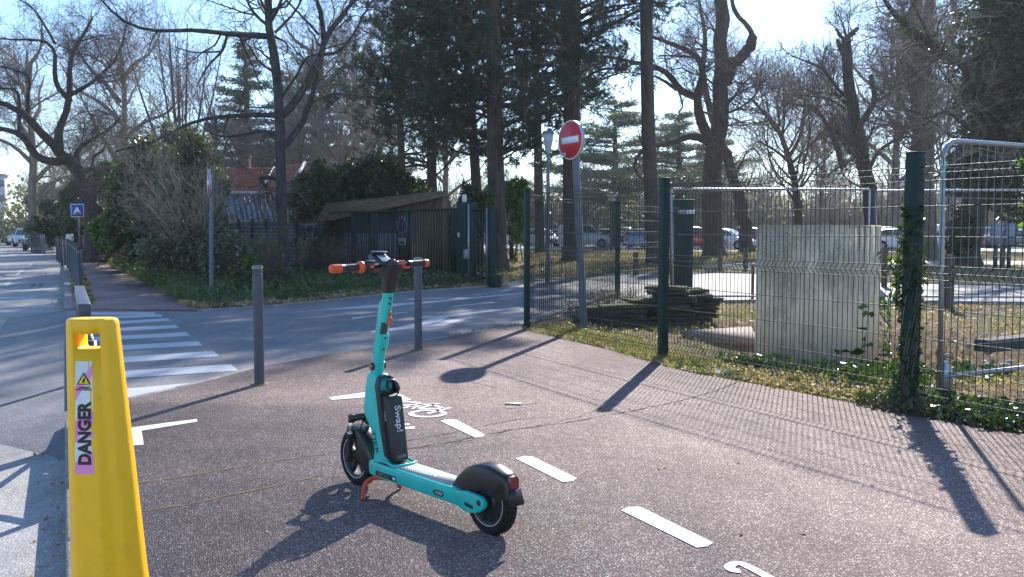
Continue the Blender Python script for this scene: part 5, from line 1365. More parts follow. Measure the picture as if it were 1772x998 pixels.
def car(kind, colname, col, label, px=None, py=None, pos=None, heading=0, panel=False):
    S_ = SHAPES[kind]; L, W = S_['L'], S_['W']
    c = G(px, py, -.028) if pos is None else np.array(pos)
    t = thing('parked_car' if kind != 'van' else 'parked_van', (c[0], c[1], -.028), label, 'car' if kind != 'van' else 'van', 'parked cars', rz=heading, local=True)
    pm = paint(colname, col)
    mb = MB(); rings = []
    for x, hw, zb, zt in S_['low']:
        half = [(hw * .9, zb), (hw * .97, zb + .1), (hw, (zb + zt) / 2), (hw * .985, zt - .12), (hw * .93, zt - .02), (hw * .8, zt)]
        rings.append([(x, y, z) for y, z in half] + [(x, -y, z) for y, z in half[::-1]])
    loft(mb, rings)
    gh = S_['gh']; wb = W / 2 - .05; belt = gh[0][1]; top = max(z for _, z in gh)
    def wy(x, z):
        k = (z - belt) / (top - belt + 1e-6); return wb - .19 * max(0, k) - .02
    rings = []
    for i, (x, z) in enumerate(gh):
        y = wy(x, z)
        rings.append([(x, wb, belt - .05), (x, y, z - .035 if z > belt + .1 else z - .02), (x, y - .1, z), (x, -y + .1, z), (x, -y, z - .035 if z > belt + .1 else z - .02), (x, -wb, belt - .05)])
    loft(mb, rings)
    body = mb.build('body', pm, t, autosmooth=38)
    # side windows
    xs = [g[0] for g in gh]; zs = [g[1] for g in gh]
    roof = lambda x: float(np.interp(x, xs, zs))
    def sidewin(x0, x1, s_, zlo=.05, zhi=.09):
        n = 6; P = [(x0 + (x1 - x0) * i / n, belt + zlo) for i in range(n + 1)] + [(x1 - (x1 - x0) * i / n, max(belt + zlo + .01, roof(x1 - (x1 - x0) * i / n) - zhi)) for i in range(n + 1)]
        mb = MB(); mb.prism(P, 0, .012, frame=lambda a, b, h: (a, s_ * (wy(a, b) + .022 + h + .0 + max(0, (b - belt)) * .0), b)); return mb.build('side_window', M_GLASS, t)
    x0 = gh[0][0]; x5 = gh[-1][0]
    for s_ in (1, -1):
        if not S_.get('van') or not panel:
            for a, b in ((x0 + .38, -.62), (-.55, .28), (.34, x5 - .32)): sidewin(a, b, s_)
        else: sidewin(.1, x5 - .34, s_)
    def endglass(xa, za, xb, zb, name, sgn):
        mb = MB(); pts = []
        for f, e in ((.08, 1), (.9, 1)):
            x = xa + (xb - xa) * f; z = za + (zb - za) * f; y = wy(x, z) - .09; pts += [(x + sgn * .02, y, z + .015), (x + sgn * .02, -y, z + .015)]
        mb.add(pts, [np.array([[0, 1, 3, 2]])]); V = [(p[0] - sgn * .015, p[1], p[2] - .01) for p in pts]; mb.add(V, [np.array([[2, 3, 1, 0]])]); return mb.build(name, M_GLASS, t)
    endglass(gh[-1][0], gh[-1][1], gh[-2][0], gh[-2][1], 'windscreen', 1); endglass(gh[0][0], gh[0][1], gh[1][0], gh[1][1], 'rear_window', -1)
    wx = S_['wheels']; r = S_['r']
    for x in wx:
        for s_ in (1, -1):
            y = s_ * (W / 2 - .1)
            mb = MB(); mb.lathe([(r + .05, -.125), (r + .05, .125)], (x, y + s_ * .001, r + .01), 20, 'y'); mb.lathe([(0, .0), (r + .045, .0)], (x, y + s_ * .098, r + .01), 20, 'y'); mb.build('wheel_arch', M_TRIM, t)
            mb = MB(); mb.lathe([(r * .62, -.1), (r * .95, -.1), (r, -.07), (r, .07), (r * .95, .1), (r * .62, .1)], (x, y + s_ * .03, r), 22, 'y'); w = mb.build('wheel', M_TYRE, t, smooth=True)
            mb = MB(); mb.lathe([(0, s_ * .085), (r * .2, s_ * .09), (r * .62, s_ * .075), (r * .64, s_ * .1)], (x, y + s_ * .03, r), 20, 'y')
            for k in range(5):
                a = 2 * pi * k / 5; mb.box((x + cos(a) * r * .36, y + s_ * .122, r + sin(a) * r * .36), (r * .5, .01, r * .13), R=rot_y(-a))
            mb.build('rim', M_ALLOY, w)
    xf, xr = S_['low'][-2][0], S_['low'][1][0]; zf = S_['low'][-2][3]; zr_ = S_['low'][1][3]
    for s_ in (1, -1):
        mb = MB(); mb.box((xf + .04, s_ * (S_['low'][-2][1] - .14), zf - .09), (.16, .3, .13), bev=.03); mb.build('headlight', M_HEADL, t)
        mb = MB(); mb.box((xr - .03, s_ * (S_['low'][1][1] - .1), zr_ - .15), (.12, .2, .26), bev=.03); mb.build('tail_lamp', M_TAILL, t)
        mb = MB(); mb.box((x5 - .3, s_ * (W / 2 + .06), belt + .06), (.1, .17, .12), bev=.03); mb.build('mirror', pm, t)
    mb = MB(); mb.box((S_['low'][-1][0] + .005, 0, .47), (.02, .9, .16), bev=.005); mb.box((S_['low'][-1][0] - .03, 0, .33), (.06, 1.2, .08)); mb.build('grille', M_TRIM, t)
    mb = MB(); mb.box((S_['low'][-1][0] + .02, 0, .45), (.01, .46, .1)); mb.build('number_plate', M_SIGNWHITE, t)
    mb = MB(); mb.box((S_['low'][0][0] - .012, 0, .62), (.01, .46, .1)); mb.build('number_plate', M_SIGNWHITE, t)
    return t
WHITE, SILV, BLACKC = (.85, .86, .87), (.5, .55, .6), (.03, .032, .036)
# far side of the car park, right of the fence corner
car('van', 'white', WHITE, 'white van with side windows, right half showing past the no entry pole', 1012, 427.5, heading=radians(-8))
car('hatch', 'pale_silver', (.66, .72, .78), 'pale silver car behind the street lamp pole, right of the laurel leaves', 936, 426, heading=radians(-62))
car('hatch', 'dull_white', (.75, .75, .75), 'whitish car at the far left of the car park, half hidden by leaves', 893, 424, heading=radians(180))
car('suv', 'dark_blue', (.03, .045, .08), 'dark blue car with a glaring sun reflection, between the white van and the blue car', 1078, 424, heading=radians(-100))
car('hatch', 'blue', (.22, .35, .52), 'blue hatchback seen from behind, just left of the second pine trunk', 1118, 430, heading=radians(60))
car('hatch', 'dark_grey', (.06, .065, .075), 'dark grey car hidden behind the second pine trunk', 1143, 426, heading=radians(-95))
car('suv', 'dark_red', (.36, .02, .03), 'dark red car between the green pillar and the forked trunk', 1203, 431, heading=radians(-12))
car('hatch', 'white', WHITE, 'small white car right of the forked trunk, nose towards the right', 1256, 431, heading=radians(-35))
car('suv', 'wine_red', (.25, .02, .06), 'wine red car behind the leaning trunk', 1275, 428, heading=radians(150))
car('hatch', 'light_blue', (.3, .4, .5), 'light blue car in the gap between the leaning trunk and the cabinet', 1304, 427, heading=radians(-90))
car('suv', 'silver', SILV, 'silver car immediately right of the concrete cabinet', 1541, 431, heading=radians(-25))
car('hatch', 'white', WHITE, 'white car with its bonnet showing just left of the ivy covered fence post', 1563, 433, heading=radians(-30))
car('sedan', 'silver', SILV, 'silver car just right of the ivy covered fence post', 1606, 431, heading=radians(-15))
car('van', 'white', WHITE, 'white box van above the other cars, left of the ivy clad tree', 1618, 426, heading=radians(165), panel=True)
car('suv', 'steel_blue', (.1, .15, .22), 'steel blue car right of the ivy clad tree trunk', 1700, 428, heading=radians(-80))
car('sedan', 'dark_blue', (.03, .045, .08), 'dark blue car at the right edge of the car park', 1752, 429, heading=radians(-10))
car('hatch', 'light_blue', (.3, .4, .5), 'light blue car cut by the right edge of the view', 1790, 427, heading=radians(-10))
for k, (kind, cn, cc3, lab, px, py, hd) in enumerate([
    ('sedan', 'silver', SILV, 'silver car glimpsed between the lamp pole and the white van', 962, 424.5, 175), ('hatch', 'white', WHITE, 'white hatchback just right of the white van, behind the fence post', 1052, 425, -100),
    ('hatch', 'silver', SILV, 'silver hatchback between the dark blue car and the blue hatchback', 1097, 424.5, 80), ('sedan', 'white', WHITE, 'white car between the reddish pine trunk and the green pillar', 1158, 426, 170),
    ('hatch', 'light_blue', (.4, .52, .62), 'light blue car behind the dark red one', 1226, 424.5, -90), ('suv', 'silver', SILV, 'silver car right of the wine red one, above the left end of the cabinet', 1326, 425, 100),
    ('sedan', 'white', WHITE, 'white car roof showing over the right part of the cabinet', 1490, 424, 175), ('hatch', 'silver', SILV, 'silver car behind the near tube barrier upright', 1648, 426, -80), ('hatch', 'white', WHITE, 'white car between the ivy clad tree and the two grey boxes', 1722, 425.5, 90)]):
    car(kind, cn, cc3, lab, px, py, heading=radians(hd))
# cars along the avenue
car('suv', 'black', BLACKC, 'black car nearest the camera in the row parked on the left avenue', pos=(*G(67, 430.5)[:2], 0), heading=radians(-65))
car('hatch', 'silver', SILV, 'silver car in the row on the avenue, second from the right', pos=(*G(44.5, 425)[:2], 0), heading=radians(-65))
car('sedan', 'white', WHITE, 'white car in the row on the avenue, third from the right', pos=(*G(32, 422)[:2], 0), heading=radians(-65))
car('hatch', 'dark_grey', (.06, .065, .075), 'dark grey car in the row on the avenue, fourth from the right', pos=(*G(22.5, 419)[:2], 0), heading=radians(-65))
car('hatch', 'dull_white', (.5, .5, .5), 'leftmost and farthest car in the row on the avenue', pos=(*G(17.5, 417.5)[:2], 0), heading=radians(-65))
# long pale building beyond the car park
t = thing('sports_hall', (*D(1480, 400, 122)[:2], 0), 'long low pale building with a light roof far behind the car park', 'building')
a, b = D(1380, 396, 122), D(1625, 396, 112)
dv = (b - a)[:2]; L = np.linalg.norm(dv); rz = atan2(dv[1], dv[0]); c = (a + b) / 2
mb = MB(); mb.box((c[0], c[1] + 5, 1.2), (L, 10, 2.6), rz=rz); mb.build('wall', plain('hall_wall', (.3, .31, .33), .8), t)
mb = MB(); mb.box((c[0], c[1] + 5, 2.75), (L + .8, 10.8, .5), rz=rz, bev=.1); mb.build('roof', plain('hall_roof', (.62, .6, .55), .7), t)
for k in range(9):
    s = (k - 4) / 9.5 * L; mb = MB(); mb.box((c[0] + cos(rz) * s, c[1] + sin(rz) * s - .02, 1.4), (L / 13, .1, 1.1), rz=rz); mb.build('window', M_GLASS, t)
# distant town buildings at the end of the avenue
for px0, px1, ytop, Yd, col, lab in ((-6, 8, 303, 190, (.36, .38, .42), 'pale distant apartment block at the end of the avenue'), (-40, 4, 362, 170, (.45, .47, .5), 'low pale distant building left of the parked cars on the avenue'), (22, 34, 378, 165, (.35, .12, .12), 'low reddish distant building behind the parked cars on the avenue')):
    p, q = D(px0, 405, Yd), D(px1, 405, Yd); z = D(px0, ytop, Yd)[2]
    t = thing('distant_building', ((p[0] + q[0]) / 2, Yd, 0), lab, 'building')
    mb = MB(); mb.box(((p[0] + q[0]) / 2, Yd + 1, z / 2 - .5), (q[0] - p[0], 2, z + 1)); mb.build('wall', plain('town_wall', col, .8), t)
    mb = MB(); mb.box(((p[0] + q[0]) / 2, Yd + 1, z + .1), (q[0] - p[0] + .5, 2.5, .4)); mb.build('roof', plain('town_roof', tuple(x * .6 for x in col), .8), t)
    for r in range(int(z / 3)):
        for k in range(max(2, int((q[0] - p[0]) / 3))):
            x = p[0] + (q[0] - p[0]) * (k + .5) / max(2, int((q[0] - p[0]) / 3)); mb = MB(); mb.box((x, Yd - .02, 1.6 + r * 3), (1.4, .1, 1.3)); mb.build('window', M_GLASS, t)
# ================================================================ TREES
M_BARK = barkmat('dark_bark', (.028, .021, .016), (.085, .066, .052), 7, moss=(.10, .115, .02), mossat=.66)
M_BARKG = barkmat('grey_bark', (.08, .07, .062), (.21, .18, .155), 8)
M_PINEB = barkmat('pine_bark', (.032, .023, .019), (.11, .077, .062), 6)
M_TWIG = barkmat('twigs', (.10, .075, .065), (.22, .175, .15), 5)
M_TWIGR = barkmat('pale_twigs', (.22, .175, .145), (.46, .38, .32), 5)
M_NEEDLE = leafmat('pine_needles', (.014, .04, .026), (.035, .07, .038), .2, .5, .35, c3=(.05, .06, .025))
M_NEEDLE2 = leafmat('cedar_needles', (.05, .08, .06), (.10, .13, .09), .3, .5, .35)
M_LAUREL = leafmat('laurel_leaves', (.018, .042, .012), (.05, .09, .022), .35, .25, .9, c3=(.13, .17, .05))
M_LAURELB = leafmat('bright_laurel', (.035, .085, .012), (.085, .165, .022), .42, .25, 1.1, c3=(.18, .26, .05))
M_IVY = leafmat('ivy_leaves', (.012, .03, .008), (.035, .07, .012), .25, .28, 1.2, c3=(.07, .12, .02))
M_OLIVE = leafmat('grey_green_leaves', (.06, .07, .04), (.13, .145, .09), .35, .35, 1.3, c3=(.30, .31, .24))
M_GRASS = leafmat('grass_blades', (.045, .07, .02), (.13, .15, .05), .45, .45, .8, c3=(.42, .36, .2))
M_DRY = leafmat('dry_stalks', (.16, .115, .06), (.32, .25, .15), .3, .6, 1.5)
M_LEAFLIT = leafmat('dead_leaves', (.18, .10, .055), (.42, .29, .18), .3, .6, 2.5, c3=(.62, .52, .40))
M_UNDER = leafmat('undergrowth', (.025, .055, .02), (.07, .115, .04), .45, .4, 1.5, c3=(.14, .18, .07))

def resample(P, K):
    P = np.asarray(P, float); d = np.r_[0, np.cumsum(np.linalg.norm(np.diff(P, axis=0), axis=1))]; s = np.linspace(0, d[-1], K)
    return np.stack([np.interp(s, d, P[:, i]) for i in range(3)], 1)
def smooth(P, n=2):
    P = P.copy()
    for _ in range(n): P[1:-1] = (P[:-2] + 2 * P[1:-1] + P[2:]) / 4
    return P
def sprout(P, R, n, lf=(.35, .7), ang=(30, 70), K=7, up=.0, wob=.25, t0=.2, rf=.6, absl=None, rmin=.004, flat=0.0, taper=.25, rng=RNG):
    """n children spread over parents P (B,K,3), weighted by length"""
    B, Kp, _ = P.shape
    seg = np.linalg.norm(np.diff(P, axis=1), axis=2); Lp = seg.sum(1)
    par = rng.choice(B, n, p=Lp / Lp.sum())
    t = t0 + (1 - t0) * rng.random(n) ** .8; f = t * (Kp - 1); i = np.minimum(f.astype(int), Kp - 2); w = (f - i)[:, None]
    pos = P[par, i] * (1 - w) + P[par, i + 1] * w
    r0 = (R[par, i] * (1 - w[:, 0]) + R[par, i + 1] * w[:, 0]) * rf * (.7 + .5 * rng.random(n))
    T = P[par, i + 1] - P[par, i]; T /= np.linalg.norm(T, axis=1, keepdims=True) + 1e-9
    q = rng.normal(size=(n, 3)); q[:, 2] *= (1 - flat); q -= (q * T).sum(1, keepdims=True) * T; q /= np.linalg.norm(q, axis=1, keepdims=True) + 1e-9
    a = np.radians(ang[0] + (ang[1] - ang[0]) * rng.random(n))[:, None]
    d = T * np.cos(a) + q * np.sin(a)
    L = (Lp[par] * (lf[0] + (lf[1] - lf[0]) * rng.random(n)) * (1.15 - .6 * t)) if absl is None else absl[0] + (absl[1] - absl[0]) * rng.random(n)
    out = np.zeros((n, K, 3)); out[:, 0] = pos; st = (L / (K - 1))[:, None]
    dr = rng.normal(size=(n, 3)) * wob * .4
    for k in range(1, K):
        d = d + rng.normal(size=(n, 3)) * wob * .5 + dr * .35; d[:, 2] += up / K; d /= np.linalg.norm(d, axis=1, keepdims=True); out[:, k] = out[:, k - 1] + d * st
    r0 = np.minimum(r0, L * .016 + .004)
    rr = np.maximum(r0, rmin)[:, None] * np.linspace(1, taper, K)[None]
    return out, np.maximum(rr, rmin * .6)
def limbs_mesh(mb, limbs, K=14, sides=9, sm=2):
    Ps, Rs = [], []
    for pts, r0, r1 in limbs:
        P = smooth(resample(pts, K), sm); P[1:-1] += RNG.normal(size=(K - 2, 3)) * r1 * .25
        Ps.append(P); Rs.append(np.linspace(r0, r1, K) * (1 + RNG.normal(size=K) * .04))
    Ps, Rs = np.array(Ps), np.array(Rs); mb.tubes(Ps, Rs, sides); return Ps, Rs
def bare_tree(label, cat, base, limbs, n1=60, n2=500, n3=2500, lf1=(.25, .55), up=.3, wob=.4, bark=None, twig=None, group=None, name='bare_tree', r3=.006, l3=(.3, .8), ang=(30, 75), flare=1.5, ivy=0, hmax=None):
    t = thing(name, base, label, cat, group)
    mb = MB(); P, R = limbs_mesh(mb, limbs)
    P0 = P[0]; mb.tube([np.array(base) - np.array([0, 0, .15]), np.array(base) + np.array([0, 0, .25]), P0[0] + (P0[1] - P0[0]) * .6], [R[0][0] * flare, R[0][0] * 1.15, R[0][1]], 10)
    P1, R1 = sprout(P, R, n1, lf1, ang, 9, up, wob, .25, .5); mb.tubes(P1, R1, 5, False)
    mb.build('trunk', bark or M_BARK, t, smooth=True)
    mb = MB(); Pa = np.concatenate([P1]); P2, R2 = sprout(P1, R1, n2, (.3, .65), ang, 7, up, wob, .2, .55, rmin=r3 * 1.3); mb.tubes(P2, R2, 4, False)
    P3, R3 = sprout(P2, R2, n3, ang=(25, 65), K=5, up=up, wob=wob, t0=.2, rf=.6, absl=l3, rmin=r3); mb.tubes(P3, R3, 3, False)
    mb.build('twigs', twig or M_TWIG, t)
    if ivy:
        mb = MB(); idx = RNG.integers(0, len(P), ivy); kk = RNG.random(ivy) * 8; i = kk.astype(int); c = P[idx, i] + (P[idx, i + 1] - P[idx, i]) * (kk - i)[:, None]; u = RNG.normal(size=(ivy, 3)); u /= np.linalg.norm(u, axis=1, keepdims=True)
        mb.leaves(c + u * (R[idx, i][:, None] + .05 + RNG.random((ivy, 1)) * .12), .09, elong=1); mb.build('ivy_leaves', M_IVY, t)
    return t
def px_limb(pts, Y, r0, r1, dy=0, y0=0):
    """limb from surveyed bearings; it moves dy metres in depth towards its end"""
    n = len(pts); return ([D(x, y, Y + y0 + dy * i / max(1, n - 1)) for i, (x, y) in enumerate(pts)], r0, r1)

# --- big crooked tree over the far path
Y = 40
B0 = D(160, 446, Y); B0[2] = -.03
L_ = [px_limb([(162, 440), (160, 372), (147, 325), (131, 292), (110, 272)], Y, .42, .27),
      px_limb([(110, 272), (84, 243), (62, 218), (46, 198), (20, 183), (-20, 170), (-60, 172)], Y, .22, .06, -3),
      px_limb([(112, 276), (99, 284), (63, 274), (45, 240), (33, 228), (0, 220), (-50, 226)], Y, .2, .06, -2, -.3),
      px_limb([(103, 266), (93, 241), (104, 215), (116, 195), (122, 175), (119, 132), (122, 86), (145, 63), (160, 30)], Y, .2, .05, 2),
      px_limb([(122, 175), (109, 165), (93, 142), (96, 109), (96, 76), (66, 66), (40, 70), (0, 66)], Y, .12, .03, -2, 1),
      px_limb([(96, 76), (75, 40), (60, 15), (20, -10)], Y, .06, .02, -1, 0),
      px_limb([(136, 300), (159, 291), (198, 293), (238, 286), (262, 270)], Y, .15, .04, -3),
      px_limb([(140, 308), (130, 261), (150, 245), (190, 225), (210, 200)], Y, .14, .04, 3),
      px_limb([(119, 165), (155, 149), (169, 132), (198, 109), (215, 70), (220, 30)], Y, .1, .03, 2, 1),
      px_limb([(33, 228), (35, 180), (28, 150), (0, 155), (-30, 150)], Y, .08, .03, 1, -1.5),
      px_limb([(46, 198), (50, 150), (52, 130), (20, 118), (0, 115)], Y, .08, .03, -2, -1),
      px_limb([(159, 291), (162, 268), (180, 262), (185, 240)], Y, .08, .03, 1, -1)]
bare_tree('big crooked mossy tree leaning over the far path behind the blue sign', 'tree', B0, L_, 110, 1200, 8000, (.25, .5), .15, .55, r3=.0048, l3=(.5, 1.5))
# --- slim alder over the side road
Y = 26
B0 = D(492, 490, Y); B0[2] = -.03
L_ = [px_limb([(491, 486), (488, 400), (487, 290), (484, 200), (473, 100), (465, 30), (458, -60), (452, -150)], Y, .17, .09),
      px_limb([(470, 63), (450, 61), (413, 60), (400, 54), (393, 64), (364, 51), (331, 50), (284, 57), (218, 48), (195, 26), (172, -5)], Y, .09, .022, -4),
      px_limb([(393, 64), (388, 80), (385, 89), (357, 116), (340, 150)], Y, .045, .014, -1, -1.2),
      px_limb([(385, 89), (360, 90), (334, 91), (300, 80)], Y, .03, .012, 1, -1.5),
      px_limb([(413, 60), (440, 120), (455, 160)], Y, .03, .012, 1, -1),
      px_limb([(486, 200), (450, 198), (410, 200), (374, 200), (324, 212), (274, 245), (238, 251), (200, 262)], Y, .07, .02, -3),
      px_limb([(486, 236), (460, 224), (440, 228), (400, 237), (374, 236), (345, 215)], Y, .06, .016, 2),
      px_limb([(374, 202), (374, 236), (395, 262)], Y, .03, .01, 0, -1),
      px_limb([(486, 200), (516, 175), (532, 142), (552, 106), (560, 66), (582, 36), (612, 7), (640, -40)], Y, .12, .05, 2),
      px_limb([(560, 66), (555, 20), (542, -20), (536, -70)], Y, .08, .04, 1, 1.3),
      px_limb([(489, 255), (522, 218), (539, 165), (554, 116), (560, 90)], Y, .1, .06, 3),
      px_limb([(560, 94), (585, 93), (612, 60), (628, 26), (645, 0)], Y, .05, .02, 2, 1),
      px_limb([(476, 56), (509, 23), (522, 0), (530, -40)], Y, .04, .02, 1),
      px_limb([(474, 62), (485, 68), (496, 73), (499, 89), (490, 95)], Y, .035, .012, 1),
      px_limb([(552, 60), (520, 25), (500, 5), (480, -20)], Y, .04, .02, -1, 1)]
bare_tree('slim dark alder with long arching side branches at the near edge of the bushes', 'tree', B0, L_, 80, 700, 4200, (.2, .45), .1, .45, r3=.0045, l3=(.3, .9), bark=barkmat('speckled_bark', (.018, .015, .013), (.085, .08, .075), 9))
# --- forked tree in the car park
Y = 50
B0 = D(1236, 446, Y); B0[2] = -.03
L_ = [px_limb([(1236, 440), (1234, 327), (1234, 258), (1244, 198), (1254, 142), (1247, 109), (1240, 60), (1246, 20), (1250, -40)], Y, .55, .32),
      px_limb([(1253, 145), (1273, 109), (1290, 89), (1305, 68), (1303, 62)], Y, .34, .26, -1),
      px_limb([(1305, 68), (1300, 52), (1293, 43), (1273, 26), (1265, 0), (1275, -40)], Y, .15, .07, 1, -1),
      px_limb([(1234, 250), (1222, 232), (1211, 212), (1208, 190), (1201, 167), (1211, 142), (1227, 122), (1219, 103), (1191, 83), (1158, 76), (1125, 60), (1100, 50)], Y, .3, .05, -3),
      px_limb([(1203, 167), (1185, 162), (1171, 155), (1164, 129), (1141, 116), (1092, 107), (1045, 96), (1019, 96)], Y, .22, .04, -4),
      px_limb([(1230, 250), (1212, 234), (1194, 232), (1170, 246), (1158, 248), (1125, 251), (1098, 268), (1092, 298), (1115, 314)], Y, .22, .05, -5),
      px_limb([(1171, 155), (1150, 140), (1130, 130), (1100, 128)], Y, .1, .03, 1, -2),
      px_limb([(1175, 158), (1182, 185), (1175, 195)], Y, .06, .03, 0, -2),
      px_limb([(1219, 103), (1195, 98), (1165, 96), (1140, 96)], Y, .09, .03, 1, -2)]
bare_tree('large forked tree with a sawn off right limb beside the dark red car', 'tree', B0, L_, 120, 1000, 5200, (.16, .36), .2, .5, r3=.007, l3=(.5, 1.4), bark=M_PINEB)
Y = 58
B0 = D(1293, 442, Y); B0[2] = -.03
L_ = [px_limb([(1293, 436), (1284, 370), (1276, 325), (1257, 265), (1245, 240)], Y, .42, .3), px_limb([(1245, 240), (1225, 180), (1215, 130), (1222, 70), (1210, 0)], Y, .25, .1, 2), px_limb([(1270, 310), (1290, 265), (1305, 250), (1330, 300)], Y, .08, .03, 1)]
bare_tree('leaning dark trunk crossing behind the forked tree, above the wine red car', 'tree', B0, L_, 40, 420, 2000, (.2, .5), .2, .45, r3=.01, l3=(.5, 1.2))
# --- pollard
Y = 45
B0 = D(1507, 452, Y); B0[2] = -.03
L_ = [px_limb([(1507, 446), (1505, 331), (1495, 281), (1485, 225), (1472, 185), (1469, 132), (1464, 64)], Y, .38, .22),
      px_limb([(1464, 68), (1474, 58), (1484, 49)], Y, .13, .09), px_limb([(1464, 70), (1452, 60), (1447, 50)], Y, .1, .05), px_limb([(1465, 66), (1459, 44), (1458, 38)], Y, .07, .04),
      px_limb([(1465, 95), (1455, 88), (1450, 68)], Y, .13, .09),
      px_limb([(1488, 215), (1500, 200), (1515, 175), (1512, 150), (1508, 130)], Y, .17, .11, 1),
      px_limb([(1466, 170), (1445, 150), (1426, 118), (1400, 108), (1369, 96)], Y, .09, .03, -2),
      px_limb([(1470, 185), (1440, 160), (1435, 150)], Y, .06, .02, 1),
      px_limb([(1490, 260), (1460, 235), (1448, 225)], Y, .1, .05, -1), px_limb([(1500, 300), (1520, 260), (1560, 235), (1580, 238)], Y, .12, .04, 2),
      px_limb([(1515, 175), (1540, 165), (1560, 130), (1562, 60), (1565, 0)], Y, .08, .03, 2, 1)]
bare_tree('topped pollard tree with stubby sawn limb ends rising behind the concrete cabinet', 'tree', B0, L_, 120, 1000, 4600, (.16, .4), .5, .35, r3=.0085, l3=(.5, 1.3), bark=M_BARK, twig=M_TWIG)
Y = 54
B0 = D(1384, 446, Y); B0[2] = -.03
L_ = [px_limb([(1384, 440), (1379, 324), (1363, 265), (1350, 218), (1317, 192), (1300, 170)], Y, .27, .08),
      px_limb([(1370, 285), (1345, 262), (1326, 251), (1315, 245)], Y, .1, .04, -1), px_limb([(1350, 218), (1345, 190), (1345, 160), (1365, 120)], Y, .08, .02, 1),
      px_limb([(1366, 270), (1385, 240), (1390, 200), (1395, 160), (1397, 150)], Y, .12, .05, 1), px_limb([(1458, 290), (1442, 232), (1409, 181), (1395, 183), (1360, 179)], Y, .17, .06, 2, -3)]
bare_tree('bare many stemmed tree above the left corner of the concrete cabinet', 'tree', B0, L_, 110, 900, 4000, (.3, .75), .9, .22, r3=.009, l3=(.6, 1.6), twig=M_TWIGR)
Y = 48
B0 = D(1606, 450, Y); B0[2] = -.03
L_ = [px_limb([(1606, 446), (1600, 330), (1594, 265), (1588, 160), (1584, 60), (1582, -30)], Y, .55, .28), px_limb([(1602, 300), (1604, 200), (1600, 83), (1608, 20), (1612, -50)], Y, .42, .22, 1),
      px_limb([(1604, 110), (1631, 76), (1655, 50), (1658, 36), (1650, 10), (1640, -30)], Y, .2, .13, 1), px_limb([(1590, 200), (1570, 130), (1575, 60), (1560, 20)], Y, .15, .05, -1), px_limb([(1600, 250), (1560, 180), (1540, 120), (1545, 40)], Y, .13, .04, 1)]
bare_tree('broad pale grey double trunk rising left of the ivy clad tree', 'tree', B0, L_, 150, 1300, 6500, (.14, .4), .3, .4, r3=.0085, l3=(.5, 1.2), bark=M_BARKG)
# --- ivy clad tree at the right
Y = 36
B0 = D(1672, 462, Y); B0[2] = -.03
L_ = [px_limb([(1672, 458), (1680, 400), (1692, 330), (1712, 220), (1725, 120), (1735, 20), (1740, -60)], Y, .5, .3),
      px_limb([(1712, 190), (1690, 140), (1667, 109), (1645, 95), (1617, 79), (1574, 53), (1531, 7), (1520, -20)], Y, .2, .06, -3),
      px_limb([(1617, 79), (1600, 45), (1585, 20), (1575, -10)], Y, .08, .03, 0, -2), px_limb([(1700, 240), (1650, 200), (1640, 190), (1600, 205)], Y, .1, .03, -3), px_limb([(1740, 100), (1800, 60), (1850, 20)], Y, .2, .1, 2), px_limb([(1705, 300), (1760, 240), (1820, 200)], Y, .2, .1, 2)]
tv = bare_tree('massive tree thickly clad in dark ivy at the right edge, across the side road', 'tree', B0, L_, 90, 700, 3200, (.2, .45), .05, .5, r3=.006, l3=(.4, 1.1), name='ivy_clad_tree', twig=M_TWIGR)
def blob_leaves(mb, blobs, n, size, elong=1.0, shell=.55, dirs=None, droop=.2):
    """leaves through ellipsoid clumps (centre, radii); denser towards the outside, lumpy outline"""
    vol = np.array([r[0] * r[1] * r[2] for _, r in blobs]) ** (2 / 3.); k = RNG.choice(len(blobs), n, p=vol / vol.sum())
    Cc_ = np.array([c for c, _ in blobs])[k]; Rr_ = np.array([r for _, r in blobs])[k]
    u = RNG.normal(size=(n, 3)); u /= np.linalg.norm(u, axis=1, keepdims=True)
    rad = (shell + (1 - shell) * RNG.random((n, 1)) ** .6) * (1 + .16 * np.sin(u[:, :1] * 9 + Cc_[:, :1] * 3) * np.cos(u[:, 2:] * 11 + Cc_[:, 1:2]))
    C_ = Cc_ + u * Rr_ * rad
    C_ = C_[C_[:, 2] > 0.03]; mb.leaves(C_, size * (.6 + .8 * RNG.random(len(C_))), elong=elong, droop=droop)
def lumps(c, r, n, s=.38, keep=None):
    """many small clumps filling an ellipsoid"""
    out = []
    for _ in range(n):
        u = RNG.normal(size=3); u /= np.linalg.norm(u); k = RNG.random() ** .4
        q = s * (.6 + .8 * RNG.random()); out.append((np.array(c) + u * np.array(r) * k * .85, np.array(r) * q))
    return out
def crown_px(px, py, Y, rx, rz_, ry, n, s=.38): return lumps(D(px, py, Y), (rx, ry, rz_), n, s)
mb = MB(); bl = crown_px(1790, 70, Y, 2.9, 3.8, 2.6, 34, .36) + crown_px(1735, 150, Y, 1.6, 2.2, 1.6, 16, .38) + crown_px(1770, 230, Y, 2.6, 2.2, 2.4, 18, .38) + crown_px(1690, 205, Y, 1.0, 1.6, 1.2, 9, .4) + crown_px(1682, 300, Y, 1.1, 1.3, 1.1, 10, .4) + crown_px(1670, 400, Y, .72, 1.5, .8, 10, .45) + crown_px(1745, 330, Y, 1.4, 1.2, 1.4, 8, .4) + crown_px(1712, 110, Y, .8, 1.3, 1.0, 6, .4)
blob_leaves(mb, bl, 80000, .125)
Pp = smooth(resample(L_[1][0], 60)); c = Pp[RNG.integers(0, 50, 1400)] + RNG.normal(size=(1400, 3)) * .16; mb.leaves(c, .09)
mb.build('ivy_leaves', M_IVY, tv)

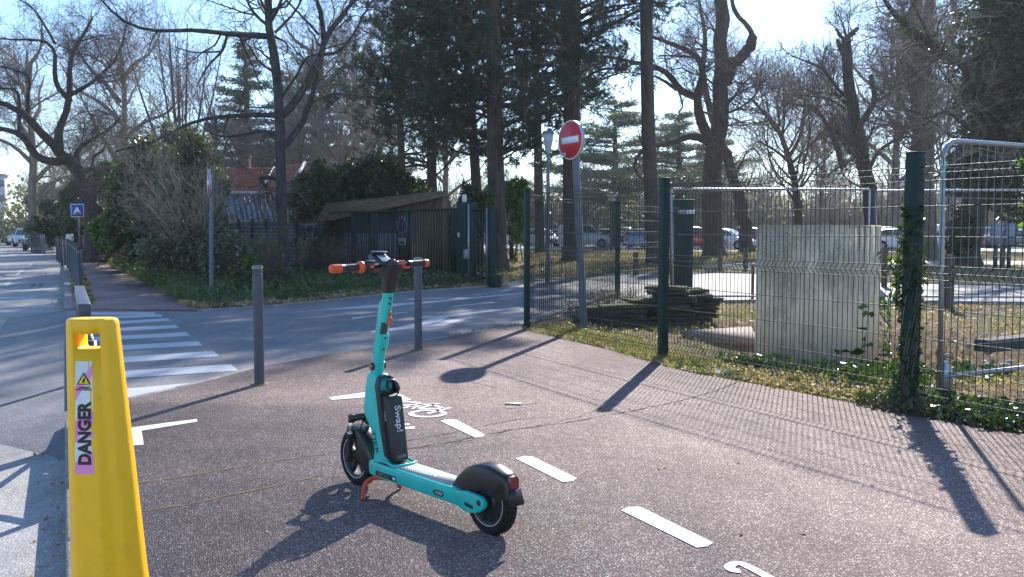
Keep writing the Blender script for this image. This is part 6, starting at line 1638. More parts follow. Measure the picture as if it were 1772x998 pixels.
# --- pines
def pine(label, base_px, Y, trunk, r0, r1, z0, ztop, lmax, n1, tuft, group=None, name='pine_tree', dens=1.0, mat=None, lean=0, droop=-.1, nb=None, tl=.17):
    B_ = D(base_px[0], base_px[1], Y); B_[2] = -.03
    t = thing(name, B_, label, 'tree', group)
    pts = [D(x, y, Y) for x, y in trunk]; pts = [B_ + np.array([0, 0, .1])] + pts
    P = smooth(resample(pts, 24), 2); R = np.linspace(r0, r1, 24); mb = MB(); mb.tubes(P[None], R[None], 12); mb.tube([B_ - np.array([0, 0, .2]), B_ + np.array([0, 0, .15]), P[1]], [r0 * 1.5, r0 * 1.2, R[1]], 12)
    # whorled branches
    zz = P[:, 2]; Bp, Br = [], []
    n = n1; zs = z0 + (min(ztop, zz[-1] - .3) - z0) * (np.arange(n) + RNG.random(n)) / n
    for z in zs:
        f = np.interp(z, zz, np.arange(24)); i = min(int(f), 22); c = P[i] + (P[i + 1] - P[i]) * (f - i); a = RNG.random() * 2 * pi
        rel = (z - z0) / (ztop - z0); L = lmax * (.55 + .45 * RNG.random()) * (1 - .45 * rel) * (.55 + .45 * min(1, rel * 4)); K = 10; p = [c]; d = np.array([cos(a), sin(a), .25 + RNG.random() * .3])
        for k in range(K - 1): d = d + RNG.normal(size=3) * .13; d[2] += droop * .35; d /= np.linalg.norm(d); p.append(p[-1] + d * L / (K - 1))
        Bp.append(p); Br.append(np.linspace(min(.09, .02 * L), .014, K))
    Bp, Br = np.array(Bp), np.array(Br); mb.tubes(Bp, Br, 6, False)
    mb.build('trunk', M_PINEB, t, smooth=True)
    mb = MB(); P2, R2 = sprout(Bp, Br, int(n * 9 * dens), (.18, .42), (30, 70), 6, .35, .3, .25, .5, rmin=.008); mb.tubes(P2, R2, 3, False)
    P3, R3 = sprout(P2, R2, tuft, ang=(20, 70), K=4, up=.5, wob=.3, t0=.3, rf=.6, absl=(.12, .4), rmin=.006); mb.tubes(P3, R3, 3, False); mb.build('twigs', M_TWIG, t)
    # needle tufts: sprays of blades round the twig ends
    mb = MB(); nb_ = nb or 16; tips = P3[:, -1]; ax_ = tips - P3[:, -2]; ax_ /= np.linalg.norm(ax_, axis=1, keepdims=True)
    n = len(tips); U = RNG.normal(size=(n, nb_, 3)) + ax_[:, None] * 1.1; U /= np.linalg.norm(U, axis=2, keepdims=True); st = tips[:, None] - ax_[:, None] * RNG.random((n, nb_, 1)) * .2
    W = np.cross(U, RNG.normal(size=U.shape)); W /= np.linalg.norm(W, axis=2, keepdims=True)
    ln = tl * (.7 + .6 * RNG.random((n, nb_, 1))); a = st - W * .013; b_ = st + W * .013; c = st + U * ln
    V = np.stack([a, b_, c], 2).reshape(-1, 3); mb.add(V, [np.arange(len(V)).reshape(-1, 3)]); mb.build('needles', mat or M_NEEDLE, t); return t
pine('tallest dark pine with a thick straight trunk right of the sliding gate post', (862, 467), 33, [(858, 300), (854, 100), (852, 0), (850, -190)], .33, .2, 3.6, 14.2, 5.6, 74, 7200)
pine('dark pine with slightly leaning trunk directly behind the gate post, left of the tallest', (829, 456), 37, [(825, 330), (816, 200), (806, 60), (800, -130)], .22, .13, 4.2, 14.5, 5.2, 60, 4200)
pine('broad pine trunk behind the no entry sign', (990, 446), 42, [(988, 300), (990, 170), (992, 40), (994, -280)], .40, .3, 6.2, 19, 7.0, 90, 7000)
pine('straight reddish pine trunk between the no entry sign and the forked tree', (1132, 454), 39, [(1126, 330), (1121, 200), (1118, 0), (1116, -300)], .31, .22, 11.2, 17.5, 6.2, 70, 5200)
pine('dark pine rising behind the laurel hedge left of the shed roof', (752, 440), 44, [(748, 330), (745, 200), (742, 60), (740, -120)], .26, .15, 3.5, 16, 5.6, 56, 3800)
pine('dark pine crown left of the tallest pine, over the laurel hedge', (700, 440), 52, [(697, 330), (692, 200), (690, 60), (690, -60)], .25, .13, 4.0, 17, 5.2, 60, 4600)
pine('dark pine above the street lamp, between the tallest pine and the no entry sign', (935, 444), 56, [(932, 330), (930, 200), (925, 60), (920, -80)], .3, .16, 6.5, 18.5, 5.8, 60, 4600)
# --- cedars far behind
def cedar(label, px, Y, ytop, rmax, n, name='cedar_tree', bare=.3, group='distant cedars'):
    B_ = D(px, 440, Y); B_[2] = -.03; top = D(px, ytop, Y)[2]
    t = thing(name, B_, label, 'tree', group)
    mb = MB(); mb.tube([B_, B_ + np.array([.1, 0, top * .5]), B_ + np.array([0, 0, top])], [.45, .28, .04], 10)
    Bp, Br, LV = [], [], []
    for z in np.linspace(top * bare, top * .97, n):
        for _ in range(3):
            a = RNG.random() * 2 * pi; L = rmax * (1 - ((z - top * bare) / (top * (1 - bare))) ** 1.2 * .85) * (.6 + .5 * RNG.random()); d = np.array([cos(a), sin(a), .12]); c = B_ + np.array([0, 0, z + RNG.normal() * .15])
            p = [c + d * L * k / 7 + np.array([0, 0, -.02 * k * k * .2]) + RNG.normal(size=3) * .05 for k in range(8)]; Bp.append(p); Br.append(np.linspace(.07, .015, 8))
            m = int(34 * L); f = RNG.random(m) ** .7; q = c + d * (L * f)[:, None] + np.array([-d[1], d[0], 0]) * (RNG.normal(size=m) * .22 * L * .7)[:, None] + np.array([0, 0, 1]) * (RNG.normal(size=m) * .09 - .02)[:, None]; LV.append(q)
    Bp = np.array(Bp); Br = np.array(Br); mb.tubes(Bp, Br, 4, False); mb.build('trunk', M_PINEB, t, smooth=True)
    LV = np.concatenate(LV); mb = MB(); m = len(LV)
    reps = 4; C_ = np.repeat(LV, reps, 0) + RNG.normal(size=(m * reps, 3)) * np.array([.16, .16, .05]); U = RNG.normal(size=(m * reps, 3)); U[:, 2] *= .4; U /= np.linalg.norm(U, axis=1, keepdims=True); W = np.cross(U, RNG.normal(size=U.shape)); W /= np.linalg.norm(W, axis=1, keepdims=True)
    V = np.stack([C_ - W * .035, C_ + W * .035, C_ + U * .28], 1).reshape(-1, 3); mb.add(V, [np.arange(len(V)).reshape(-1, 3)]); mb.build('needles', M_NEEDLE2, t); return t
cedar('distant tiered cedar right of the no entry sign, against the sky', 1062, 78, 172, 8.5, 22)
cedar('distant tiered cedar between the reddish pine trunk and the forked tree', 1172, 82, 190, 8.5, 20)
cedar('distant pointed cedar behind the arching alder branch', 430, 66, 62, 4.2, 30, bare=.2)
cedar('distant spreading cedar right of the slim alder', 545, 72, 95, 6.5, 28, bare=.2)
cedar('distant cedar above the tiled roof behind the alder trunk', 500, 80, 120, 5.5, 24, bare=.2)
cedar('distant cedar behind the middle pines above the shed', 640, 78, 90, 6, 26, bare=.2)
cedar('distant cedar half hidden behind the leaning trunk right of the forked tree', 1240, 92, 230, 5.0, 18)

# --- repeated background trees; meshes of a few kinds shared
def make_bg(kind, seed):
    rng = np.random.default_rng(seed)
    t = thing('bare_tree', (0, 0, 0), 'bare tree', 'tree', 'bare background trees', local=True)
    H_ = 12.
    if kind == 'fan':
        limbs = []
        for k in range(9):
            a = rng.random() * 2 * pi; s = .12 + .22 * rng.random(); limbs.append(([np.array([0, 0, 3.0]), np.array([cos(a) * s * 3, sin(a) * s * 3, 5.5]), np.array([cos(a) * s * 7, sin(a) * s * 7, 9.5]), np.array([cos(a) * s * 9, sin(a) * s * 9, 12.5])], .11, .02))
        limbs.insert(0, ([np.array([0, 0, 0.]), np.array([.1, 0, 1.5]), np.array([0, 0, 3.4])], .3, .22)); par = dict(n1=60, n2=600, n3=2600, lf=(.25, .5), up=.9, wob=.2)
    elif kind == 'crooked':
        limbs = [([np.array([0, 0, 0.]), np.array([.2, .1, 2.5]), np.array([-.2, 0, 5]), np.array([.3, .2, 8]), np.array([.1, 0, 11])], .32, .06)]
        for k in range(7):
            a = rng.random() * 2 * pi; z = 2.5 + k * 1.1; L = 4.2 - k * .35; limbs.append(([np.array([0, 0, z]), np.array([cos(a) * L * .4, sin(a) * L * .4, z + 1.2]), np.array([cos(a + .4) * L * .8, sin(a + .4) * L * .8, z + 1.6]), np.array([cos(a + .3) * L * 1.1, sin(a + .3) * L * 1.1, z + 3.2])], .14, .03))
        par = dict(n1=80, n2=700, n3=3200, lf=(.2, .5), up=.3, wob=.5)
    else:   # twiggy, dense
        limbs = [([np.array([0, 0, 0.]), np.array([.1, .1, 3]), np.array([-.1, 0, 6]), np.array([0, 0, 9.5])], .25, .05)]
        for k in range(10):
            a = rng.random() * 2 * pi; z = 1.5 + k * .7; L = 3.2 - k * .16; limbs.append(([np.array([0, 0, z]), np.array([cos(a) * L * .5, sin(a) * L * .5, z + 1.5]), np.array([cos(a) * L, sin(a) * L, z + 2.6])], .09, .025))
        par = dict(n1=90, n2=800, n3=3300, lf=(.3, .6), up=.5, wob=.4)
    global RNG
    mb = MB(); P, R = limbs_mesh(mb, limbs, 10, 7); P1, R1 = sprout(P, R, par['n1'], par['lf'], (25, 65), 8, par['up'], par['wob'], .2, .5, rng=rng); mb.tubes(P1, R1, 4, False); mb.build('trunk', M_BARKG, t, smooth=True)
    mb = MB(); P2, R2 = sprout(P1, R1, par['n2'], (.35, .7), (25, 65), 6, par['up'], par['wob'], .2, .55, rmin=.009, rng=rng); mb.tubes(P2, R2, 3, False)
    P3, R3 = sprout(P2, R2, par['n3'], ang=(25, 65), K=4, up=par['up'], wob=par['wob'], t0=.2, rf=.6, absl=(.5, 1.3), rmin=.0065, rng=rng); mb.tubes(P3, R3, 3, False); mb.build('twigs', M_TWIGR, t)
    return t
bg = {'fan': make_bg('fan', 1), 'crooked': make_bg('crooked', 2), 'dense': make_bg('dense', 3)}
used = set()
def put_bg(kind, px, Y, ytop, label, wide=1.0):
    top = D(px, ytop, Y)[2]; hh_ = {'fan': 13.2, 'crooked': 12., 'dense': 11.}[kind]; s = top / hh_; x = D(px, 396, Y)[0]
    if kind in used: r = dup(bg[kind])
    else: r = bg[kind]; used.add(kind)
    r.location = (float(x), float(Y), -.04); r.rotation_euler = (0, 0, RNG.random() * 6.28); r.scale = (s * wide, s * wide, s); r['label'] = label; return r
for a in [('fan', 318, 48, 28, 'bare tree with a fan of upright stems above the bushes, left of the slim alder'),
          ('crooked', 215, 60, 45, 'bare tree behind the crooked mossy tree, top left'),
          ('crooked', 60, 75, 55, 'bare tree behind the left limbs of the crooked mossy tree'),
          ('dense', 95, 82, 262, 'low bare tree over the posts on the avenue, below the crooked tree'),
          ('dense', 52, 98, 290, 'bare bushy tree just above the cars parked on the avenue'),
          ('dense', 135, 64, 225, 'bushy bare tree behind the trunk of the crooked mossy tree'),
          ('dense', 205, 58, 215, 'bushy bare tree between the crooked tree and the evergreen bushes'),
          ('dense', 262, 62, 205, 'bushy bare tree above the evergreen bushes, left of the edge-on sign'),
          ('dense', 375, 64, 150, 'dense rounded bare tree just left of the slim alder trunk'),
          ('dense', 415, 60, 195, 'dense bare tree above the corrugated lean-to roof'),
          ('dense', 520, 62, 185, 'dense bare tree right of the slim alder above the tiled roof'),
          ('dense', 590, 60, 175, 'dense bare tree above the left end of the laurel hedge'),
          ('crooked', 560, 70, 20, 'tall bare tree whose fine top shows between the alder and the pines'),
          ('fan', 625, 66, 30, 'tall bare tree with upright stems just left of the pines'),
          ('dense', 655, 58, 210, 'dense bare tree behind the shed roof'),
          ('crooked', 1420, 76, 190, 'distant bare tree between the many stemmed tree and the pollard'),
          ('dense', 1330, 95, 290, 'low distant bare tree left of the many stemmed tree'),
          ('crooked', 1545, 70, 60, 'tall bare tree between the pollard and the grey double trunk'),
          ('fan', 1640, 72, 90, 'bare tree with upright stems between the grey double trunk and the ivy clad tree'),
          ('dense', 1440, 92, 280, 'low distant bare tree left of the pollard trunk'),
          ('dense', 1535, 88, 270, 'low distant bare tree right of the pollard trunk'),
          ('dense', 1650, 90, 262, 'low distant bare tree behind the grey double trunk'),
          ('crooked', 1180, 100, 262, 'distant bare tree below the cedars'),
          ('dense', 1080, 98, 300, 'low distant bare tree right of the no entry pole'),
          ('dense', 890, 96, 300, 'low distant bare tree between the tallest pine and the lamp'),
          ('crooked', 770, 84, 150, 'distant bare tree seen through the dark pines'),
          ('dense', 1010, 84, 262, 'distant bare tree behind the no entry sign pole'), ('dense', 1140, 88, 278, 'distant bare tree behind the reddish pine trunk'), ('dense', 1265, 86, 285, 'distant bare tree behind the leaning trunk'), ('dense', 1720, 80, 300, 'distant bare tree behind the ivy clad tree'),
          ('dense', 175, 100, 300, 'distant bare tree at the end of the far path')]: put_bg(*a)
# --- far wood behind the car park: a hedge-like mass
mb = MB(); bl = []
for px in range(640, 1900, 16):
    Yv = 100 + RNG.normal() * 5; h = 4.2 + 2.6 * RNG.random(); c = D(px, 396, Yv); bl.append(((c[0], Yv, h * .42), (1.4 + RNG.random(), 1.5, h * .55)))
blob_leaves(mb, bl, 9000, .4, shell=.2)
o = mb.build('far_wood', M_OLIVE); o['kind'] = 'stuff'; o['label'] = 'distant strip of mixed bushes beyond the car park'
mb = MB(); Pp = []
for _ in range(9000):
    px = 620 + 1300 * RNG.random(); Yv = 92 + 14 * RNG.random(); c = D(px, 396, Yv); a = RNG.normal(size=2) * .5; h = 3 + 4.5 * RNG.random() ; Pp.append([(c[0], Yv, 0), (c[0] + a[0] * .6, Yv, h * .5), (c[0] + a[0] * 1.8 + RNG.normal() * .3, Yv + a[1], h)])
Pp = np.array(Pp); mb.tubes(Pp, np.tile([.035, .02, .01], (len(Pp), 1)), 3, False)
o = mb.build('far_wood', M_TWIGR); o['kind'] = 'stuff'; o['label'] = 'distant thicket of bare stems beyond the car park'
# same along the left behind the bushes
mb = MB(); bl = []
for px in range(-40, 640, 16):
    Yv = 92 + RNG.normal() * 4; h = 4.5 + 3.0 * RNG.random(); c = D(px, 396, Yv)
    if px < 30: h *= .5
    bl.append(((c[0], Yv, h * .42), (1.6 + RNG.random(), 1.6, h * .55)))
blob_leaves(mb, bl, 9000, .38, shell=.2)
o = mb.build('far_wood', M_OLIVE); o['kind'] = 'stuff'; o['label'] = 'distant strip of bushes beyond the house'
# ================================================================ SHRUBS AND GROUND PLANTS
def shrub(label, blobs, n, size, mat, base, cat='bush', name='evergreen_bush', elong=1.6, stems=14, group=None, droop=.2, shell=.35):
    base = (float(base[0]), float(base[1]), -.03); t = thing(name, base, label, cat, group)
    mb = MB(); blob_leaves(mb, blobs, n, size, elong, shell, droop=droop); mb.build('foliage', mat, t)
    mb = MB(); P = []
    for _ in range(stems):
        c, r = blobs[RNG.integers(len(blobs))]; b0 = np.array(base) + np.array([RNG.normal() * .2, RNG.normal() * .2, 0]); e = np.array(c) + RNG.normal(size=3) * np.array(r) * .3; m = (b0 + e) / 2 + RNG.normal(size=3) * .2; P.append(smooth(resample([b0, m, e], 8)))
    P = np.array(P); R = np.tile(np.linspace(.035, .008, 8), (len(P), 1)); mb.tubes(P, R, 5); P2, R2 = sprout(P, R, stems * 8, (.2, .5), K=5, wob=.4); mb.tubes(P2, R2, 3, False); mb.build('stems', M_BARK, t, smooth=True); return t
B = crown_px
shrub('bright green laurel bush at the edge of the far path, below the crooked tree', B(192, 395, 33, .75, .95, .9, 12) + B(215, 408, 32, .6, .7, .7, 7), 5500, .11, M_LAURELB, G(200, 452)[:2])
shrub('yellow green bush in the fork shadow of the crooked tree', B(185, 312, 41, 1.0, 1.0, .9, 12), 5000, .12, M_LAURELB, G(185, 448)[:2])
shrub('dark laurel bush behind the bright laurel at the far path', B(258, 350, 33, 1.3, 1.9, 1.2, 20) + B(235, 410, 31, 1.0, 1.0, .8, 8), 10000, .1, M_LAUREL, G(255, 455)[:2])
shrub('tall grey green evergreen bush behind the edge-on no entry sign', B(345, 300, 27, .9, 1.15, .9, 14) + B(330, 350, 26, 1.2, 1.1, 1.0, 12) + B(305, 262, 28, .7, .9, .8, 8) + B(372, 370, 25, .55, 1.0, .6, 7), 17000, .065, M_OLIVE, G(340, 470)[:2])
shrub('tall dark evergreen behind the bare bush, left of the grey green one', B(262, 285, 31, .9, 1.0, .9, 10) + B(285, 340, 30, 1.1, 1.4, 1.0, 12), 9000, .1, M_LAUREL, G(285, 460)[:2])
shrub('dark mixed bush under the edge-on sign by the side road corner', B(300, 430, 24, 1.4, .9, .9, 14) + B(395, 440, 23, .9, .7, .7, 10), 5000, .07, M_OLIVE, G(330, 478)[:2])
shrub('small laurel bush with round leaves left of the alder trunk', B(452, 448, 21, .42, .5, .4, 10), 2600, .08, M_LAURELB, G(450, 497)[:2], elong=1.3)
shrub('long clipped looking laurel hedge behind the shed and the garden fence', sum([B(px, py, 35, 1.0, 1.15, 1.0, 10, .42) for px, py in ((532, 345), (556, 328), (592, 335), (628, 326), (664, 334), (700, 335), (728, 345))], []) + sum([B(px, 385, 35, 1.0, 1.0, 1.0, 5, .45) for px in (535, 565, 600, 640, 680, 720)], []), 34000, .1, M_LAUREL, G(620, 450)[:2], 'hedge', 'laurel_hedge', stems=40)
shrub('bright leafed bush between the tallest pine and the street lamp', B(892, 335, 40, .9, 1.1, .9, 10) + B(888, 385, 39, .8, .9, .8, 8), 4500, .1, M_LAURELB, G(890, 450)[:2])
shrub('dark laurel bush behind the gate post', B(815, 385, 31, .8, 1.4, .8, 10) + B(780, 400, 33, .9, 1.2, .8, 8), 6000, .11, M_LAUREL, G(815, 470)[:2])
shrub('low dark bush hanging over the avenue beyond the posts', B(112, 380, 62, 2.0, 1.7, 1.8, 12) + B(88, 355, 84, 2.6, 2.2, 2.0, 10) + B(130, 360, 55, 1.6, 1.6, 1.5, 10), 9000, .2, M_LAUREL, G(110, 425)[:2])
shrub('green conifer bush left of the trunk of the crooked tree', B(130, 350, 48, 1.0, 1.7, 1.0, 10), 5000, .12, M_UNDER, G(135, 440)[:2])
# bare grey bush by the edge-on sign
def twigbush(label, base, H_, spread, n, mat, lean=0, r=.022, n2=None, name='bare_bush', leaf=None):
    base = np.array([float(base[0]), float(base[1]), -.03]); t = thing(name, base, label, 'bush'); mb = MB(); P = []
    for _ in range(n):
        a = RNG.random() * 2 * pi; s = spread * RNG.random() ** .6; h = H_ * (.6 + .45 * RNG.random()); P.append(smooth(resample([base + RNG.normal(size=3) * np.array([.12, .12, 0]), base + np.array([cos(a) * s * .3 + lean * .3, sin(a) * s * .3, h * .4]), base + np.array([cos(a) * s * .8 + lean, sin(a) * s * .8, h * .8]), base + np.array([cos(a) * s * 1.15 + lean * 1.3, sin(a) * s * 1.15, h])], 10)) + RNG.normal(size=(10, 3)) * .02)
    P = np.array(P); R = np.tile(np.linspace(r, .005, 10), (n, 1)); mb.tubes(P, R, 5); mb.build('stems', M_BARK, t, smooth=True)
    mb = MB(); P2, R2 = sprout(P, R, n2 or n * 12, (.2, .5), (20, 60), 6, .4, .4, .3, .5, rmin=.0045); mb.tubes(P2, R2, 3, False); P3, R3 = sprout(P2, R2, (n2 or n * 12) * 3, ang=(20, 60), K=4, up=.3, wob=.4, absl=(.1, .4), rmin=.0035); mb.tubes(P3, R3, 3, False); mb.build('twigs', mat, t)
    if leaf: mb = MB(); mb.leaves(P3[:, -1][RNG.integers(0, len(P3), leaf[0])], leaf[1], elong=1.5); mb.build('leaves', leaf[2], t)
    return t
twigbush('bare grey twiggy bush around the pole of the edge-on sign', G(356, 492)[:2], 3.3, 1.3, 34, M_TWIGR, -.5)
twigbush('second bare bush with pale curling twigs left of the edge-on sign', G(318, 482)[:2], 2.6, 1.1, 22, M_TWIGR, -.3, leaf=(500, .05, M_OLIVE))
twigbush('small bare bush between the left bollard and the alder trunk', G(468, 508)[:2], 1.5, .95, 12, M_TWIG, .0, leaf=(250, .06, M_LAUREL))
twigbush('low brown bush under the slatted garden fence', G(560, 478)[:2], 1.2, .9, 20, M_TWIG, leaf=(300, .05, M_UNDER))
twigbush('low brown bush left of the gate, behind the scooter handlebar', G(610, 480)[:2], .9, .9, 16, M_TWIG, leaf=(200, .05, M_UNDER))
# round dry tufts
for px, py, Yt, r, lab in ((262, 450, 0, .42, 'round tuft of pale dry grass beside the far path'), (285, 452, 0, .3, 'smaller dry tuft right of the round one beside the far path')):
    c = G(px, py + 12); n = 1500; u = RNG.normal(size=(n, 3)); u[:, 2] = np.abs(u[:, 2]); u /= np.linalg.norm(u, axis=1, keepdims=True); st = np.array([c[0], c[1], .0]) + RNG.normal(size=(n, 3)) * np.array([.07, .07, .01]); m = st + u * r * .6; e = st + u * r * (1 + .2 * RNG.random((n, 1))) - np.array([0, 0, .08]); mb = MB(); mb.tubes(np.stack([st, m, e], 1), np.tile([.006, .005, .003], (n, 1)), 3, False)
    tag(mb.build('dry_tuft', M_DRY, origin=(float(c[0]), float(c[1]), 0)), lab, 'grass tuft')

# scattering over the ground
def inpoly(P, poly):
    x, y = P[:, 0], P[:, 1]; r = np.zeros(len(P), bool); n = len(poly)
    for i in range(n):
        x0, y0 = poly[i]; x1, y1 = poly[(i + 1) % n]; c = ((y0 > y) != (y1 > y)) & (x < (x1 - x0) * (y - y0) / (y1 - y0 + 1e-12) + x0); r ^= c
    return r
def scatter(poly, n, clump=0, cs=1.2):
    poly = [tuple(map(float, p[:2])) for p in poly]; a = np.array(poly); lo, hi = a.min(0), a.max(0); out = np.zeros((0, 2))
    while len(out) < n:
        P = lo + (hi - lo) * RNG.random((n * 2, 2))
        if clump: k = np.sin(P[:, 0] * cs * 2.1 + 1.3 * np.sin(P[:, 1] * cs)) * np.cos(P[:, 1] * cs * 1.7 + np.sin(P[:, 0] * cs * 1.3)) + .4 * np.sin(P[:, 0] * cs * 6.1) * np.cos(P[:, 1] * cs * 5.3); P = P[RNG.random(len(P)) < np.clip(.5 + clump * k, .02, 1)]
        out = np.concatenate([out, P[inpoly(P, poly)]])
    return out[:n]
def blades(P, h, w, lean=.5, z=-.02, mb=None):
    n = len(P); mb = mb or MB(); b0 = np.c_[P, z + GZ(P[:, 0], P[:, 1])]; a = RNG.random(n) * 2 * pi; W = np.stack([np.cos(a), np.sin(a), np.zeros(n)], 1) * w; hh_ = (h * (.5 + RNG.random(n)))[:, None]
    d = RNG.normal(size=(n, 3)) * lean; d[:, 2] = 1; d /= np.linalg.norm(d, axis=1, keepdims=True); d2 = d.copy(); d2[:, :2] *= 2.2; d2 /= np.linalg.norm(d2, axis=1, keepdims=True)
    m = b0 + d * hh_ * .55; e = m + d2 * hh_ * .5; V = np.stack([b0 - W, b0 + W, m + W * .8, m - W * .8, e], 1).reshape(-1, 3); i = np.arange(n)[:, None] * 5
    return mb.add(V, [i + np.array([[0, 1, 2, 3]]), i + np.array([[3, 2, 4]])])
def litter(P, s, z=-.01, mb=None, zs=.03, elong=1.1):
    n = len(P); mb = mb or MB(); C_ = np.c_[P, z + zs * RNG.random(n) + GZ(P[:, 0], P[:, 1])]; U = RNG.normal(size=(n, 3)); U[:, 2] *= .25; mb.leaves(C_, s * (.5 + RNG.random(n)), dirs=U * 2, elong=elong); return mb
fence_line = [A, B_ if False else G(1147, 617)[:2], Cc, E1]
near_edge = [np.array(p) for p in edge_r]
fo = np.array([.875, .483])                     # away from the path, square to the fence
strip = near_edge + [p + fo * .75 for p in near_edge[::-1]]
site = [np.array(p) + fo * .1 for p in near_edge] + [np.array([6.5, 4.6]), np.array([14, 6]), np.array([13, 17.2]), np.array([8, 17.8]), np.array([5, 18.1]), np.array([2.9, 17.7]), np.array([1.7, 16.5]), np.array([.95, 15.0]), np.array([.25, 13.6])]
def stuff(mb, name, mat, label=None):
    o = mb.build(name, mat); o['kind'] = 'stuff'
    if label: o['label'] = label
    return o
P = scatter(site, 26000, .5, 1.3); P = P[P[:, 0] < 9]; dry = P[:, 0] > 4.3
stuff(blades(P[~dry], .07, .0035), 'grass', M_GRASS, 'short grass inside the fence')
stuff(blades(P[dry][::2], .06, .004), 'grass', M_GRASS, 'thin grass on the dry earth inside the fence')
P = scatter([(3.5, 7.6), (9, 5), (11, 13), (4.5, 14), (3.4, 10.5)], 6500, .4); stuff(blades(P, .16, .003, 1.5), 'dry_grass', M_DRY, 'flattened dry grass behind the fence at the right')
P = scatter(strip, 11000, .35, 2.3); stuff(blades(P, np.where(P[:, :1] > 2.2, .045, .085).ravel(), .0035, .7), 'grass', M_GRASS, 'tufty grass along the foot of the fence')
P = scatter(site, 7000, .5, 2.1); stuff(litter(P, .045), 'fallen_leaves', M_LEAFLIT, 'brown leaves in the grass inside the fence')
P = scatter(strip, 5200, .4, 3); stuff(litter(P, .035), 'fallen_leaves', M_LEAFLIT, 'brown leaves along the foot of the fence')
ivy_zone = [p for p in near_edge if p[1] < 7.75]; ivy_zone = ivy_zone + [p + fo * .85 for p in ivy_zone[::-1]]
P = scatter(ivy_zone, 1100, .8, 2.6); n = len(P); mb = MB(); C_ = np.c_[P, .01 + .075 * RNG.random(n)]; mb.leaves(C_, .05 * (.4 + 1.0 * RNG.random(n)), elong=1.2); Pd = scatter(ivy_zone, 1200, .8, 2.0); md_ = MB(); md_.leaves(np.c_[Pd, .01 + .08 * RNG.random(1200)], .045 * (.4 + RNG.random(1200)), elong=1.2); stuff(md_, 'ground_ivy', M_IVY, 'dark ivy at the foot of the right fence panels'); P2 = scatter(ivy_zone, 900, .4, 2); st = np.c_[P2, np.full(900, -.01)]; e = st + RNG.normal(size=(900, 3)) * np.array([.07, .07, .02]) + np.array([0, 0, .09]); stuff(mb, 'ground_ivy', M_LAUREL, 'ivy and leafy weeds at the foot of the right fence panels')
mb = MB(); mb.tubes(np.stack([st, (st + e) / 2 + RNG.normal(size=st.shape) * .01, e], 1), np.tile([.002, .002, .0015], (900, 1)), 3, False); stuff(mb, 'ground_twigs', M_TWIG)
# pale stones in the earth at the right
mb = MB()
for _ in range(90):
    p = scatter([(4.6, 8.4), (9, 8), (9, 12), (5.0, 11.5)], 1)[0]; s = .03 + .05 * RNG.random() ; bm = bmesh.new(); bmesh.ops.create_icosphere(bm, subdivisions=1, radius=s)
    V = np.array([v.co[:] for v in bm.verts]) * (1, .8, .6) * (1 + RNG.normal(size=(len(bm.verts), 1)) * .12); F = [np.array([v.index for v in f.verts]) for f in bm.faces]; bm.free(); mb.add(V + np.array([p[0], p[1], -.01]), F)
stuff(mb, 'pale_stones', plain('pale_stone', (.38, .35, .32), .9, var=.3), 'pale stones lying in the bare earth')
# grass between the roads, seen through the fence
mid = [(1.5, 27.6), (3.5, 30), (6, 31.5), (8.2, 30.6), (10.4, 26), (13, 23.9), (20, 22.6), (34, 21), (40, 33), (24, 37), (13, 36.5), (9, 33), (7, 36), (12, 43), (30, 43), (30, 60), (-3, 62), (-2, 40), (0, 28)]
P = scatter(mid, 26000, .4, .5); stuff(blades(P, .13, .009, .6), 'grass', M_GRASS, 'sunlit grass between the side road and the car park')
P = scatter(mid, 9000, .4, .7); stuff(litter(P, .1), 'fallen_leaves', M_LEAFLIT, 'fallen leaves on the grass before the car park')
# bank between the side road and the gate
bank = [(-5.5, 16.75), (-4.66, 17.1), (-3.7, 18.85), (-2.4, 21.35), (-.7, 23.45), (.1, 25.1), (-.9, 27.5), (-3, 25.6), (-6, 27.5), (-9, 28), (-11.5, 31), (-15, 38), (-16, 37), (-9.6, 24.6), (-6.7, 18.7)]
P = scatter(bank, 26000, .45, 1.2); stuff(blades(P, .2, .007, .55), 'bank_grass', M_UNDER, 'dark green grass and bulbs on the shaded bank')
P = scatter(bank, 9000, .5, .9); n = len(P); mb = MB(); mb.leaves(np.c_[P, .03 + .3 * RNG.random(n) ** 1.6], .07 * (.5 + RNG.random(n)), elong=1.4); stuff(mb, 'ground_cover', M_UNDER, 'leafy ground cover on the bank')
P = scatter([(-5.5, 16.6), (-4.66, 16.95), (-3.7, 18.7), (-2.4, 21.2), (-.7, 23.3), (.1, 25), (-.5, 25.4), (-1.2, 24.1), (-3.0, 22), (-4.4, 19.3), (-5.2, 17.9), (-6.4, 17.8)], 6500, .2, 2); stuff(litter(P, .08, zs=.08), 'fallen_leaves', M_LEAFLIT, 'pale dead leaves along the edge of the side road')
P = scatter([(-16, 37), (-9.6, 24.6), (-6.7, 18.7), (-5.6, 16.6), (-5.2, 17.4), (-6.3, 19.2), (-9.0, 25), (-15.4, 37.5)], 7000, .3, 1); stuff(blades(P, .14, .006, .6), 'grass', M_GRASS, 'grass edging the far path')
P = scatter([(-15, 38), (-11.5, 31), (-9, 28), (-6, 27.5), (-1, 27.5), (0, 40), (-3, 60), (-45, 90), (-29, 66)], 9000, .3, .5); stuff(litter(P, .16, zs=.1), 'undergrowth', M_UNDER, 'undergrowth behind the bushes')
# moss strip under the kerb posts
P = scatter([(KX(17.5) + .2, 17.5), (KX(17.5) + .6, 17.5), (KX(48) + .75, 48), (KX(48) + .2, 48)], 3000, .5, 1.4); stuff(litter(P, .05, z=.003, zs=.015), 'moss', leafmat('moss_green', (.1, .11, .015), (.2, .19, .03), .2, .8, 2), 'moss between the kerb and the far path')
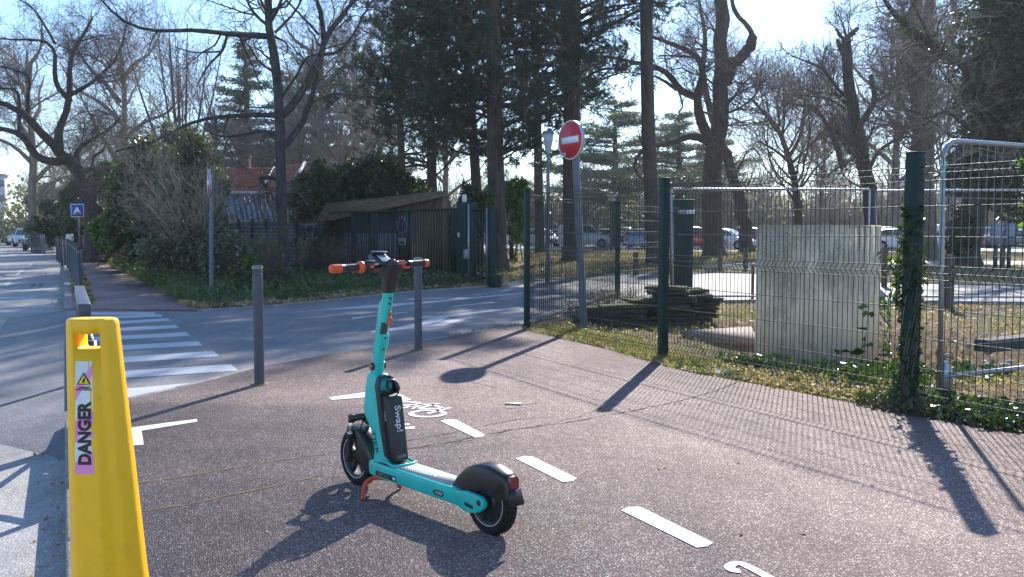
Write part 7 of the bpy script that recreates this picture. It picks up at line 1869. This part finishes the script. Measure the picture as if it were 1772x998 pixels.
# weeds and leaves caught at the gutter, kerb and pavement edges
def line_scatter(pts, n, w):
    pts = np.array([p[:2] for p in pts], float); d = np.r_[0, np.cumsum(np.linalg.norm(np.diff(pts, axis=0), axis=1))]; s = RNG.random(n) * d[-1]; return np.stack([np.interp(s, d, pts[:, i]) for i in range(2)], 1) + RNG.normal(size=(n, 2)) * w
P = line_scatter([(KX(3) - .08, 3), (KX(9) - .08, 9), (KX(40) - .1, 40)], 900, .06); stuff(litter(P, .02, z=-.118, zs=.008), 'gutter_litter', M_LEAFLIT, 'crumbs and leaf bits in the gutter')
P = line_scatter(SR_near[7:9], 250, .04); stuff(blades(P, .05, .003, .8, z=0), 'edge_weeds', M_GRASS, 'weeds at the kerb left of the fence corner post')
# dark weeds in the added hollow round the cabinet
zone = [(2.6, 9.0), (3.4, 7.9), (5.2, 9.6), (5.6, 11.6), (4.6, 12.4), (3.9, 11.2), (2.8, 11.9), (2.3, 10.4)]
P = scatter(zone, 3200, .4, 2); n = len(P); mb = MB(); mb.leaves(np.c_[P, GZ(P[:, 0], P[:, 1]) + .02 + .14 * RNG.random(n)], .05 * (.5 + RNG.random(n)), elong=1.3); stuff(mb, 'hollow_weeds', M_IVY, 'dark weeds in the added hollow at the foot of the concrete cabinet')
P = scatter(zone, 3000, .3, 2); stuff(blades(P, .12, .004, .8), 'hollow_weeds', M_GRASS)
# a few dead leaves and crumbs on the path
P = np.concatenate([np.array([G(*q)[:2] for q in ((300, 797), (358, 798), (365, 727), (300, 755), (248, 752), (806, 611), (1150, 810), (1010, 912), (1130, 908), (1210, 702), (1510, 840), (880, 752), (805, 690), (560, 905))]), scatter([(-2, 3.5), (2.2, 3.5), (2.6, 7), (0, 11), (-2, 9)], 22)])
stuff(litter(P, .019, z=.002, zs=.004), 'stray_leaves', M_DRY, 'stray dry leaf bits on the reddish path')
P = line_scatter([G(*q) for q in ((1230, 640), (1250, 650), (1275, 655))], 14, .05); mb = MB(); litter(P, .06, z=.01, mb=mb, zs=.02)
stuff(mb, 'paper_scraps', plain('scrap_white', (.6, .6, .58), .8), 'pale scraps at the fence foot')

# ivy on the fence post and climbers on the mesh
t = thing('climbing_ivy', (float(Cc[0]), float(Cc[1]), 0), 'dark ivy climbing the tallest green fence post at the right', 'ivy')
n = 950; z = 1.6 * RNG.random(n) ** .85; a = RNG.random(n) * 2 * pi; r = .045 + .03 * RNG.random(n) + .03 * np.sin(z * 7) * (RNG.random(n) > .5); k = (np.abs(np.sin(z * 3.1 + a)) > .25) | (z < .3)
C_ = np.stack([Cc[0] + np.cos(a) * r * 1.25, Cc[1] + np.sin(a) * r * 1.25, z], 1)[k]; mb = MB(); mb.leaves(C_, .034 * (.6 + .8 * RNG.random(len(C_))), elong=1.2, droop=.4); mb.build('leaves', M_IVY, t)
mb = MB()
for k in range(7):
    zz = np.linspace(0, 1.4 * (.6 + .4 * RNG.random()), 26); ph = RNG.random() * 6; mb.tube(np.stack([Cc[0] + .06 * np.cos(zz * 3 + ph), Cc[1] + .06 * np.sin(zz * 3 + ph), zz], 1), .005, 5)
mb.build('stems', M_TWIG, t)
def vine(label, base, path, n, s, mat, w=.07, name='climbing_plant'):
    t = thing(name, (float(base[0]), float(base[1]), 0), label, 'plant'); P = smooth(resample(path, 24), 2); P[1:-1] += RNG.normal(size=(22, 3)) * .012; mb = MB(); mb.tube(P, np.linspace(.006, .002, 24), 5)
    tw, tr = sprout(P[None], np.full((1, 24), .004), max(6, n // 12), K=5, absl=(.06, .22), wob=.4, up=.3, rmin=.0018); mb.tubes(tw, tr, 4, False); mb.build('stems', M_TWIG, t)
    al = np.concatenate([P, tw.reshape(-1, 3)]); C_ = al[RNG.integers(0, len(al), n)] + RNG.normal(size=(n, 3)) * .015; mb = MB(); mb.leaves(C_, s * (.6 + .8 * RNG.random(n)), elong=1.5, droop=.3); mb.build('leaves', mat, t); return t
def FP(px, z, off=.06):
    """point beside the fence line at bearing px"""
    d = _ray(px, 500); n_ = np.array([-FD[1], FD[0]]); p0 = B if False else G(1147, 617)[:2]; k = (p0 @ n_ + off) / (d[:2] @ n_); return np.array([d[0] * k, d[1] * k, z])
vine('leafy shoot climbing the mesh just left of the ivy covered post', FP(1548, 0), [FP(1552, 0), FP(1548, .3), FP(1535, .6), FP(1540, .9), FP(1552, 1.1), FP(1560, 1.35)], 130, .04, M_LAURELB)
vine('thin climber curling up the mesh beside the ivy covered post', FP(1562, 0), [FP(1566, 0), FP(1560, .4), FP(1557, .8), FP(1556, 1.0), FP(1553, 1.2)], 90, .034, M_IVY)
# broad leaved sapling in front of the cabinet side
def sapling(label, base, stems, leaf, mat, name='sapling'):
    t = thing(name, (float(base[0]), float(base[1]), -.02), label, 'plant'); mb = MB(); lv = MB()
    for pts, nl in stems:
        P = smooth(resample(pts, 14), 1); mb.tube(P, np.linspace(.006, .0025, 14), 5); idx = RNG.integers(3, 14, nl)
        c = P[idx]; a = RNG.random(nl) * 2 * pi; dr = np.stack([np.cos(a), np.sin(a), -.15 + .4 * RNG.random(nl)], 1); lv.leaves(c + dr * leaf * .6, leaf * (.7 + .5 * RNG.random(nl)), dirs=dr * 3, elong=1.35)
    mb.build('stems', M_TWIG, t); lv.build('leaves', mat, t); return t
sb = G(1490, 665, -.3)[:2]
b3 = np.array([sb[0], sb[1], float(GZ(sb[0], sb[1])) - .03])
sapling('broad leaved sapling growing against the side of the concrete cabinet', b3, [([b3, b3 + (.02, 0, .4), b3 + (.05, .0, .8), b3 + (.06, 0, 1.1)], 17), ([b3, b3 + (-.15, 0, .25), b3 + (-.25, .0, .52)], 11), ([b3, b3 + (-.25, -.03, .15), b3 + (-.42, -.05, .32)], 8), ([b3, b3 + (.19, 0, .3), b3 + (.25, .02, .6)], 9)], .105, M_IVY)
lb_ = np.array([4.0, 6.75, -.02])
sapling('fresh green laurel shoots at the right edge of the view', lb_, [([lb_, lb_ + (-.08, .02, .8), lb_ + (-.2, .05, 1.45), lb_ + (-.3, .05, 1.9)], 30), ([lb_, lb_ + (.05, 0, .9), lb_ + (-.02, 0, 1.7), lb_ + (-.1, 0, 2.0)], 34), ([lb_, lb_ + (.1, 0, 1.0), lb_ + (.1, 0, 1.6)], 30), ([lb_, lb_ + (-.06, 0, .8), lb_ + (-.16, .02, 1.25)], 26)], .1, M_LAURELB)
for k, (px, py, s) in enumerate(((1010, 548, .5), (1048, 530, .45), (1090, 522, .4))):
    c = G(px, py); n = 160; u = RNG.normal(size=(n, 3)); u[:, 2] = np.abs(u[:, 2]) * 2.5; u /= np.linalg.norm(u, axis=1, keepdims=True); st = np.array([c[0], c[1], 0]) + RNG.normal(size=(n, 3)) * (.12, .12, 0); e = st + u * s * (.5 + .6 * RNG.random((n, 1))); mb = MB(); mb.tubes(np.stack([st, (st + e) / 2, e + RNG.normal(size=(n, 3)) * .02], 1), np.tile([.003, .0025, .001], (n, 1)), 3, False)
    tag(mb.build('dry_weeds', M_DRY, origin=(float(c[0]), float(c[1]), 0)), ['thin dry weeds left of the slab stacks, by the leaning pole', 'thin dry weeds behind the low leftmost slab stack', 'thin dry weeds behind the middle slab stack'][k], 'weeds')
# ================================================================ HAZE
mb = MB(); mb.box((35, 130, 15.5), (330, 400, 34))
hz = mb.build('haze', plain('haze_surface', (1, 1, 1), 1)); hz['kind'] = 'stuff'
m = bpy.data.materials.new('haze'); m.use_nodes = True; nt = m.node_tree; nt.nodes.clear()
o_ = nt.nodes.new('ShaderNodeOutputMaterial'); v_ = nt.nodes.new('ShaderNodeVolumePrincipled'); v_.inputs['Color'].default_value = (.86, .92, 1, 1); v_.inputs['Density'].default_value = .00045; v_.inputs['Anisotropy'].default_value = .35
nt.links.new(v_.outputs[0], o_.inputs['Volume']); hz.data.materials.clear(); hz.data.materials.append(m)
SC.cycles.volume_bounces = 0
